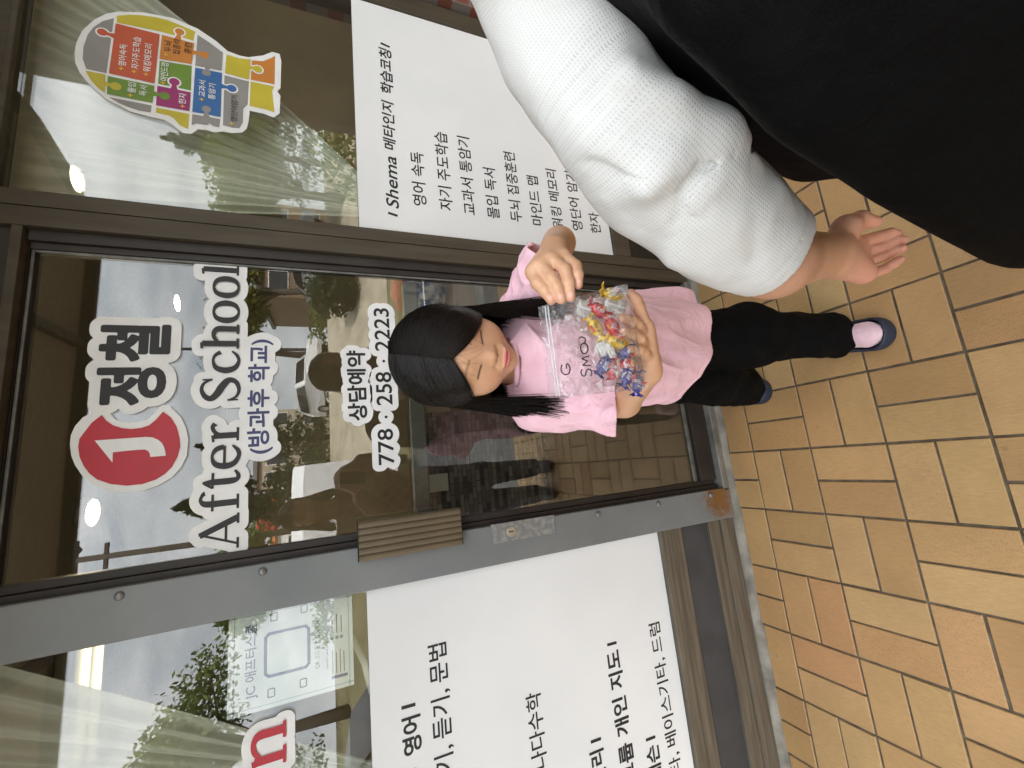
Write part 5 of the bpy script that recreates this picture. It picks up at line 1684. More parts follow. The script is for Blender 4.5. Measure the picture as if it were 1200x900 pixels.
def long_hair(name, H, k, m, parent, n, zend, seed, part_off=.10, body=None, r=.0009, front=.50, rad3=(.0765, .092, .0785), spread=1.0, skull=None):
    """Straight hair from a parting: each strand sweeps over the skull, then hangs."""
    q = np.random.RandomState(seed)
    rad = np.array(rad3) * k
    cen = np.array([0, -.012, .018]) * k
    K, KS = 24, 13
    s = np.where(q.rand(n) < .5, 1, -1).astype(float)
    a = q.rand(n) ** 1.35
    el = np.maximum(R_(15), R_(20) + R_(121) * a + R_(7) * q.randn(n) * (a < .25))                               # along the parting, from brow to crown
    d0 = np.stack([part_off * (1 - a) + s * .022 + .012 * q.randn(n), np.cos(el), np.sin(el)], -1)
    ay = front - (front + .96) * a ** .8 + .05 * q.randn(n)
    ay = np.where(a > .8, -.96 + q.rand(n) * .5, ay)
    # the side opposite the parting sweeps lower over the temple
    d1 = np.stack([s * np.sqrt(np.maximum(0, 1 - np.minimum(.98, ay * ay))), ay, -.22 - (.30 + .12 * (s < 0)) * (1 - a) ** 3 + .05 * q.randn(n)], -1)
    th = q.uniform(-1.2, 1.2, n)
    back = (a > .9)[:, None]
    d1 = np.where(back, np.stack([np.sin(th), -np.cos(th), np.full(n, -.25)], -1), d1)
    d0 /= np.linalg.norm(d0, axis=1, keepdims=True); d1 /= np.linalg.norm(d1, axis=1, keepdims=True)
    lay = 1 + .10 * q.rand(n) ** 1.3
    om = np.arccos(np.clip((d0 * d1).sum(1), -1, 1))
    t = np.linspace(0, 1, KS)
    w0 = np.sin((1 - t)[None] * om[:, None]) / np.sin(om)[:, None]; w1 = np.sin(t[None] * om[:, None]) / np.sin(om)[:, None]
    d = w0[..., None] * d0[:, None] + w1[..., None] * d1[:, None]
    hm = np.linalg.norm(d[..., :2], axis=-1, keepdims=True)
    d = np.where(d[..., 2:3] < 0, np.concatenate([d[..., :2] / np.maximum(hm, .3), d[..., 2:3]], -1), d)      # below the widest point the hair falls straight
    lift = lay[:, None] + .05 * np.sin(np.pi * t)[None] * (1 - .4 * a)[:, None]
    loc = cen + d * rad * lift[..., None]
    loc[..., 0] *= (.90 + .13 * t)[None]                    # fuller over the ears than on top
    P = np.zeros((n, K, 3))
    P[:, :KS] = H.c + loc @ H.R
    p = P[:, KS - 1].copy(); v = (P[:, KS - 1] - P[:, KS - 2]); v = v / np.linalg.norm(v, axis=1, keepdims=True) * .6
    zl = zend + .011 * q.randn(n) - np.where(ay > 0, .02, 0)
    step = (p[:, 2] - zl) / (K - KS)
    flare = s[:, None] * H.x[None] * (.0030 * k * q.rand(n) ** 1.3)[:, None] + H.y[None] * (.0012 * k * q.randn(n))[:, None]
    jit = q.randn(n, 3) * .0005
    for j in range(K - KS):
        v = v * .55 + np.array([0, 0, -.75])
        p = p + v / np.maximum(.2, -v[:, 2])[:, None] * step[:, None] + flare * spread + jit * np.array([1, 1, 0]) * (.2 + .1 * j)
        P[:, KS + j] = p
    if skull is not None:                                   # keep every hair outside the skin
        core = H.w((0, .0, -.02)); q2 = np.random.RandomState(seed + 1).rand(n)
        for _ in range(3):
            dd = sdf_eval(skull, P.reshape(-1, 3).astype(np.float32)).reshape(n, K)
            out = P - core; out[..., 2] *= .35
            out /= np.maximum(np.linalg.norm(out, axis=-1, keepdims=True), 1e-6)
            P = P + out * np.clip((.0015 + .0050 * q2[:, None]) - dd, 0, .03)[..., None]
    # a slow common wave makes locks instead of single hairs
    nz = np.stack([vnoise((P * np.array([30, 30, 8])).astype(np.float32), sd) for sd in (1, 2, 3)], -1)
    n2 = np.stack([vnoise((P * np.array([110, 110, 14])).astype(np.float32), sd) for sd in (4, 5, 6)], -1)
    ramp = np.linspace(0, 1, K) ** 1.5
    stray = np.where(q.rand(n) < .035, 2.6, 1.0)[:, None, None]
    P = P + nz * stray * (.0036 * k) * ramp[None, :, None] + n2 * (.0010 * k) * (.25 + .75 * ramp)[None, :, None]
    rr = r * (.6 + .7 * q.rand(n))
    return strands(name, P, rr, m, parent)


# ---- the girl
GH = Frame((.049, -.402, 1.220), (-.215, -.945, -.235), (.02, 0, 1), R_(4))
girl = empty('person', (.07, -.22, 0), 'child in pink t-shirt and black trousers holding up a clear bag of sweets', 'person')
sk = np.array([.67, .385, .235]); ck = np.array([.72, .335, .22]); lp_ = np.array([.60, .17, .15])

sh_l, sh_r = np.array((.150, -.338, 1.040)), np.array((-.040, -.350, 1.036))
el_l, wr_l = np.array((.257, -.475, 1.005)), np.array((.1775, -.584, 1.082))
el_r, wr_r = np.array((-.056, -.445, .885)), np.array((-.033, -.576, .936))
prims = head_prims(GH)
neck0, neck1 = GH.w((0, -.012, -.10)), np.array((.056, -.362, 1.045))
prims += [cone(neck0, neck1, .037, .042, .02),
          ell((.058, -.350, .985), (.098, .062, .085), .04), cone((.06, -.34, .92), (.085, -.27, .68), .085, .095, .05),
          cone(sh_l, sh_r, .036, .036, .03)]
prims += chain([sh_l, el_l, wr_l], [.036, .029, .0215], .015) + chain([sh_r, el_r, wr_r], [.036, .030, .022], .015)
# left hand: back of the hand to the viewer, fingers closing on the corner of the bag
GL = {'index': [(.1248, -.5995, 1.1342), (.1023, -.6097, 1.1332), (.0736, -.6169, 1.1181)], 'middle': [(.1323, -.6082, 1.1246), (.1056, -.6227, 1.1168), (.0725, -.6242, 1.1052)],
      'ring': [(.1403, -.6145, 1.1081), (.117, -.63, 1.0966), (.0744, -.628, 1.0916)], 'little': [(.1476, -.6175, 1.0883), (.1239, -.6306, 1.0772), (.0939, -.6311, 1.0775)]}
hand_l = []
wc = np.array((.169, -.592, 1.088))
for nm, r1, r2, r3 in (('index', .0102, .0088, .0072), ('middle', .0104, .0090, .0073), ('ring', .0100, .0086, .0070), ('little', .0090, .0078, .0064)):
    p = [np.array(q) for q in GL[nm]]
    back = wc * .55 + p[0] * .45
    hand_l += [cone(wc, p[0], .0165, r1 + .0018, .012)]
    mid = (p[1] + p[2]) / 2 + np.array([0, -.004, .001])
    hand_l += chain([p[0], p[1], mid, p[2]], [r1, r1 * .96, r2, r3], .0035)
hand_l += chain([(.158, -.588, 1.095), (.128, -.590, 1.104), (.098, -.603, 1.098), (.082, -.607, 1.094)], [.013, .0105, .0092, .0078], .006)
prims += hand_l
# right hand: palm up under the bag, fingers curling over its lower edge
GR = {'index': [(.0361, -.6217, .958), (.0632, -.6335, .9771), (.0798, -.6442, .9967)], 'middle': [(.0207, -.617, .9602), (.0338, -.6337, .9853), (.0409, -.6412, 1.0171)],
      'ring': [(.0035, -.6139, .9594), (.0122, -.6335, .985), (.0211, -.6409, 1.0189)], 'little': [(-.0142, -.6127, .9546), (-.0083, -.6305, .9791), (-.0064, -.6373, 1.009)]}
wc = np.array((-.026, -.588, .940))
hand_r = []
for nm, r1, r2, r3 in (('index', .0100, .0088, .0072), ('middle', .0102, .0090, .0074), ('ring', .0100, .0087, .0072), ('little', .0092, .0080, .0067)):
    p = [np.array(q) for q in GR[nm]]
    hand_r += [cone(wc, p[0], .0170, r1 + .003, .014)]
    mid = (p[1] + p[2]) / 2 + np.array([0, -.0025, -.001])
    hand_r += chain([p[0], p[1], mid, p[2]], [r1, r1 * .97, r2, r3], .003)
hand_r += chain([(-.020, -.588, .950), (.000, -.578, .985), (.004, -.585, 1.008)], [.013, .0105, .0085], .006)
prims += hand_r
# legs and feet (mostly under the trousers)
hip_l, hip_r = np.array((.130, -.250, .64)), np.array((.045, -.225, .64))
kn_l, an_l, toe_l = np.array((.122, -.325, .36)), np.array((.112, -.375, .075)), np.array((.094, -.475, .034))
kn_r, an_r, toe_r = np.array((.035, -.150, .36)), np.array((.016, -.005, .075)), np.array((.004, -.095, .034))
prims += chain([hip_l, kn_l, an_l], [.062, .045, .029], .03) + chain([hip_r, kn_r, an_r], [.062, .045, .029], .03)
for an, toe in ((an_l, toe_l), (an_r, toe_r)):
    heel = an + (an - toe) * np.array([.25, .25, 0]) - np.array([0, 0, .04])
    prims += [cone(an, heel, .028, .026, .02), cone(heel, toe - (toe - an) * .3, .024, .018, .02), cone(an, toe - (toe - an) * .35, .025, .014, .02)]


def girl_color(V):
    col = face_color(GH, 1.0, sk, ck, lp_)(V)
    # pinker finger tips and knuckles
    for nm, p in list(GL.items()) + list(GR.items()):
        d = np.linalg.norm(V - np.array(p[2]), axis=1)
        col = mixc_rows(col, np.array([.58, .27, .2]), .55 * np.clip(1 - d / .016, 0, 1))
    for nm, p in GL.items():                        # nails, and crease shade painted as dark lines over the pinching hand's knuckles
        a_, b_ = np.array(p[1]), np.array(p[2]); u_ = nrm(b_ - a_)
        c_ = b_ - u_ * .002 + np.array((0, -.0062, .0035))
        d = np.linalg.norm(V - c_, axis=1)
        col = mixc_rows(col, np.array([.80, .50, .42]), .75 * np.clip(1.6 - d / .0032, 0, 1))
        for o_ in (-.0018, .0018):
            d = np.abs((V - (a_ + u_ * o_)) @ u_); r_ = np.linalg.norm(V - a_, axis=1)
            col = mixc_rows(col, np.array([.42, .21, .13]), .35 * np.clip(1 - d / .0011, 0, 1) * (r_ < .012))
    return col
gbody = sdf_object('body', prims, .0019, SKIN, girl, dents(face_dents(GH)), .003, girl_color)

LASH = hair_mat('lash_and_brow', (.012, .008, .006), (.03, .02, .014), .5)
BROW = hair_mat('brow_hair', (.06, .038, .026), (.10, .065, .045), .6)
q = np.random.RandomState(5)
for s in (-1, 1):
    ps = []
    for i in range(70):
        u = q.rand()
        x = s * (.0135 + .0285 * u); z = .0125 + .0035 * math.sin(math.pi * min(1, u * 1.1)) - .003 * u + q.randn() * .0012
        y = .0775 - .25 * max(0, abs(x) - .02) - 9 * max(0, abs(x) - .02) ** 2
        base = np.array([x, y, z]); d = np.array([s * .0045, -.0006, .0012 - .002 * u])
        ps.append([GH.w(base + d * t + np.array([0, .0012 * math.sin(3 * t), 0])) for t in (0, .5, 1)])
    strands('eyebrow', np.array(ps), .00034, BROW, gbody)
    ps = []
    for i in range(40):
        u = q.rand()
        x = s * (.0170 + .0245 * u)
        b = np.array([x, .0762 - .36 * abs(abs(x) - .0285), -.0108 - .0012 * ((abs(x) - .029) / .012) ** 2])
        d = np.array([s * (u - .4) * .002, .0018, -.0012])
        ps.append([GH.w(b + d * t) for t in (0, .5, 1)])
    strands('eyelash', np.array(ps), .0002, LASH, gbody)

# hair: a dark under layer and some thousands of strands
HAIR = hair_mat('black_hair', (.0035, .0027, .0023), (.009, .0065, .0055), .40)
UNDER = plain('hair_under_layer', (.007, .005, .0045), .6)
cap = [ell(GH.w((0, -.016, .019)), (.0755, .0925, .0745), .01, GH.R)]
cap += [cone(GH.w((.064, .000, -.01)), GH.w((.070, -.012, -.085)), .018, .014, .02),
        cone(GH.w((-.064, .000, -.01)), GH.w((-.070, -.012, -.085)), .018, .014, .02),
        cone(GH.w((0, -.05, -.02)), GH.w((0, -.045, -.12)), .055, .048, .03)]
cap += [('e', GH.w((0, .080, -.024)), np.array((.0625, .058, .093)), GH.R, None, .01, True)]
sdf_object('hair_base', cap, .003, UNDER, gbody)


def over_shoulder(p):
    c = np.array((.055, -.345, .955)); r = np.array((.155, .098, .135))
    v = (p - c) / r
    L = np.linalg.norm(v)
    if L < 1: return c + v / max(L, 1e-3) * r
    return None
long_hair('hair', GH, 1.0, HAIR, gbody, 19000, 1.02, 3, .16, None, .00046, .50, (.0825, .0955, .0775), 1.0, head_prims(GH)[:-1])
# loose wisps over the brow
q = np.random.RandomState(9)
ps = []
HP = head_prims(GH)[:-1]
for i in range(13):
    x0 = .010 + .012 * q.randn(); x1 = q.choice([-1, 1], p=[.55, .45]) * q.uniform(.006, .052); z1 = q.uniform(-.015, .03) - .35 * abs(x1)
    bow = q.uniform(-.008, .012) * np.sign(x1)
    t = np.linspace(0, 1, 14)
    L_ = np.stack([x0 + (x1 - x0) * t ** 1.3 + bow * np.sin(np.pi * t), np.full(14, .125), .062 + (z1 - .062) * t], -1)
    for _ in range(60):                                     # lay the hair on the brow
        d = sdf_eval(HP, GH.w(L_).astype(np.float32))
        L_[:, 1] -= np.clip(d - .0018 - .003 * np.sin(np.pi * t), -.004, .02) * .8
    ps.append(GH.w(L_))
strands('loose_hair', np.array(ps), .00015, HAIR, gbody)

# t-shirt
def cloth_mat(name, c1, c2, rough=.85, weave=900.0, bump=.25, sheen=.2):
    m, nt, p = new_mat(name)
    L = nt.links
    tc = N(nt, 'ShaderNodeTexCoord')
    nz = N(nt, 'ShaderNodeTexNoise', Scale=22.0, Detail=4)
    L.new(tc.outputs['Object'], nz.inputs['Vector'])
    rp = N(nt, 'ShaderNodeValToRGB'); rp.color_ramp.elements[0].position = .3; rp.color_ramp.elements[1].position = .7
    rp.color_ramp.elements[0].color = (*c1, 1); rp.color_ramp.elements[1].color = (*c2, 1)
    L.new(nz.outputs['Fac'], rp.inputs['Fac']); L.new(rp.outputs['Color'], p.inputs['Base Color'])
    p.inputs['Roughness'].default_value = rough
    p.inputs['Specular IOR Level'].default_value = .2 if max(c2) > .05 else .08
    p.inputs['Sheen Weight'].default_value = sheen
    nb = N(nt, 'ShaderNodeTexNoise', Scale=weave, Detail=2)
    L.new(tc.outputs['Object'], nb.inputs['Vector'])
    n2 = N(nt, 'ShaderNodeTexNoise', Scale=34.0, Detail=5, Distortion=.7)
    L.new(tc.outputs['Object'], n2.inputs['Vector'])
    b1 = N(nt, 'ShaderNodeBump', Strength=bump, Distance=.0006); L.new(nb.outputs['Fac'], b1.inputs['Height'])
    b2 = N(nt, 'ShaderNodeBump', Strength=.55, Distance=.008); L.new(n2.outputs['Fac'], b2.inputs['Height']); L.new(b1.outputs['Normal'], b2.inputs['Normal'])
    L.new(b2.outputs['Normal'], p.inputs['Normal'])
    return m


PINK = cloth_mat('pink_cotton', (.84, .52, .61), (.90, .58, .67))
slv_l = sh_l + (el_l - sh_l) * .78; slv_r = sh_r + (el_r - sh_r) * .80
slv_r[0] -= .006
tee = [ell((.058, -.350, 1.000), (.112, .074, .090), .05), cone((.062, -.338, .95), (.118, -.268, .56), .094, .128, .06),
       cone((.03, -.325, .90), (.040, -.300, .60), .07, .075, .07), cone((.12, -.30, .9), (.200, -.235, .56), .06, .088, .07),
       cone(sh_l, sh_r, .046, .046, .04), cone(neck1 - (0, 0, .02), neck1 + np.array((-.002, -.012, .022)), .058, .051, .02)]
tee += [cone(sh_l, slv_l, .048, .055, .03), cone(sh_r, slv_r + (slv_r - sh_r) * .1, .048, .056, .03)]
dl, dr = nrm(el_l - sh_l), nrm(el_r - sh_r)


def tee_post(P, d):
    # gathers: fine diagonal folds at the chest, long soft ones to the hem
    q = P * np.array([26, 26, 9], np.float32)
    f_ = -.0070 * (1 - 2 * np.abs(vnoise(q + .9 * vnoise(P * 9, 3)[..., None], 11)) ** .8) + .0028 * vnoise(P * np.array([48, 48, 30], np.float32), 12)
    f_ = f_ * (.35 + .65 * np.clip((P[..., 2] - .55) / .25, 0, 1))
    ang = np.arctan2(P[..., 1] + .27, P[..., 0] - .11)
    low = np.clip((.86 - P[..., 2]) / .3, 0, 1)
    f_ = f_ + .0085 * low * np.sin(ang * 7 + 3 * vnoise(P * 5, 8) + .7)
    o = d + f_
    hem = .555 - .035 * np.clip((P[..., 0] - .10) / .15, -.5, 1) + .004 * np.sin(ang * 5) + .05 * np.clip((-P[..., 0] + .06) / .1, 0, 1)
    cut = np.maximum(hem - P[..., 2], -1)
    cut_l = (P - slv_l.astype(np.float32)) @ dl.astype(np.float32) - .012
    cut_l = np.where(np.linalg.norm(P - slv_l, axis=-1) < .10, cut_l, -1)
    cut_r = (P - slv_r.astype(np.float32)) @ dr.astype(np.float32) - .016
    cut_r = np.where((np.linalg.norm(P - slv_r, axis=-1) < .085) & (P[..., 0] < -.0), cut_r, -1)
    neckcut = .050 - np.linalg.norm((P - GH.w((0, -.004, -.108)).astype(np.float32)) / np.array([1, 1, 1.15], np.float32), axis=-1)
    full = np.maximum.reduce([o, cut, cut_l, cut_r, neckcut])
    # hollow it near the openings
    inner = o + .0055
    full = full + np.where(np.abs(P[..., 2] - hem - .016) < .0016, .0012, 0)      # stitched hem
    near = (P[..., 2] < hem + .05) | (cut_l > -.035) & (cut_l < 1) & (cut_l != -1) | (cut_r > -.035) & (cut_r != -1)
    return np.where(near, np.maximum(full, -inner), full)


shirt = sdf_object('t_shirt', tee, .0026, PINK, gbody, tee_post, .02)
# stitched bands: neck rib and seams
m = MB()
ring = []
cN = GH.w((0, -.004, -.108))
for i in range(40):
    th = 2 * math.pi * i / 40
    ring.append(cN + np.array([.050 * math.cos(th), .048 * math.sin(th), -.032 - .012 * math.sin(th + math.pi) * -1]))
m.tube(ring + ring[:1], .0052, 8, False)
m.build('neckband', PINK, gbody, True)

# trousers
BLACKC = cloth_mat('black_cotton', (.0022, .0022, .0024), (.004, .004, .0042), .85, 1200, .2, 0)
tr_ = [ell((.088, -.238, .66), (.112, .092, .10), .05)] + chain([hip_l, kn_l + (.004, -.01, 0), an_l + np.array((0, -.006, -.016))], [.086, .078, .066], .05) + chain([hip_r, kn_r + (.018, -.03, 0), np.array((.030, -.060, .055))], [.086, .084, .074], .05)
def tr_post(P, d):
    f_ = .010 * vnoise(P * np.array([17, 17, 12], np.float32), 21) + .003 * vnoise(P * np.array([40, 40, 34], np.float32), 22)
    o = d + f_
    cut = np.where(P[..., 1] < -.2, .052, .030) - P[..., 2]
    full = np.maximum.reduce([o, cut, P[..., 2] - .74])
    return np.where(P[..., 2] < .10, np.maximum(full, -(o + .005)), full)
sdf_object('trousers', tr_, .003, BLACKC, gbody, tr_post, .015)

# socks and clogs
SOCK = cloth_mat('pink_sock', (.66, .44, .50), (.74, .53, .58), .9, 300, .5)
CUFF = plain('neon_pink_sock_cuff', (.72, .10, .26), .9)
NAVYF = noise_mat('navy_foam_clog', (.012, .018, .036), (.018, .027, .052), 20, .55, 0, .2, 300)
for an, toe in ((an_l, toe_l), (an_r, toe_r)):
    dirf = nrm((toe - an) * np.array([1, 1, 0]))
    heel = an - dirf * .028 - np.array([0, 0, .042])
    ball_ = toe - dirf * .02
    s_ = [cone(an + np.array([0, 0, .03]), an - np.array([0, 0, .012]), .034, .034, .02), cone(an - (0, 0, .02), heel, .033, .030, .02), cone(heel, ball_, .030, .030, .02), cone(an - (0, 0, .012), ball_, .032, .026, .02), cone(ball_, toe, .029, .022, .02)]
    sdf_object('sock', s_, .003, SOCK, gbody, lambda P, d: np.maximum(d + .0012 * vnoise(P * 60, 3), .018 - P[..., 2]), .004)
    MB().tube([an + np.array([0, 0, -.030]) + dirf * .040, an + np.array([0, 0, -.020]) + dirf * .036], [.0365, .0375], 20).build('sock_cuff', CUFF, gbody, True)
    side = np.array([-dirf[1], dirf[0], 0])
    hz = np.array([heel[0], heel[1], 0]); tz = np.array([toe[0], toe[1], 0]) + dirf * .010
    def clog_post(P, d, hz=hz, tz=tz, dirf=dirf):
        h = ((P - hz.astype(np.float32)) @ dirf.astype(np.float32)) / float(np.linalg.norm(tz - hz))
        rim = .048 - .018 * np.clip(h * 1.4, 0, 1) + .012 * np.clip(h - .82, 0, 1) * 5
        inner = d + .0065
        full = np.maximum(np.maximum(d, P[..., 2] - rim), .002 - P[..., 2])
        open_ = np.maximum(inner, .012 - P[..., 2])
        return np.maximum(full, -open_)
    sdf_object('clog', [cone(hz + (0, 0, .030), tz - dirf * .022 + (0, 0, .026), .039, .042, .02), cone(hz + (0, 0, .012), tz - dirf * .022 + (0, 0, .012), .041, .044, .02)], .0025, NAVYF, gbody, clog_post, .004)

# ------------------------------------------------------------------ the bag of sweets
bA, bD, bB, bC = (np.array(v) for v in ((.0668, -.6065, 1.1352), (-.0653, -.5867, 1.1245), (.0884, -.6591, 1.0126), (-.0659, -.6403, .991)))
bn = nrm(np.cross(bD - bA, bB - bA))
if bn[1] > 0: bn = -bn


def plastic_film():
    m, nt, p = new_mat('clear_plastic_film')
    nt.nodes.remove(p)
    L = nt.links
    lw = N(nt, 'ShaderNodeLayerWeight', Blend=.5)
    tc = N(nt, 'ShaderNodeTexCoord')
    nz = N(nt, 'ShaderNodeTexNoise', Scale=42.0, Detail=5, Distortion=1.6, Roughness=.6)
    L.new(tc.outputs['Object'], nz.inputs['Vector'])
    bp = N(nt, 'ShaderNodeBump', Strength=1.0, Distance=.010); L.new(nz.outputs['Fac'], bp.inputs['Height'])
    gl = N(nt, 'ShaderNodeBsdfGlossy'); gl.inputs['Roughness'].default_value = .06
    L.new(bp.outputs['Normal'], gl.inputs['Normal']); L.new(bp.outputs['Normal'], lw.inputs['Normal'])
    tr = N(nt, 'ShaderNodeBsdfTransparent'); tr.inputs['Color'].default_value = (.97, .97, .98, 1)
    pw = N(nt, 'ShaderNodeMath', operation='POWER'); pw.inputs[1].default_value = 2.5; L.new(lw.outputs['Facing'], pw.inputs[0])
    ma = N(nt, 'ShaderNodeMath', operation='MULTIPLY_ADD'); ma.inputs[1].default_value = .75; ma.inputs[2].default_value = .10
    L.new(pw.outputs[0], ma.inputs[0])
    mx = N(nt, 'ShaderNodeMixShader'); L.new(ma.outputs[0], mx.inputs['Fac']); L.new(tr.outputs[0], mx.inputs[1]); L.new(gl.outputs[0], mx.inputs[2])
    df = N(nt, 'ShaderNodeBsdfDiffuse'); df.inputs['Color'].default_value = (.9, .9, .92, 1)  # white put into the film in patches to stand for its highlights
    m2 = N(nt, 'ShaderNodeMixShader')
    cr = N(nt, 'ShaderNodeMapRange'); cr.inputs['From Min'].default_value = .56; cr.inputs['From Max'].default_value = .70; cr.inputs['To Min'].default_value = .0; cr.inputs['To Max'].default_value = .5
    L.new(nz.outputs['Fac'], cr.inputs['Value']); L.new(cr.outputs['Result'], m2.inputs['Fac'])
    L.new(mx.outputs[0], m2.inputs[1]); L.new(df.outputs[0], m2.inputs[2])
    L.new(m2.outputs[0], nt.nodes['Material Output'].inputs['Surface'])
    return m


FILM = plastic_film()
bag = empty('zip_bag', tuple((bB + bC) / 2), 'clear zip bag of wrapped sweets with black handwriting held by the child', 'bag')
def bag_pt(u, v, s):
    """u 0..1 from the child's left to right, v 0..1 from zip to bottom, s = side (+1 front)"""
    p = (bA * (1 - u) + bD * u) * (1 - v) + (bB * (1 - u) + bC * u) * v
    edge = (4 * u * (1 - u)) ** .55 * min(1, (1 - v) * 7) ** .6
    thick = (.003 + .0145 * min(1, max(0, (v - .18) / .5)) ** 1.2) * edge
    n3 = float(vnoise(np.array([[u * 4.5 + 3 * v, v * 5.5 - 2 * u + s * 7, 8.2]], np.float32), 9)[0])
    w = .0040 * (1 - abs(n3)) ** 6 + .0042 * float(vnoise(np.array([[u * 5.5 + s * 9, v * 6.5, 1.3]], np.float32), 3)[0]) + .0022 * float(vnoise(np.array([[u * 13, v * 17 + s * 5, 4.1]], np.float32), 5)[0])
    return p + bn * (s * thick + w * (.35 + .65 * edge))
nu, nv = 54, 54
for s in (1, -1):
    V = [bag_pt(i / (nu - 1), k / (nv - 1), s) for i in range(nu) for k in range(nv)]
    F = np.array([[i * nv + k, (i + 1) * nv + k, (i + 1) * nv + k + 1, i * nv + k + 1] for i in range(nu - 1) for k in range(nv - 1)])
    link_mesh('plastic_sheet', np_mesh('plastic_sheet', V, F), FILM, bag, True)
zipm, nt, p = new_mat('milky_zip_ridge')
p.inputs['Base Color'].default_value = (.85, .86, .88, 1); p.inputs['Roughness'].default_value = .15; p.inputs['Alpha'].default_value = .55
for v in (.075, .105):
    MB().tube([bag_pt(u, v, 1) + bn * .0008 for u in np.linspace(0.01, .99, 30)], .0011, 6).build('zip_ridge', zipm, bag, True)
# handwriting in felt pen on the front sheet
MARK = plain('black_marker', (.012, .012, .014), .4)
def pen(name, pts2):
    p = np.array(pts2, float); d = np.r_[0, np.cumsum(np.linalg.norm(np.diff(p, axis=0), axis=1))]
    t = np.linspace(0, d[-1], max(8, int(d[-1] / .008)))
    MB().tube([bag_pt(1 - x, y, 1) + bn * .0012 for x, y in zip(np.interp(t, d, p[:, 0]), np.interp(t, d, p[:, 1]))], .0010, 6).build(name, MARK, bag, True)
def arc(cx, cy, rx, ry, a0, a1, n=16): return [(cx + rx * math.cos(R_(a0 + (a1 - a0) * i / n)), cy + ry * math.sin(R_(a0 + (a1 - a0) * i / n))) for i in range(n + 1)]
pen('handwriting', arc(.29, .20, .062, .046, -40, -320) + [(.335, .215), (.29, .21)])
pen('handwriting', arc(.225, .375, .036, .026, -20, -200, 8) + arc(.215, .425, .038, .030, -80, 150, 9))
pen('handwriting', [(.285, .455), (.300, .375), (.335, .43), (.368, .375), (.385, .455)])
pen('handwriting', arc(.465, .415, .052, .040, 20, 380))
pen('handwriting', [(.515, .43), (.56, .44), (.585, .40), (.57, .375)])

# the sweets: twisted wrappers, one thing each
def wrap_mat(name, c1, c2, sc=70, lo=.5, hi=.58):
    m = noise_mat(name, c1, c2, sc, .16, .25, 1.0, 230, .8, lo, hi, 3)
    return m
WM = {'yellow': wrap_mat('yellow_wrapper', (.74, .46, .012), (.80, .74, .50), 95, .62, .67), 'red': wrap_mat('red_wrapper', (.55, .02, .03), (.78, .62, .62), 95, .62, .67), 'purple': wrap_mat('purple_wrapper', (.03, .025, .22), (.68, .68, .78), 95, .61, .66), 'grey': wrap_mat('waxed_paper', (.52, .49, .43), (.62, .59, .52), 30)}
PRINT = {'yellow': plain('dark_print', (.03, .03, .03), .3), 'red': plain('white_print', (.8, .8, .8), .3), 'purple': plain('white_print', (.8, .8, .8), .3)}
SPOT = {'yellow': plain('red_spot', (.6, .03, .03), .3), 'red': plain('orange_spot', (.7, .25, .03), .3), 'purple': plain('red_spot', (.55, .04, .06), .3)}


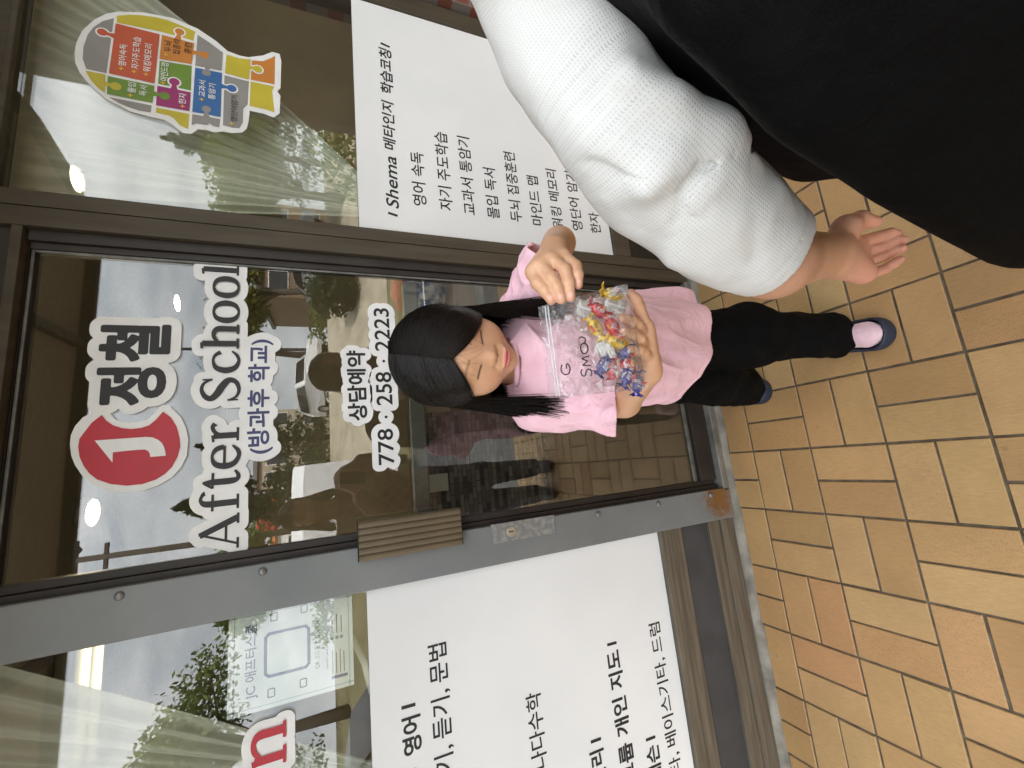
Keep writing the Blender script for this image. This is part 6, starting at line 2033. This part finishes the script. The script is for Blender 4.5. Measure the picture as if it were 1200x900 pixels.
def sweet(kind, c, ax, seed, label, L_=.0160, r=.0096):
    q = np.random.RandomState(seed)
    c = np.array(c, float); ax = nrm(ax)
    t = empty('wrapped_sweet' if kind != 'grey' else 'rice_sweet', tuple(c), label, 'sweet', kind + ' wrapped sweets in the clear bag')
    a = nrm(np.cross(ax, bn)); b = np.cross(ax, a)
    if kind == 'grey':
        V, F = [], []
        bm = bmesh.new(); bmesh.ops.create_cube(bm, size=1.0)
        bmesh.ops.bevel(bm, geom=list(bm.edges), offset=.16, segments=3, profile=.6, affect='EDGES')
        bmesh.ops.subdivide_edges(bm, edges=list(bm.edges), cuts=1, use_grid_fill=True)
        bm.verts.index_update()
        for v in bm.verts:
            n_ = 1 + .07 * q.randn() * .4
            V.append(c + (ax * v.co.x * .034 + a * v.co.y * .024 + b * v.co.z * .014) * n_)
        F = [[v.index for v in f.verts] for f in bm.faces]; bm.free()
        MB().add(V, F).build('wrapper', WM['grey'], t, True)
        MB().add([c + ax * x * .0165 + a * y * .0015 + bn * .0076 for x in (-1, 1) for y in (-1, 1)], [[0, 1, 3, 2]]).build('fold_flap', plain('white_wax_fold', (.72, .70, .66), .3), t)
        return t
    ns, nt_ = 26, 20
    V, F = [], []
    for i in range(nt_ + 1):
        s = -1 + 2 * i / nt_
        if abs(s) < .62: rad = r * (1 - .25 * (abs(s) / .62) ** 3)
        else:
            e = (abs(s) - .62) / .38
            rad = r * (.30 + .95 * max(0, e - .15))
        for k in range(ns):
            th = 2 * math.pi * k / ns
            flat_ = 1.0 if abs(s) < .62 else 1.0 - .75 * min(1, (abs(s) - .62) / .12)
            cr = 1 + (.06 * q.randn() if abs(s) < .62 else .20 * math.sin(3 * th + 9 * s) + .12 * q.randn())
            x = s * L_ * (1.25 if abs(s) > .62 else 1.12) + (.0012 * math.sin(5 * th) if abs(s) > .9 else 0)
            V.append(c + ax * x + (a * math.cos(th) + b * math.sin(th) * flat_ * .82) * rad * cr)
    for i in range(nt_):
        for k in range(ns):
            F.append([i * ns + k, i * ns + (k + 1) % ns, (i + 1) * ns + (k + 1) % ns, (i + 1) * ns + k])
    MB().add(V, F).build('wrapper', WM[kind], t, True)
    # printed marks on the wrapper: a wavy word-like band and a round spot, raised by a hair
    m1, m2 = MB(), MB()
    for j in range(3):
        x = -.005 + .0042 * j + .0006 * q.randn()
        w = []
        for dx, ty in ((-.0015, -.6), (-.0005, .5), (.0007, -.4), (.0016, .6)):
            th = math.pi / 2 + ty * .5
            d_ = (bn * math.sin(th) + a * math.cos(th))
            w.append(c + ax * (x + dx) + d_ * (r * 1.06))
        m1.tube(w, [.0003, .0006, .0004, .0005], 5)
    m1.build('print', PRINT[kind], t)
    th = math.pi / 2 + q.choice([-1, 1]) * .75
    m2.tube([c + ax * q.uniform(-.006, .006) + (bn * math.sin(th) + a * math.cos(th)) * r * f_ for f_ in (.8, 1.08)], .0024, 10)
    m2.build('spot', SPOT[kind], t)
    return t


off = -bn * .004
for i, (k, p, ax, lb) in enumerate([
    ('yellow', (.030, -.6283, 1.0560), (.8, 0, .45), 'yellow wrapped sweet nearest the zip among the red ones'),
    ('yellow', (.006, -.638, 1.0275), (.35, 0, .9), 'yellow wrapped sweet in the middle of the bag\'s lower edge'),
    ('yellow', (.0763, -.6457, 1.0300), (.25, 0, 1), 'yellow wrapped sweet in the corner by the child\'s fingertips'),
    ('red', (.0555, -.6334, 1.0490), (.5, 0, .8), 'red wrapped sweet between the pale rice sweets'),
    ('red', (.0278, -.6417, 1.0360), (.9, 0, .3), 'red wrapped sweet lying between two yellow ones'),
    ('red', (-.0300, -.6335, 1.0130), (.9, 0, .5), 'red wrapped sweet between purple ones near the bottom corner'),
    ('red', (-.0500, -.6299, 1.0045), (.6, 0, .8), 'red wrapped sweet deepest in the bottom corner of the bag'),
    ('red', (-.0270, -.6215, 1.0350), (1, 0, .1), 'red wrapped sweet behind the upper purple one'),
    ('purple', (-.0259, -.6254, 1.0480), (.7, 0, -.6), 'purple wrapped sweet farthest up towards the handwriting'),
    ('purple', (-.0445, -.6352, 1.0175), (.8, 0, -.5), 'purple wrapped sweet against the outer seam of the bag'),
    ('purple', (-.0079, -.6368, 1.0100), (.5, 0, -.8), 'purple wrapped sweet beside the child\'s thumb side fingertip'),
    ('purple', (-.0556, -.6327, .9995), (.9, 0, -.2), 'purple wrapped sweet in the pointed bottom corner'),
    ('grey', (.0587, -.6258, 1.0660), (.25, 0, 1), 'square waxed rice sweet nearest the hand that pinches the bag'),
    ('grey', (.0611, -.6384, 1.0250), (.3, .1, 1), 'square waxed rice sweet behind the curled fingers'),
    ('grey', (-.0009, -.6205, 1.0376), (.9, 0, .3), 'square waxed rice sweet under the middle yellow one')]):
    sweet(k, np.array(p) + off, ax, 50 + i, lb)

# ------------------------------------------------------------------ the adult with the white sleeves
adult = empty('person', (.33, -1.03, 0), 'adult in black shirt with white mesh sleeves seen from behind at close range', 'person')
ask = np.array([.60, .32, .205]); apalm = np.array([.72, .34, .25])
AF = nrm((.83, .57, 0)); AL = np.array([-AF[1], AF[0], 0])
AH = Frame((.45, -1.03, 1.475), (AF[0], AF[1], -.05), (0, 0, 1))
shL, elL, wrL = np.array((.322, -.872, 1.240)), np.array((.125, -.802, 1.035)), np.array((.0825, -.794, .790))
shR = np.array((.52, -1.17, 1.255)); elR = np.array((.60, -1.20, .99)); wrR = np.array((.64, -1.10, .78))
ap = head_prims(AH, 1.06)
ap += [cone(AH.w((0, -.012, -.11)), (.42, -1.02, 1.30), .052, .058, .03), ell((.41, -1.02, 1.12), (.155, .155, .20), .06), cone((.40, -1.02, 1.1), (.36, -1.03, .85), .14, .155, .08), cone(shL, shR, .044, .055, .05)]
ap += chain([shL, elL], [.044, .038], .03) + chain([elL, (.062, -.797, .900), wrL], [.042, .0415, .0300], .02)
ap += chain([shR, elR, wrR], [.052, .041, .027], .02)
AD = {'index': [(.11, -.7977, .7092), (.1241, -.8009, .655), (.1301, -.805, .6321), (.1287, -.8075, .6201)],
      'middle': [(.0972, -.7933, .7003), (.1108, -.7966, .6457), (.1181, -.805, .6244), (.1174, -.8104, .6152)],
      'ring': [(.0821, -.7921, .696), (.0962, -.7956, .6437), (.1014, -.8038, .6298), (.1025, -.8103, .6243)],
      'little': [(.0636, -.7915, .6966), (.0725, -.7966, .6565), (.079, -.8045, .6459), (.0829, -.8106, .6408)]}
wrc = np.array((.0845, -.7945, .770))
hand = []
for nm, r in (('index', .0082), ('middle', .0084), ('ring', .0080), ('little', .0074)):
    p = [np.array(v) for v in AD[nm]]
    hand.append(cone(wrc, p[0], .0215, r + .0030, .012))
    hand += chain(p, [r * 1.05, r, r * .93, r * .80], .0022)
hand += [cone((.076, -.795, .765), (.064, -.795, .708), .019, .0135, .015)]                     # heel of the hand
hand += chain([(.092, -.7965, .765), (.1235, -.8055, .742), (.1365, -.8110, .716), (.1345, -.8155, .688)], [.021, .0165, .0110, .0082], .010)
ap += hand
# creases of the palm
palm = [((.1185, -.812, .728), (.0985, -.8175, .742), .0022, .003), ((.112, -.8145, .712), (.080, -.8145, .722), .0016, .0025), ((.1065, -.815, .760), (.094, -.8195, .735), .0022, .004)]
for nm_ in ('index', 'middle', 'ring', 'little'):
    for j_ in (0, 1, 2):
        c_ = np.array(AD[nm_][j_]) + np.array((0, -.008, 0)); palm.append((c_ - (.006, 0, 0), c_ + (.006, 0, 0), .0010, .0016))
hpR = wrR + np.array((.02, .01, -.05))
for i in range(4):
    b_ = hpR + np.array((.012 * i - .02, .006 * i, -.045)); ap += chain([wrR, b_], [.022, .012], .012) + chain([b_, b_ + (.004, .004, -.035), b_ + (-.004, .002, -.062)], [.0095, .009, .007], .004)
ap += chain([wrR, wrR + np.array((-.02, .03, -.05)), wrR + np.array((-.02, .04, -.09))], [.018, .012, .009], .01)
hL_, hR_ = np.array((.29, -.95, .86)), np.array((.41, -1.13, .86))
kL, kR, aL, aR = np.array((.33, -.91, .48)), np.array((.45, -1.09, .48)), np.array((.30, -.93, .085)), np.array((.42, -1.12, .085))
ap += chain([hL_, kL, aL], [.10, .062, .042], .04) + chain([hR_, kR, aR], [.10, .062, .042], .04)
for a_ in (aL, aR): ap += [cone(a_ - AF * .03 - (0, 0, .045), a_ + AF * .15 - np.array((0, 0, .05)), .034, .030, .02), cone(a_, a_ + AF * .10 - np.array((0, 0, .04)), .04, .03, .03)]


def adult_color(V):
    col = face_color(AH, 1.06, ask, ask * np.array([1.1, .9, .9]), np.array([.4, .15, .13]))(V)
    d = np.linalg.norm(V - np.array((.10, -.805, .69)), axis=1)
    h = sstep(-(V[:, 2] - .775), 0, .05) * (V[:, 0] < .25)
    col = mixc_rows(col, apalm, h * .8)
    for nm, p in AD.items():
        for j, w_ in ((3, .5), (1, .3), (0, .35)):
            dd = np.linalg.norm(V - np.array(p[j]), axis=1)
            col = mixc_rows(col, np.array([.50, .20, .145]), w_ * np.clip(1 - dd / .016, 0, 1))
    return col
abody = sdf_object('body', ap, .0022, SKIN, adult, dents(face_dents(AH, 1.06) + palm), .003, adult_color)

# white mesh sleeves
def mesh_mat(name, c, dot=.0046, strength=.4):
    m, nt, p = new_mat(name)
    L = nt.links
    a1 = N(nt, 'ShaderNodeAttribute', attribute_name='fu'); a2 = N(nt, 'ShaderNodeAttribute', attribute_name='fv')
    def wave(a, k, ph=0):
        x = N(nt, 'ShaderNodeMath', operation='MULTIPLY_ADD'); x.inputs[1].default_value = k; x.inputs[2].default_value = ph; L.new(a, x.inputs[0])
        s = N(nt, 'ShaderNodeMath', operation='SINE'); L.new(x.outputs[0], s.inputs[0]); return s.outputs[0]
    k = 2 * math.pi / dot
    su, sv = N(nt, 'ShaderNodeMath', operation='ADD'), N(nt, 'ShaderNodeMath', operation='SUBTRACT')
    L.new(a1.outputs['Fac'], su.inputs[0]); L.new(a2.outputs['Fac'], su.inputs[1]); L.new(a1.outputs['Fac'], sv.inputs[0]); L.new(a2.outputs['Fac'], sv.inputs[1])
    w1, w2 = wave(su.outputs[0], k * .72), wave(sv.outputs[0], k * .72)
    mu = N(nt, 'ShaderNodeMath', operation='MULTIPLY'); L.new(w1, mu.inputs[0]); L.new(w2, mu.inputs[1])
    hole = N(nt, 'ShaderNodeMapRange'); hole.inputs['From Min'].default_value = .35; hole.inputs['From Max'].default_value = .9; L.new(mu.outputs[0], hole.inputs['Value'])
    mx = N(nt, 'ShaderNodeMixRGB'); mx.inputs['Color1'].default_value = (*c, 1); mx.inputs['Color2'].default_value = (*[x * .86 for x in c], 1)
    L.new(hole.outputs['Result'], mx.inputs['Fac']); L.new(mx.outputs['Color'], p.inputs['Base Color'])
    p.inputs['Roughness'].default_value = .85; p.inputs['Specular IOR Level'].default_value = .2; p.inputs['Sheen Weight'].default_value = .1
    bp = N(nt, 'ShaderNodeBump', Strength=strength, Distance=.0012); bp.invert = True
    L.new(hole.outputs['Result'], bp.inputs['Height'])
    tc = N(nt, 'ShaderNodeTexCoord'); n2 = N(nt, 'ShaderNodeTexNoise', Scale=14.0, Detail=3); L.new(tc.outputs['Object'], n2.inputs['Vector'])
    b2 = N(nt, 'ShaderNodeBump', Strength=.25, Distance=.02); L.new(n2.outputs['Fac'], b2.inputs['Height']); L.new(bp.outputs['Normal'], b2.inputs['Normal'])
    L.new(b2.outputs['Normal'], p.inputs['Normal'])
    return m


WHITE_MESH = mesh_mat('white_mesh_knit', (.70, .70, .68))
def spline(p, n):
    p = [np.array(v, float) for v in p]; p = [2 * p[0] - p[1]] + p + [2 * p[-1] - p[-2]]
    out = []
    for s in np.linspace(0, len(p) - 3 - 1e-6, n):
        i = int(s); t = s - i; a, b, c, d = p[i:i + 4]
        out.append(.5 * (2 * b + (c - a) * t + (2 * a - 5 * b + 4 * c - d) * t * t + (3 * b - a - 3 * c + d) * t ** 3))
    return out


def sleeve(axis, rads, cut_at, name, folds, vox=.0028, dent=None):
    axis = [np.array(a, float) for a in axis]
    pr = chain(axis, rads, .05 if len(axis) < 10 else .004)
    pr += folds
    e = nrm(axis[-1] - axis[-2]); cpt = np.array(cut_at)
    seg = np.cumsum([0] + [np.linalg.norm(axis[i + 1] - axis[i]) for i in range(len(axis) - 1)])
    def uv(V):
        best = np.full(len(V), 1e9); u = np.zeros(len(V)); w = np.zeros(len(V))
        for i in range(len(axis) - 1):
            a, b = axis[i], axis[i + 1]; ba = b - a
            h = np.clip(((V - a) @ ba) / (ba @ ba), 0, 1)
            q = V - a - h[:, None] * ba
            d = np.linalg.norm(q, axis=1)
            t = nrm(ba); s1 = nrm(np.cross(t, [.3, -1, .1])); s2 = np.cross(t, s1)
            th = np.arctan2(q @ s2, q @ s1)
            k = d < best
            u = np.where(k, seg[i] + h * np.linalg.norm(ba), u); w = np.where(k, th * .062, w); best = np.where(k, d, best)
        return u, w
    def post(P, d):
        f_ = .0045 * vnoise(P * np.array([17, 17, 17], np.float32), 41) + .0018 * vnoise(P * np.array([40, 40, 40], np.float32), 42)
        o = dent(P, d + f_) if dent else d + f_
        c_ = (P - cpt.astype(np.float32)) @ e.astype(np.float32)
        full = np.maximum(o, c_) + np.where(np.abs(c_ + .020) < .0022, .0005, 0)
        return np.where(c_ > -.03, np.maximum(full, -(o + .0045)), full)
    return sdf_object(name, pr, vox, WHITE_MESH, abody, post, .012, None, {'fu': lambda V: uv(V)[0], 'fv': lambda V: uv(V)[1]})


axL = [np.array((.455, -.965, 1.285)), np.array((.405, -.925, 1.280))] + spline([(.355, -.885, 1.262), (.298, -.826, 1.208), (.198, -.824, 1.152), (.142, -.811, 1.071), (.101, -.801, .982), (.058, -.7945, .878)], 60)
folds = [cone((.1682, -.8762, 1.1568), (.1514, -.8758, 1.1156), .013, .016, .03), cone((.1514, -.8758, 1.1156), (.1417, -.8738, 1.0711), .016, .019, .03), cone((.1417, -.8738, 1.0711), (.1359, -.8719, 1.0400), .019, .013, .02),
         cone((.1155, -.858, 1.112), (.095, -.842, 1.125), .014, .010, .03), cone((.060, -.790, 1.045), (.040, -.792, .95), .012, .012, .03)]
cr_ = [(.1300, -.8770, 1.0250), (.1239, -.8753, 1.0335), (.1140, -.8743, 1.0578), (.1036, -.8666, 1.0848), (.0910, -.8521, 1.0925), (.0764, -.8298, 1.0834)]
sleeve_dents = [(cr_[i], cr_[i + 1], (.0070, .0080, .0078, .006, .003)[i], (.0075, .007, .0065, .008, .010)[i]) for i in range(5)]
sleeve_dents += [(np.array(cr_[i]) + (-.006, -.002, -.022), np.array(cr_[i + 1]) + (-.012, .0, -.018), -.004, .012) for i in range(1, 4)]
va = [(.2050, -.8450, 1.222), (.1830, -.8600, 1.2024), (.1541, -.8684, 1.1631), (.1380, -.8700, 1.120)]
sleeve_dents += [(va[i], va[i + 1], .006, .018) for i in range(3)]
sleeve_dents += [((.150, -.830, 1.185), (.105, -.850, 1.120), -.004, .014), ((.125, -.830, 1.165), (.075, -.840, 1.085), .002, .020), ((.085, -.850, 1.02), (.040, -.835, .985), .004, .012), ((.100, -.858, .975), (.062, -.846, .940), -.004, .012), ((.105, -.845, .955), (.066, -.842, .925), .0035, .008)]
sleeve(axL, [.062, .066] + list(np.interp(np.linspace(0, 5, 60), range(6), [.064, .058, .062, .069, .068, .053])), (.0705, -.7965, .910), 'sleeve', folds, .0026, dents(sleeve_dents))
axR = [(.455, -1.075, 1.285), tuple(shR + np.array((-.03, .03, .0))), tuple(shR + np.array((.03, -.01, -.06))), tuple(elR), tuple(elR + (wrR - elR) * .6)]
sleeve(axR, [.062, .068, .068, .058, .052], elR + (wrR - elR) * .5, 'sleeve', [], .006)

# black body of the shirt: a loft from hem to collar, with slow folds
BLACK_KNIT = cloth_mat('black_mesh_knit', (.0022, .0022, .0024), (.0036, .0036, .0038), .75, 560, 1.0, 0)
hem_poly = [(.195, -.795), (.154, -.851), (.106, -.889), (.056, -.921), (.002, -.940), (-.030, -.953), (-.030, -.985), (-.005, -1.06), (.045, -1.14), (.125, -1.22), (.245, -1.275), (.375, -1.27), (.495, -1.20), (.56, -1.09), (.555, -.96), (.48, -.855), (.37, -.785), (.27, -.770)]
hp = np.array(hem_poly)
def resample(p, n):
    p2 = np.vstack([p, p[:1]]); d = np.r_[0, np.cumsum(np.linalg.norm(np.diff(p2, axis=0), axis=1))]
    t = np.linspace(0, d[-1], n, endpoint=False)
    return np.stack([np.interp(t, d, p2[:, 0]), np.interp(t, d, p2[:, 1])], -1)
NS = 160
hp = resample(hp, NS)
for _ in range(6): hp = (np.roll(hp, 1, 0) + 2 * hp + np.roll(hp, -1, 0)) / 4
c0 = hp.mean(0)
rows = []
lev = [(.815, 1.0, c0), (.83, 1.0, c0), (.90, .985, c0 + (.006, 0)), (1.0, .965, c0 + (.027, .004)), (1.1, .925, c0 + (.055, .008)), (1.19, .87, c0 + (.088, .010)), (1.25, .74, c0 + (.118, .005)), (1.285, .52, c0 + (.14, .0)), (1.315, .34, c0 + (.152, -.0)), (1.345, .25, c0 + (.160, -.0))]
zz = np.array([l[0] for l in lev]); kk = np.array([l[1] for l in lev]); cx_ = np.array([l[2] for l in lev])
zs = np.concatenate([np.linspace(.812, 1.2, 60), np.linspace(1.205, 1.345, 26)])
V = []
for z in zs:
    k = np.interp(z, zz, kk); c = np.array([np.interp(z, zz, cx_[:, 0]), np.interp(z, zz, cx_[:, 1])])
    ring = c + (hp - c0) * k
    P = np.c_[ring, np.full(NS, z)]
    n_ = nrm_rows = (ring - c) / np.maximum(np.linalg.norm(ring - c, axis=1, keepdims=True), 1e-6)
    f_ = .010 * vnoise((P * np.array([8, 8, 3.2])).astype(np.float32), 51) + .004 * vnoise((P * np.array([19, 19, 9])).astype(np.float32), 52)
    wave_z = .010 * vnoise((np.c_[ring * 7, np.zeros(NS)]).astype(np.float32), 53) if z < .9 else 0
    P[:, :2] += n_ * f_[:, None]
    P[:, 2] += wave_z * (1 if z < .85 else max(0, (.9 - z) / .05))
    V.append(P)
n = len(zs)
# inner side of the hem
inn = []
for z in (.812, .90):
    P = V[0].copy() if z < .85 else V[14].copy()
    cc_ = P[:, :2].mean(0); P[:, :2] = cc_ + (P[:, :2] - cc_) * .985
    inn.append(P)
V = np.concatenate([inn[1], inn[0]] + V)
nr = n + 2
idx = np.arange(nr * NS).reshape(nr, NS)
F = np.stack([idx[:-1], np.roll(idx, -1, 1)[:-1], np.roll(idx, -1, 1)[1:], idx[1:]], -1).reshape(-1, 4)
link_mesh('shirt', np_mesh('shirt', V, F), BLACK_KNIT, abody, True)
sdf_object('trousers', [ell((.36, -1.04, .86), (.19, .19, .12), .06)] + chain([hL_, kL, aL], [.115, .082, .07], .05) + chain([hR_, kR, aR], [.115, .082, .07], .05), .007, BLACKC, abody, lambda P, d: np.maximum(np.maximum(d + .005 * vnoise(P * 16, 2), .055 - P[..., 2]), P[..., 2] - .93), .01)
for a_ in (aL, aR):
    sdf_object('shoe', [cone(a_ - AF * .035 - (0, 0, .045), a_ + AF * .165 - np.array((0, 0, .048)), .046, .044, .02), cone(a_ - (0, 0, .01), a_ + AF * .1 - np.array((0, 0, .035)), .044, .036, .03)], .005, plain('grey_trainer', (.25, .25, .26), .7), abody, lambda P, d: np.maximum(d, .004 - P[..., 2]), .004)
BROWNH = hair_mat('dark_brown_hair', (.018, .010, .006), (.045, .026, .015), .4)
sdf_object('hair_base', [ell(AH.w((0, -.018, .024)), (.081, .100, .084), .01, AH.R), cone(AH.w((0, -.05, -.01)), AH.w((0, -.05, -.10)), .070, .060, .03), ('e', AH.w((0, .085, -.035)), np.array((.066, .06, .095)), AH.R, None, .01, True)], .005, plain('brown_hair_under_layer', (.02, .012, .008), .6), abody)
long_hair('hair', AH, 1.08, BROWNH, abody, 1200, 1.345, 23, .05, None, .0016, .5)

# ------------------------------------------------------------------ the photographer, seen only in the glass
photog = empty('person', (-.30, -1.45, 0), 'adult in brown checked shirt holding up a phone, mirrored in the door glass', 'person')
PF = nrm((.10, 1, 0))
PH = Frame((-.335, -1.40, 1.665), (.12, .95, -.18), (0, 0, 1))
psk = np.array([.42, .25, .16])
pp = head_prims(PH, 1.06)
pshL, pshR = np.array((-.50, -1.46, 1.40)), np.array((-.16, -1.48, 1.40))
phone_c = CAM_POS - (-CAM_AXES[:, 2]) * .034
pwL, pwR = phone_c + np.array((-.075, -.045, -.05)), phone_c + np.array((.075, -.055, -.06))
peL, peR = np.array((-.49, -1.30, 1.17)), np.array((-.06, -1.36, 1.16))
pp += [cone(PH.w((0, -.012, -.11)), (-.33, -1.46, 1.47), .055, .060, .03), ell((-.33, -1.47, 1.24), (.165, .12, .22), .06), cone((-.33, -1.47, 1.2), (-.32, -1.48, .98), .13, .14, .08), cone(pshL, pshR, .058, .058, .05)]
pp += chain([pshL, peL, pwL], [.052, .042, .027], .02) + chain([pshR, peR, pwR], [.052, .042, .027], .02)
cx_a, cy_a, cz_a = CAM_AXES[:, 0], CAM_AXES[:, 1], CAM_AXES[:, 2]
def grip(wr, s):
    out = []
    for i in range(4):
        b_ = phone_c + cx_a * s * .052 + cy_a * (.022 - .018 * i) + cz_a * .012
        tip = phone_c + cx_a * s * .036 + cy_a * (.022 - .018 * i) - cz_a * .001 + cz_a * .016
        out += [cone(wr, b_, .020, .011, .012)] + chain([b_, b_ + cx_a * s * .004 + cz_a * .004, tip], [.0085, .008, .0065], .003)
    th = phone_c + cx_a * s * .030 + cz_a * .022 - cy_a * .035
    return out + chain([wr, wr * .5 + th * .5, th], [.016, .011, .008], .006)
pp += grip(pwL, -1) + grip(pwR, 1)
phl, phr = np.array((-.41, -1.48, .95)), np.array((-.24, -1.49, .95))
pp += chain([phl, (-.42, -1.45, .52), (-.42, -1.50, .085)], [.10, .062, .042], .04) + chain([phr, (-.23, -1.46, .52), (-.22, -1.51, .085)], [.10, .062, .042], .04)
for a_ in (np.array((-.42, -1.50, .085)), np.array((-.22, -1.51, .085))): pp += [cone(a_ - (0, .03, .045), a_ + np.array((0, .16, -.05)), .034, .030, .02)]
pbody = sdf_object('body', pp, .004, SKIN, photog, None, 0, face_color(PH, 1.06, psk, psk * np.array([1.1, .9, .9]), np.array([.4, .15, .13])))
m, nt, p = new_mat('brown_checked_flannel')
tc = N(nt, 'ShaderNodeTexCoord'); ck_ = N(nt, 'ShaderNodeTexChecker', Scale=24.0); ck_.inputs['Color1'].default_value = (.16, .075, .06, 1); ck_.inputs['Color2'].default_value = (.30, .17, .15, 1)
nt.links.new(tc.outputs['Object'], ck_.inputs['Vector']); nt.links.new(ck_.outputs['Color'], p.inputs['Base Color']); p.inputs['Roughness'].default_value = .9
fl = [ell((-.33, -1.47, 1.24), (.205, .15, .24), .06), cone((-.33, -1.47, 1.2), (-.32, -1.48, .90), .16, .185, .08), cone(pshL, pshR, .072, .072, .05)] + chain([pshL, peL, peL + (pwL - peL) * .85], [.074, .064, .050], .03) + chain([pshR, peR, peR + (pwR - peR) * .85], [.074, .064, .050], .03)
sdf_object('shirt', fl, .007, m, pbody, lambda P, d: np.maximum(np.maximum(d + .007 * vnoise(P * 15, 61), .86 - P[..., 2]), .075 - np.linalg.norm(P - PH.w((0, -.01, -.14)).astype(np.float32), axis=-1)), .012)
sdf_object('trousers', [ell((-.325, -1.485, .93), (.18, .14, .11), .06)] + chain([phl, (-.42, -1.45, .52), (-.42, -1.50, .08)], [.11, .082, .068], .05) + chain([phr, (-.23, -1.46, .52), (-.22, -1.51, .08)], [.11, .082, .068], .05), .008, plain('denim', (.05, .06, .09), .9), pbody, lambda P, d: np.maximum(d, .05 - P[..., 2]), .004)
for a_ in (np.array((-.42, -1.50, .085)), np.array((-.22, -1.51, .085))):
    sdf_object('shoe', [cone(a_ - (0, .035, .045), a_ + np.array((0, .17, -.048)), .046, .044, .02), cone(a_ - (0, 0, .01), a_ + np.array((0, .1, -.035)), .044, .036, .03)], .006, plain('dark_shoe', (.05, .05, .05), .6), pbody, lambda P, d: np.maximum(d, .004 - P[..., 2]), .004)
sdf_object('hair_base', [ell(PH.w((0, -.018, .025)), (.083, .102, .086), .01, PH.R), cone(PH.w((0, -.05, -.01)), PH.w((0, -.05, -.08)), .070, .060, .03), ('e', PH.w((0, .085, -.035)), np.array((.066, .06, .095)), PH.R, None, .01, True)], .005, plain('dark_hair_under_layer', (.015, .010, .008), .6), pbody)
long_hair('hair', PH, 1.08, BROWNH, pbody, 900, 1.50, 29, .05, None, .0018, .5)

# the phone itself, just behind the lens
M = Matrix(((cx_a[0], cy_a[0], cz_a[0], phone_c[0]), (cx_a[1], cy_a[1], cz_a[1], phone_c[1]), (cx_a[2], cy_a[2], cz_a[2], phone_c[2]), (0, 0, 0, 1)))
phn = empty('phone', tuple(phone_c), 'black phone held upright in the photographer\'s hands', 'phone')
MB().box(-.036, .036, -.115, .035, -.004, .004, .003, M).build('body', plain('black_phone_glass', (.015, .015, .016), .15), phn)
mb = MB(); mb.box(-.033, .033, -.111, .031, .0042, .0046, 0, M); mb.build('screen', emit_mat('phone_screen', (.35, .35, .34), .35), phn)
for x, y in ((-.02, .02), (-.02, -.002)):
    MB().box(x - .007, x + .007, y - .007, y + .007, -.0062, -.0042, .0015, M).build('lens', plain('lens_glass', (.02, .02, .025), .05), phn)
